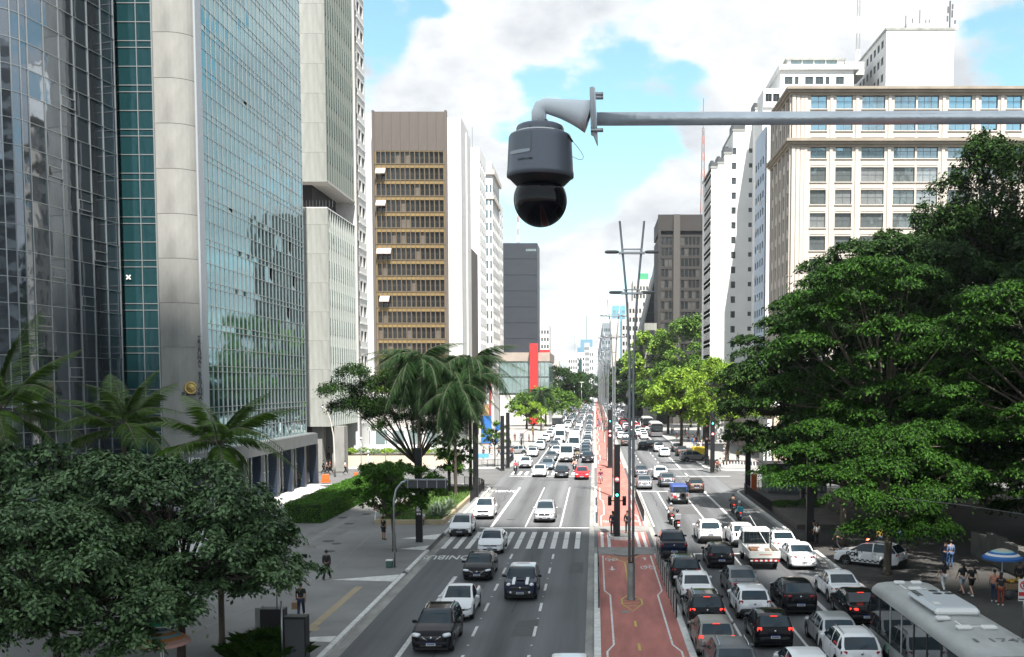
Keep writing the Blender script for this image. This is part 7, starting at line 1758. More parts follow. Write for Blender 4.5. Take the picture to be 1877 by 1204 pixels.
# curved lamp by the courthouse corner
p = G(614, 874); t = thing('curved_lamp', 'slender curved white lamp post at the courthouse corner, left of the hedge', 'street lamp', (p.x, p.y, PVH))
MB().tube([(0, 0, 0), (0, 0, 2), (-.1, 0, 5), (-.45, 0, 7), (-.9, 0, 8.2), (-1.3, 0, 8.6)], [.16, .12, .09, .07, .05, .04], 10).obj('pole', mat('pole_pale', (.5, .48, .44), .6), t); MB().blob((-1.5, 0, 8.6), (.3, .1, .05), 8, 5, .7).obj('lamp_head', galv, t)
for px, Y, h in ((660, 136, 4.2), (705, 140, 4), (673, 124, 3.2)):
    x = xat(px, Y); t = thing('globe_lamp', {660: 'leftmost globe lamp of the plaza beyond the side street', 705: 'rightmost globe lamp of the plaza beyond the side street', 673: 'shorter globe lamp between the other two in the plaza'}[px], 'street lamp', (x, Y, PVH), 0, 'globe lamps of the plaza')
    MB().tube([(0, 0, 0), (0, 0, h)], .05, 6).obj('pole', galv, t); MB().blob((0, 0, h+.15), (.18, .18, .18), 10, 8, 1).obj('globe', whitepl, t)

# ------------------------------------------------------------------ black signal pillars
ringm = mat('sign_red_ring', (.6, .03, .04), .5); green_on = mat('signal_green', (.1, .8, .5), .4, emit=(.05, 1, .6), es=3)
def pillar(label, px, py, h, w=.55, d=.3, heads=(), sign=None, green=None, panel=None, rz=0):
    p = G(px, py, .1); t = thing('signal_pillar', label, 'signal pillar', (p.x, p.y+d/2, .1), rz)
    MB().box(-w/2, w/2, -d/2, d/2, 0, h, bev=.02).obj('shaft', blackm, t)
    MB().box(-w/2-.03, w/2+.03, -d/2-.03, d/2+.03, 0, .06).obj('foot', darkm, t)
    for sd, z in heads:
        for k, a in enumerate((-.25, .25)):
            b = MB(); x = sd*(w/2+.32)
            b.box(x-.14, x+.14, -.1+a*.4, .1+a*.4, z-.35, z+.35, 0, bev=.03)
            for q in (-.17, .17): b.lathe([(.10, -.24), (.11, -.1), (.11, 0)], 12, (x, a*.4, z+q), axis='y')
            b.box(min(sd*w/2, x), max(sd*w/2, x), -.02+a*.4, .02+a*.4, z-.03, z+.03)
            b.obj('signal_head', blackm, t)
    if sign:
        for z in (sign if isinstance(sign, (list, tuple)) else [sign]):
            MB().lathe([(.001, -.03), (.16, -.03), (.16, 0)], 20, (0, -d/2-.004, z), axis='y').obj('sign_face', whitepl, t); MB().lathe([(.155, -.034), (.215, -.034), (.215, 0), (.155, 0)], 20, (0, -d/2-.004, z), axis='y').obj('sign_ring', ringm, t)
    if green: MB().lathe([(.001, -.02), (.09, -.02), (.09, 0)], 14, (0, -d/2-.004, green), axis='y').obj('green_light', green_on, t)
    if panel: MB().box(-.16, .16, -d/2-.02, -d/2-.002, panel-.3, panel+.3, bev=.01).obj('notice_board', whitepl, t); [MB().box(-.14+k*.16, -.02+k*.16, -d/2-.02, -d/2-.002, panel-.55, panel-.4).obj('button_box', whitepl, t) for k in range(2)]
    return t
pillar('tallest black pillar on the cycle path, with signal heads on both sides', 1131, 985, 7.0, .46, .4, ((-1, 2.75), (1, 2.75)), 4.35, 3.2)
pillar('black signal pillar on the cycle path behind the nearest one, with two red round signs', 1118, 857, 8.0, .6, .4, (), (5.0, 4.4), 6.4)
pillar('black pillar on the left pavement beside the round tree, white notice board on its face', 768, 995, 6.9, .48, .35, (), None, None, 2.6)
pillar('black pillar inside the curved railing, left of the bus lane', 872, 912, 7.6, .52, .4)
pillar('left of the twin black pillars at the far left corner', 921, 862, 7.3, .5, .4)
pillar('right of the twin black pillars at the far left corner, small white notice', 931, 857, 7.6, .5, .4)
pillar('black pillar on the right pavement beside the stone plinth, under the spreading tree', 1485, 995, 7.2, .52, .4, ((-1, 3.6),))
pillar('black pillar inside the right curved railing at the near corner', 1371, 907, 7.4, .55, .4, (), 6.6)
pillar('front one of the two black pillars at the far right corner, green light on', 1306, 866, 8.0, .55, .4, (), 5.0, 6.4)
pillar('back one of the two black pillars at the far right corner, red round sign', 1295, 851, 8.0, .5, .4, (), (5.6, 3.7))
# sign mast on the left pavement
p = G(723.5, 1040, PVH); t = thing('road_sign_mast', 'curved galvanised mast with a dark sign board reaching over the pavement beside the round tree', 'sign mast', (p.x, p.y, PVH))
t['label'] = 'curved galvanised mast holding a dark sign board beside the round tree'
MB().tube([(0, 0, 0), (0, 0, 4.2), (.15, 0, 4.9), (.5, 0, 5.35), (1.0, 0, 5.5), (3.3, 0, 5.5)], .065, 12).obj('mast', galv, t)
MB().box(.75, 3.35, -.10, -.07, 5.0, 5.48, bev=.008).obj('sign_board', darkm, t)
for x in (.9, 1.5, 2.1, 2.7, 3.25): MB().box(x-.025, x+.025, -.13, -.103, 5.0, 5.6).obj('bracket', galv, t)
MB().box(.7, 3.4, -.14, -.10, 5.50, 5.56).obj('top_rail', galv, t)
p = G(714, 1040, PVH); t = thing('litter_bin', 'small green bin with white lid at the foot of the galvanised mast', 'bin', (p.x, p.y, PVH)); MB().box(-.2, .2, -.16, .16, 0, .42, bev=.04).obj('bin_body', mat('bin_green', (.05, .12, .10), .6), t); MB().box(-.22, .22, -.18, .18, .42, .50, bev=.03).obj('lid', whitepl, t)
# ------------------------------------------------------------------ railings and fences
def railing(label, pts, h=1.0, gap=.16, m=blackm, group=None, z=PVH, name='railing'):
    t = thing(name, label, 'railing', (pts[0][0], pts[0][1], z), 0, group); b = MB(); o = Vector((pts[0][0], pts[0][1], 0))
    P = [Vector((x, y, 0))-o for x, y in pts]
    for zz_ in (.12, h): MB().tube([p+Vector((0, 0, zz_)) for p in P], .028, 6).obj('rail', m, t)
    for a, c in zip(P, P[1:]):
        n = max(1, int((c-a).length/gap))
        for k in range(n):
            q = a.lerp(c, k/n); b.box(q.x-.012, q.x+.012, q.y-.012, q.y+.012, .12, h)
    bb = b.obj('bars', m, t); bb['kind'] = 'stuff'
    for p in P[::max(1, len(P)//6)]: MB().box(p.x-.035, p.x+.035, p.y-.035, p.y+.035, 0, h+.03).obj('post', m, t)
    return t
railing('black curved railing along the near left street corner', [(LK-.6, 100), (LK-.6, J0-7)]+arc(LK-5.9, J0-7, 5.2, 0, 60, 8))
railing('black curved railing at the far left corner round the young tree', arc(LK-4.6, J1+4.8, 3.8, -95, 0, 8)+[(LK-.8, J1+14)])
railing('black curved railing at the near right street corner', [(RK+.7, 92), (RK+.7, J0-11)]+arc(RK+5, J0-11, 4.3, 180, 110, 6))
railing('black railing at the far right corner below the black pillars', arc(RK+5, J1+1.6, 4.2, 180, 230, 5)[::-1]+[(RK+.75, J1+6)])
rb_ = 0
for k in range(12):
    y = 50.3+k*1.72
    if 68.5 < y+1.4: break
    t = thing('cycle_fence', 'black hooped fence panel with white reflective bars on the right edge of the cycle path', 'fence', (4.02, y, .1), 0, 'fence panels along the right edge of the cycle path')
    MB().tube([(0, 0, 0), (0, 0, 1.0), (0, 1.4, 1.0), (0, 1.4, 0)], .04, 6, smooth=False).obj('frame', blackm, t)
    for q in range(4): MB().box(-.03, .03, .18+q*.3, .30+q*.3, .12, .95).obj('bar', whitepl if q % 2 else blackm, t)
for k, (ya, yb) in enumerate(((52.5, 59), (60.5, 68.5), (84.5, 92), (97, 104))):
    railing(('black fence on the left edge of the cycle path nearest the camera', 'black fence on the left edge of the cycle path just before the zebra crossing', 'black fence on the left edge of the cycle path just beyond the zebra crossing', 'black fence on the left edge of the cycle path furthest along')[k], [(.22, ya), (.22, yb)], 1.0, .12, z=.12, name='cycle_fence')
railing('black fence on the right edge of the cycle path beyond the zebra crossing', [(4.1, 86), (4.1, 104)], 1.0, .2, z=.12, name='cycle_fence')
# ------------------------------------------------------------------ right pavement furniture
t = thing('stone_plinth', 'wide low grey stone plinth on the right pavement by the black pillar', 'plinth', (18.4, 87, PVH))
MB().box(-2.4, 2.4, -5.5, 5.5, 0, .34).obj('plinth_body', mat('plinth_stone', (.10, .085, .08), .85, var=.2, scale=1), t)
for i in range(2):
    for j in range(3): MB().box(-2.36+i*2.37, -.03+i*2.37, -5.45+j*3.65, -1.85+j*3.65, .342, .38).obj('stone_slab', mat('plinth_slab', (.13, .115, .105), .8, var=.2, scale=.8), t)
shrub('low green shrub behind the stone plinth', 17.5, 95, PVH, 1.3, .8, 1600, shrubm, .16); shrub('low spreading shrub behind the stone plinth, further right', 20, 96, PVH, 1.5, .8, 1600, shrubm, .16)
t = thing('kiosk', 'grey slatted kiosk behind the orange post at the near right corner', 'kiosk', (21.5, 111, PVH)); MB().box(-3.2, 3, -2, 2, 0, 2.9).obj('kiosk_body', mat('kiosk_grey', (.14, .15, .16), .7), t); MB().box(-3.5, 3.3, -2.3, 2.3, 2.9, 3.1).obj('roof', darkm, t)
for k in range(14): MB().box(-3.1+k*.44, -2.95+k*.44, -2.06, -2.01, .2, 2.7).obj('slat', mat('slat_pale', (.35, .38, .40), .5), t)
p = G(1381, 905, PVH); t = thing('orange_totem', 'orange totem standing right of the black pillar at the near right corner', 'totem', (p.x+.2, p.y+1, PVH)); MB().box(-.3, .3, -.12, .12, 0, 2.0, bev=.03).obj('totem_body', orange, t); MB().box(-.33, .33, -.15, .15, 0, .1).obj('foot', darkm, t)
p = G(1871, 1172, PVH); t = thing('no_parking_sign', 'white sign with a crossed red circle on a grey post at the right edge', 'road sign', (p.x+.1, p.y, PVH))
MB().tube([(0, .04, 0), (0, .04, 2.8)], .035, 8).obj('post', galv, t); MB().box(-.27, .27, -.012, 0, 1.75, 2.75, bev=.004).obj('sign_plate', whitepl, t)
MB().lathe([(.15, -.014), (.20, -.014), (.20, 0), (.15, 0)], 24, (0, -.014, 2.47), axis='y').obj('sign_ring', ringm, t); MB().box(-.17, .17, -.03, -.02, -.018, .018, 0, Matrix.Translation((0, 0, 2.47)) @ Matrix.Rotation(R(45), 4, 'Y')).obj('slash', ringm, t)
text('E', .26, blackm, (0, -.018, 2.47), (R(90), 0, 0), t, 'lettering', .002, bold=.012); MB().box(-.25, .25, -.016, -.012, 1.98, 2.16).obj('red_band', ringm, t); MB().box(-.25, .25, -.016, -.0125, 1.80, 1.86).obj('text_line', darkm, t)
def parasol(label, x, y, z, r, bands, base=PVH, hh=.45):
    t = thing('parasol', label, 'parasol', (x, y, base)); n = len(bands); H0 = z-base
    MB().tube([(0, 0, 0), (0, 0, H0+hh)], .025, 6).obj('pole', whitepl, t)
    for i, m in enumerate(bands):
        r0, r1 = r*i/n, r*(i+1)/n; f = lambda q: H0+hh*(1-(q/r)**1.7); b = MB(); b.lathe([(max(.001, r0), f(r0)), (r1, f(r1))][::-1], 16, smooth=False); b.obj('canopy_band', m, t)
    b = MB(); b.lathe([(r, H0), (r*1.0, H0-.12)][::-1], 16); b.obj('valance', bands[-1], t)
    return t
cl = lambda n, c: mat('cloth_'+n, c, .8)
parasol('blue and tan striped parasol over the fruit cart at the right edge', 21.9, 55.2, 2.35, 1.05, [cl('tan', (.42, .40, .32)), cl('tan', (.42, .40, .32)), cl('tan', (.42, .40, .32)), cl('lblue', (.25, .45, .5)), cl('blue', (.03, .12, .35)), cl('white', (.6, .6, .6)), cl('blue', (.03, .12, .35))])
parasol('orange, white and blue ringed parasol under the broad-leaved trees at the bottom left', -16.3, 38.4, 2.0, 1.05, [cl('white', (.6, .6, .6)), cl('blue2', (.2, .3, .55)), cl('white', (.6, .6, .6)), cl('orange', (.65, .28, .10)), cl('lblue', (.25, .45, .5)), cl('orange', (.65, .28, .10)), cl('pink', (.6, .35, .3))])
parasol('plain green parasol behind the ringed one at the bottom left', -17.3, 41.0, 2.2, .8, [cl('green', (.05, .40, .22))]*3)
t = thing('fruit_cart', 'street cart piled with yellow fruit below the striped parasol', 'cart', (22.6, 55.0, PVH)); MB().box(-.7, .7, -.45, .45, .55, .85, bev=.02).obj('tray', mat('cart_wood', (.2, .13, .07), .8), t)
rf = random.Random(4)
for k in range(26): MB().blob((rf.uniform(-.6, .6), rf.uniform(-.4, .35), .92+rf.uniform(0, .12)), (.085, .085, .075), 8, 5, 1).obj('fruit', mat('yellow_fruit', (.5, .30, .04), .5), t)
for x in (-.55, .55): MB().lathe([(.001, -.03), (.24, -.03), (.26, 0), (.24, .03), (.001, .03)], 14, (x, -.48, .28), axis='y').obj('wheel', darkm, t)
t = thing('pavement_wall', 'rough grey wall with a sloping top behind the fruit cart', 'wall', (25.5, 60, PVH))
for k in range(7): MB().box(-.2, .2, -9+k*2.6, -6.44+k*2.6, 0, 1.6+.15*(k % 3), bev=.02).obj('wall_panel', mat('dull_wall', (.11, .11, .10), .9, var=.3, scale=1), t)
# left foreground cabinets and posts
t = thing('dark_cabinet', 'tall black cabinet at the bottom edge beside the tactile strip', 'cabinet', (-12.35, 42.4, PVH)); MB().box(-.45, .45, -.3, .3, 0, 1.9, bev=.01).obj('cabinet_body', blackm, t); MB().box(-.40, .40, -.33, -.305, .1, 1.8, bev=.004).obj('door', darkm, t)
t = thing('dark_cabinet', 'low black cabinet under the branches, left of the tall one', 'cabinet', (-15.1, 48.2, PVH)); MB().box(-.55, .55, -.3, .3, 0, .95, bev=.01).obj('cabinet_body', blackm, t); MB().box(-.8, -.57, -.28, .28, 0, 1.0).obj('concrete_side', conc, t)
p = G(531, 1204, PVH); t = thing('post', 'thin grey post with a small dark box in front of the cabinets', 'post', (p.x, p.y-1.0, PVH)); MB().tube([(0, 0, 0), (0, 0, 2.6)], .04, 8).obj('pole', galv, t)
p = D(553, 1019, 48); t = thing('hanging_sign', 'small dark flat sign jutting out of the leaves above the pavement', 'sign', (p.x, 48, p.z)); MB().box(-.3, .25, -.05, .05, -.09, .09, bev=.01).obj('sign_box', blackm, t); MB().tube([(-.3, 0, 0), (-1.2, 0, 0), (-1.2, 0, PVH-p.z)], .03, 6).obj('bracket', galv, t)
# barriers, boards, shelter at the far left
for k, (px, py) in enumerate(((597, 884), (653, 874))):
    p = G(px, py, PVH); t = thing('orange_barrier', ('larger orange plastic barrier by the courthouse corner', 'smaller orange barrier right of the curved lamp')[k], 'barrier', (p.x, p.y, PVH)); s = (1, .6)[k]
    MB().prism([(-.5*s, -.25*s), (.5*s, -.25*s), (.5*s, .25*s), (-.5*s, .25*s)], 0, .25*s).obj('foot', orange, t); MB().box(-.4*s, .4*s, -.12*s, .12*s, .25*s, .95*s, bev=.05*s).obj('barrier_body', orange, t)
p = G(975, 812, PVH); t = thing('bus_shelter', 'pale bus shelter with glass back on the far left pavement', 'bus shelter', (-14.0, 186, PVH)); 
MB().box(-3.2, 1.6, -5, 5, 2.9, 3.1).obj('roof', cream, t)
for y in (-4.5, 0, 4.5): MB().box(.9, 1.0, y-.05, y+.05, 0, 2.9).obj('post', galv, t); 
for k in range(4): MB().box(-3.0, -2.95, -4.6+k*2.3, -2.4+k*2.3, .3, 2.5).obj('glass_panel', g_pale, t)
MB().box(-1.6, -1.2, -3, 3, .4, .5).obj('bench', darkm, t)
bl = mat('blue_hoarding', (.02, .13, .42), .6)
for k, (x, y, h) in enumerate(((-20.5, 196, 5.5), (-18.8, 199, 4.2))):
    t = thing('blue_hoarding', ('taller blue hoarding panel at the far left', 'lower blue hoarding panel beside the white shelter')[k], 'hoarding', (x, y, PVH)); MB().box(-1, 1, -.1, .1, .3, h).obj('panel', bl, t); MB().box(-.95, -.85, -.05, .05, 0, .3).obj('leg', galv, t); MB().box(.85, .95, -.05, .05, 0, .3).obj('leg', galv, t)
t = thing('blue_street_board', 'small blue and white information board by the far left railing', 'board', (xat(885, 150), 150, PVH)); MB().box(-.8, .8, -.05, .05, .8, 1.4).obj('panel', mat('board_blue', (.1, .35, .6), .6), t); MB().box(-.03, .03, -.04, .04, 0, .8).obj('post', galv, t)
t = thing('yellow_kiosk', 'bright yellow box stall behind the side-on grey SUV', 'stall', (xat(1281, 158), 158, PVH)); MB().box(-.95, .95, -.8, .8, .3, 1.9, bev=.05).obj('stall_body', mat('bright_yellow', (.75, .55, .02), .6), t); MB().box(-.9, -.8, -.6, .6, 0, .3).obj('leg', darkm, t); MB().box(.8, .9, -.6, .6, 0, .3).obj('leg', darkm, t)
for k in range(14):
    t = thing('bicycle_dock', 'white bicycle docking post in the row at the far right corner', 'dock', (16.4+k*.42, 139.6+.05*k, PVH), 0, 'bicycle docks at the far right corner'); MB().tube([(0, 0, 0), (0, .05, .55), (0, .3, .9)], .06, 6).obj('dock_post', whitepl, t); MB().blob((0, .3, .92), (.09, .12, .07), 8, 5, .8).obj('dock_head', (orange if k % 4 == 1 else whitepl), t)
# ------------------------------------------------------------------ people
skinA = mat('skin_brown', (.30, .17, .11), .6); skinB = mat('skin_light', (.48, .30, .22), .6); skinC = mat('skin_dark', (.11, .06, .04), .6); hairm = mat('dark_hair', (.015, .012, .01), .7); shoem = mat('shoes_white', (.6, .6, .6), .6); shoed = mat('shoes_black', (.02, .02, .02), .6)
POSE = {
 'walk': dict(el=(.10, .14, -.02, .12), leg=((.22, .02, .34, -.12), (-.05, .10, -.30, .10)), arm=((-.12, -.22), (.12, .24))),
 'stand': dict(leg=((.02, .03, .0, 0), (-.01, .02, .0, 0)), arm=((.0, .04), (.02, .10)))}
def skel(pose):
    V = [(0, 0, .95), (0, .01, 1.10), (0, .015, 1.30), (0, .0, 1.44), (0, .01, 1.53), (0, .025, 1.63)]
    Rr = [(.135, .10), (.115, .09), (.15, .10), (.06, .06), (.062, .062), (.088, .10)]; E = [(0, 1), (1, 2), (2, 3), (3, 4), (4, 5)]
    P = POSE.get(pose)
    for sd in (1, -1):
        k = 0 if sd > 0 else 1
        if pose == 'ride':
            sh, el, wr, hd = (sd*.17, .02, 1.38), (sd*.27, .18, 1.14), (sd*.30, .42, 1.08), (sd*.30, .49, 1.08)
            hp, kn, an, to = (sd*.10, .02, .88), (sd*.19, .42, .78), (sd*.19, .28, .38), (sd*.19, .42, .34)
        elif pose == 'sit':
            sh, el, wr, hd = (sd*.17, .02, 1.38), (sd*.24, .08, 1.12), (sd*.16, .28, .98), (sd*.14, .34, .97)
            hp, kn, an, to = (sd*.10, .02, .90), (sd*.12, .45, .92), (sd*.12, .48, .50), (sd*.12, .62, .46)
        else:
            a1, a2 = P['arm'][k]; sh = (sd*.175, 0, 1.39); el = (sd*.235, a1, 1.12); wr = (sd*.245, a2, .90); hd = (sd*.24, a2+.03, .81)
            ky, kz, fy, fz = P['leg'][k]; hp = (sd*.09, 0, .90); kn = (sd*.10, ky*.6+.03, .50+kz*.3); an = (sd*.10, fy, .09+abs(fz)*.3); to = (sd*.105, fy+.15, .04+abs(fz)*.15)
        o = len(V); V += [sh, el, wr, hd, hp, kn, an, to]; Rr += [(.062, .062), (.044, .044), (.030, .030), (.042, .022), (.092, .095), (.06, .06), (.040, .042), (.045, .03)]
        E += [(2, o), (o, o+1), (o+1, o+2), (o+2, o+3), (0, o+4), (o+4, o+5), (o+5, o+6), (o+6, o+7)]
    return V, Rr, E
def skinned(V, Rr, E, name, lv=1):
    me = bpy.data.meshes.new(name); me.from_pydata(V, E, []); o = bpy.data.objects.new('tmp_skin', me); C.objects.link(o)
    o.modifiers.new('s', 'SKIN'); sv = me.skin_vertices[0].data
    for i, r in enumerate(Rr): sv[i].radius = r; sv[i].use_root = (i == 0)
    if lv: m = o.modifiers.new('u', 'SUBSURF'); m.levels = lv; m.render_levels = lv
    bpy.context.view_layer.update(); r = bpy.data.meshes.new_from_object(o.evaluated_get(bpy.context.evaluated_depsgraph_get())); bpy.data.objects.remove(o)
    r.polygons.foreach_set('use_smooth', [True]*len(r.polygons)); r.materials.clear(); return r
PC = {}
def subskel(pose, idx, grow, cut=None):
    V, Rr, E = skel(pose); V = [Vector(v) for v in V]; ids = {j: i for i, j in enumerate(idx)}
    v2 = [tuple(V[j]) for j in idx]; r2 = [(Rr[j][0]+grow, Rr[j][1]+grow) for j in idx]; e2 = [(ids[a], ids[b]) for a, b in E if a in ids and b in ids]
    return v2, r2, e2
def person_parts(pose, sleeve, leg, skirt):
    key = (pose, sleeve, leg, skirt)
    if key in PC: return PC[key]
    V, Rr, E = skel(pose); body = skinned(V, Rr, E, 'person_body')
    R_, L2 = 6, 14
    idx = [0, 1, 2, 3, R_, R_+1, L2, L2+1]+([R_+2, L2+2] if sleeve else [])
    v, r, e = subskel(pose, idx, .016); r = list(r); r[3] = (.05, .05); v[3] = tuple(Vector(v[3])*.6+Vector(v[2])*.4)
    if not sleeve:
        for q, s in ((5, R_), (7, L2)): v[q] = tuple(Vector(v[q])*.75+Vector(V[s])*.25)
    shirt = skinned(v, r, e, 'shirt')
    idx = [0, R_+4, R_+5, L2+4, L2+5]+([R_+6, L2+6] if leg else []); v, r, e = subskel(pose, idx, .014)
    if leg: r = [(a*1.0+(.012 if i >= 5 else 0), b+(.012 if i >= 5 else 0)) for i, (a, b) in enumerate(r)]
    trousers = skinned(v, r, e, 'trousers')
    hair = MB().blob((0, -.005, 1.665), (.098, .112, .095), 12, 8, .95)
    if skirt: hair.blob((0, -.085, 1.52), (.085, .045, .15), 10, 6, .9)
    hair = hair.mesh('hair', hairm)
    sh = [MB().blob((V[k+7][0], V[k+7][1]-.08, V[k+7][2]+.005), (.052, .14, .048), 8, 5, .8).mesh('shoe', shoem) for k in (R_, L2)]
    PC[key] = (body, shirt, trousers, hair, sh); return PC[key]
def clo(n, c): return mat('cloth_'+n, c, .8, var=.12, scale=8)
WH, BK, NV, OR_, RD, BL, KH, PK, YL, GY = clo('white_', (.6, .6, .6)), clo('black_', (.012, .012, .014)), clo('navy_', (.02, .03, .07)), clo('salmon_', (.55, .22, .15)), clo('rust_', (.20, .04, .02)), clo('blue_', (.05, .15, .35)), clo('khaki_', (.25, .22, .15)), clo('peach_', (.5, .3, .25)), clo('yellow_', (.5, .35, .03)), clo('grey_', (.2, .2, .21))
def person(label, px, py, face, top, bottom, pose='walk', sleeve=False, leg=True, skirt=False, skin=skinA, shoe=shoed, h=1.0, pos=None, z=PVH, group=None, helmet=None):
    p = G(px, py, z) if pos is None else Vector(pos); t = thing('person', label, 'person', (p.x, p.y, z if pos is None else pos[2]), face, group); t.scale = (h, h, h)
    body, shirt, tr, hair, sh = person_parts(pose, sleeve, leg, skirt)
    b = put('body', body, t)
    if len(b.material_slots) == 0: body.materials.append(skinA)
    for nm, me, m in (('shirt', shirt, top), ('trousers', tr, bottom), ('hair', hair, hairm), ('shoe', sh[0], shoe), ('shoe', sh[1], shoe)):
        if len(me.materials) == 0: me.materials.append(m)
        o = put(nm, me, t); o.material_slots[0].link = 'OBJECT'; o.material_slots[0].material = m
    b.material_slots[0].link = 'OBJECT'; b.material_slots[0].material = skin
    if helmet: MB().blob((0, .01, 1.67), (.135, .15, .135), 14, 10, .95).obj('helmet', helmet, t); MB().box(-.08, .08, .11, .155, 1.61, 1.70, bev=.02).obj('visor', gloss, t)
    return t
person('man in black long sleeves and trousers walking on the wide left pavement', 599, 1062, PI*.0, BK, BK, sleeve=True)
t = person('person in black top and jeans carrying a paper bag, half under the leaves', 552, 1132, PI*.05, BK, NV, shoe=shoem)
tag(MB().box(-.14, .14, -.07, .07, 0, .34).tube([(-.07, 0, .34), (-.05, 0, .46), (.05, 0, .46), (.07, 0, .34)], .008, 4).obj('paper_bag', clo('paper', (.35, .22, .12)), None, (t.location.x-.32, t.location.y+.05, .55)), 'brown paper bag in the hand of the person under the leaves', 'bag')
person('woman in a peach top and wide white trousers near the round tree', 691, 958, PI, PK, WH, skirt=True, skin=skinB)
person('person in a blue shirt and shorts beside the woman in white trousers', 706, 955, PI*.9, BL, NV, leg=False)
person('man in black shirt and shorts standing left of the round tree', 703, 989, -.6, BK, BK, 'stand', leg=False)
person('person in a white top seated on the planter edge behind the black pillar', 783, 962, PI, WH, BK, 'sit', pos=(G(783, 957).x, 84.25, -.40))
person('guard in dark clothes standing at the courthouse entrance', 549, 893, -.5, clo('olive', (.06, .07, .03)), BK, 'stand', sleeve=True)
person('leftmost of the dark-clad trio walking beyond the courthouse corner', 593, 868, -1.2, BK, BK, sleeve=True); person('middle walker of the trio beyond the courthouse corner', 599, 869, -1.2, GY, BK)
person('walker in a maroon top, rightmost of the trio beyond the courthouse corner', 605, 868, -1.0, RD, BK); person('woman in white striding past the orange barriers', 633, 869, -1.4, WH, BK, 'walk', skin=skinB)
person('person standing by the curved lamp on the terrace step', 603, 843, 0, GY, BK, 'stand', z=1.5)
person('pedestrian in navy waiting left of the black pillar on the cycle path', 1123, 978, 2.8, NV, NV, 'stand', True, z=.18, skirt=True)
person('pedestrian in black waiting right of the black pillar on the cycle path', 1150, 977, PI, BK, BK, 'stand', True, z=.18, skirt=True)
person('woman in a white top standing beside the black pillar by the stone plinth', 1497, 1001, .3, WH, BK, 'stand', skirt=True)
person('dark figure beside the woman in white by the stone plinth', 1491, 997, .2, BK, BK, 'stand', True)
person('dark figure leaning by the trunk of the spreading tree', 1535, 1010, 1.0, BK, BK, 'walk', True)
person('child in a yellow shirt behind the patrol car', 1612, 1005, .3, YL, NV, 'stand', h=.9)
person('person in blue walking behind the patrol car', 1650, 1012, .2, BL, NV, sleeve=True); person('person in grey beside the blue one behind the patrol car', 1665, 1012, .2, GY, BK)
person('person in a long blue garment near the banner at right', 1732, 1040, .2, NV, clo('dull_blue', (.03, .07, .16)), 'stand', True); person('second person in blue and white near the banner at right', 1742, 1040, .2, clo('mid_blue', (.12, .17, .28)), clo('dull_blue', (.03, .07, .16)), 'stand', True)
person('woman in black top and flared white trousers on the right pavement', 1730, 1084, .1, BK, WH, skirt=True, skin=skinB)
person('woman in black top and pale short skirt on the right pavement', 1764, 1089, .25, BK, clo('denim', (.35, .38, .42)), leg=False, skirt=True, skin=skinB)
person('person in black shorts walking right of the woman with the pale skirt', 1781, 1092, .2, BK, BK, leg=False, skin=skinB, shoe=shoem)
person('man in a salmon shirt at the fruit cart', 1822, 1103, -.4, OR_, NV, 'stand', shoe=shoem); person('woman in rust red trousers waiting at the fruit cart', 1834, 1110, -.5, BK, RD, 'stand', skirt=True, shoe=shoem)
person('vendor in dark clothes behind the fruit cart', 1868, 1085, 2.6, BK, BK, 'stand', True, skin=skinC)
person('person in red beside the far right black pillars', 1314, 866, 0, RD, BK, 'stand'); person('person in pale clothes by the far right black pillars', 1320, 863, .5, WH, GY)
rp = random.Random(9)
cc = [WH, BK, NV, RD, BL, PK, GY, OR_, KH, YL]
for k in range(34):
    x = rp.uniform(16.2, 22.5); y = rp.uniform(152, 240)
    person('small pedestrian in the crowd on the far right pavement', 0, 0, rp.uniform(0, 6.28), rp.choice(cc), rp.choice(cc[:5]), rp.choice(['walk', 'stand']), pos=(x, y, PVH), group='crowd on the far right pavement', h=rp.uniform(.92, 1.05))
for k in range(16): person('small pedestrian on the far left pavement', 0, 0, rp.uniform(0, 6.28), rp.choice(cc), rp.choice(cc[:5]), rp.choice(['walk', 'stand']), pos=(rp.uniform(-17.5, -12.5), rp.uniform(150, 260), PVH), group='people on the far left pavement', h=rp.uniform(.92, 1.05))
for k in range(26): person('tiny pedestrian or cyclist far down the cycle path', 0, 0, rp.uniform(0, 6.28), rp.choice(cc), rp.choice(cc[:5]), 'walk', pos=(rp.uniform(.7, 3.6), 255+rp.random()**1.5*220, .1), group='people far down the cycle path', h=rp.uniform(.92, 1.05))
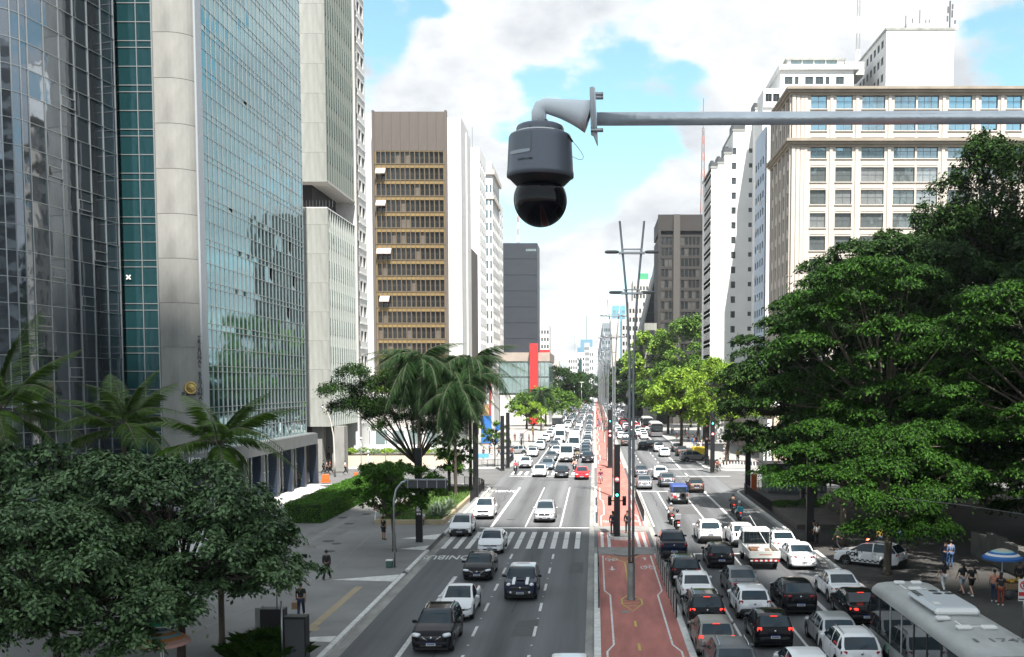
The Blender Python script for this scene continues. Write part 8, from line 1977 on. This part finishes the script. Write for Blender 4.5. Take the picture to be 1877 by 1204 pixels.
# ------------------------------------------------------------------ motorcycles and bicycle
def two_wheeler(label, px, py, rz, rider_label, top, bottom, helmet, box=None, name='motorcycle', bike=False, boxlabel=None, color=blackm):
    p = G(px, py); y = p.y+(1.0 if abs(rz) < 1 else -.0+1.0); t = thing(name, label, 'bicycle' if bike else 'motorcycle', (p.x, y, .004), rz)
    R0 = .33 if bike else .30
    for yy in (-.62, .66):
        w = MB().lathe([(R0-(.03 if bike else .09), -.03), (R0, -.045 if not bike else -.015), (R0, .045 if not bike else .015), (R0-(.03 if bike else .09), .03)], 18, axis='x')
        o = w.obj('wheel', tyrem, t, (0, yy, R0)); MB().lathe([(.001, .015), (R0-.08, .012), (R0-.08, -.012), (.001, -.015)][::-1], 10, axis='x').obj('rim', rimd if not bike else galv, o)
    if bike:
        b = MB(); b.tube([(0, -.62, R0), (0, -.1, .3), (0, .5, .75), (0, -.22, .8), (0, -.1, .3)], .02, 6); b.tube([(0, -.62, R0), (0, -.22, .8)], .015, 5); b.obj('frame', color, t)
    else:
        MB().blob((0, .18, .78), (.15, .30, .15), 12, 8, .8).obj('tank', color, t); MB().blob((0, -.32, .80), (.13, .42, .07), 12, 6, .6).obj('seat', trim, t)
        MB().blob((0, .02, .45), (.17, .28, .20), 10, 6, .6).obj('engine', darkm, t); MB().box(-.09, .09, -.98, -.92, .52, .68, bev=.01).obj('number_plate', platem, t); MB().blob((0, -.80, .80), (.10, .06, .05), 8, 5, .7).obj('tail_light', tail_on, t)
        MB().tube([(.16, -.1, .35), (.18, -.8, .42)], .045, 8).obj('exhaust', chrome, t)
    MB().tube([(0, .66, R0), (0, .48, .95)], .03, 6).obj('fork', galv, t)
    hb = MB().tube([(-.34, .36, 1.04), (-.1, .46, 1.0), (.1, .46, 1.0), (.34, .36, 1.04)], .018, 6); hb.obj('handlebar', trim, t)
    if not bike: MB().blob((0, .62, .88), (.09, .07, .09), 8, 6, .8).obj('headlight', headl, t); [MB().blob((sd*.36, .36, 1.18), (.06, .02, .04), 8, 4, .7).obj('mirror', trim, t) for sd in (1, -1)]
    rd = person(rider_label, 0, 0, rz, top, bottom, 'ride', True, True, pos=(t.location.x, t.location.y, 0.0 if not bike else .05), helmet=helmet, shoe=shoed)
    d = Vector((-math.sin(rz), math.cos(rz), 0)); rd.location = t.location-d*.15+Vector((0, 0, -.02))
    if box:
        tag(MB().box(-.25, .25, -.22, .22, 0, .46, bev=.04).obj('delivery_box', box, None, rd.location-d*.36+Vector((0, 0, 1.0 if 'pack' in (boxlabel or '') else .86)), (0, 0, rz)), boxlabel, 'box')
    return t
hb_, hg, hw_ = mat('helmet_black', (.015, .015, .02), .2), mat('helmet_grey', (.2, .21, .23), .25), mat('helmet_white', (.6, .62, .65), .25)
two_wheeler('left motorcycle of the pair filtering between lanes beyond the black pickup', 1231, 963, .05, 'rider with grey jacket on the left motorcycle of the pair', GY, BK, hg)
two_wheeler('right motorcycle of the pair filtering beyond the black pickup', 1243, 977, .05, 'rider with dark helmet on the right motorcycle of the pair', BK, BK, hb_, GY, boxlabel='grey delivery pack on the back of the right rider of the pair')
two_wheeler('motorcycle with black box in the bus lane', 1346, 942, .0, 'rider in black with a black box in the bus lane', BK, BK, hb_, BK, boxlabel='black delivery box behind the left rider in the bus lane')
two_wheeler('motorcycle with turquoise box in the bus lane', 1358, 958, .0, 'rider with white helmet and turquoise box in the bus lane', NV, BK, hw_, mat('turquoise_box', (.03, .28, .36), .5), boxlabel='turquoise delivery box behind the white-helmeted rider')
two_wheeler('motorcycle of the rider in red at the far left kerb', 944, 869, PI, 'rider in a red jacket at the far left kerb', mat('red_jacket', (.6, .06, .08), .7), BK, hg)
two_wheeler('motorcycle between the black and red cars at the far stop line', 1053, 866, PI, 'rider in pink between the black and red cars', PK, BK, hb_)
two_wheeler('motorcycle behind the rider in pink at the far junction', 1052, 855, PI, 'rider in black behind the one in pink', BK, BK, hb_)
two_wheeler('third motorcycle between the ambulance and the right-hand column', 1058, 846, PI, 'rider in khaki beside the ambulance', KH, BK, hb_)
two_wheeler('bicycle on the red cycle path beyond the zebra crossing', 1101, 888, PI, 'cyclist in a dark red shirt riding towards us on the cycle path', clo('wine', (.12, .02, .05)), GY, None, name='bicycle', bike=True)
# overhead wire at right
tag(MB().tube([D(1640, 912, 50), D(1760, 925, 50), D(1880, 943, 50), D(2100, 985, 50)], .012, 4).obj('overhead_wire', mat('wire_grey', (.2, .2, .2), .5)), 'thin wire strung across the dark right-hand trees', 'wire')
# haze
hz = MB().box(-6010, 6010, -1510, 9010, -1.2, 118).obj('haze', mat('haze_air', (1, 1, 1))); tag(hz, 'thin bright air over the whole avenue', None, None, 'stuff')
hm_ = bpy.data.materials.new('haze_volume'); hm_.use_nodes = True; t_ = hm_.node_tree; t_.nodes.clear()
pv_ = t_.nodes.new('ShaderNodeVolumePrincipled'); pv_.inputs['Color'].default_value = (.86, .93, 1, 1); pv_.inputs['Density'].default_value = .00013; pv_.inputs['Anisotropy'].default_value = .3
om_ = t_.nodes.new('ShaderNodeOutputMaterial'); t_.links.new(pv_.outputs[0], om_.inputs['Volume']); hz.data.materials.clear(); hz.data.materials.append(hm_)
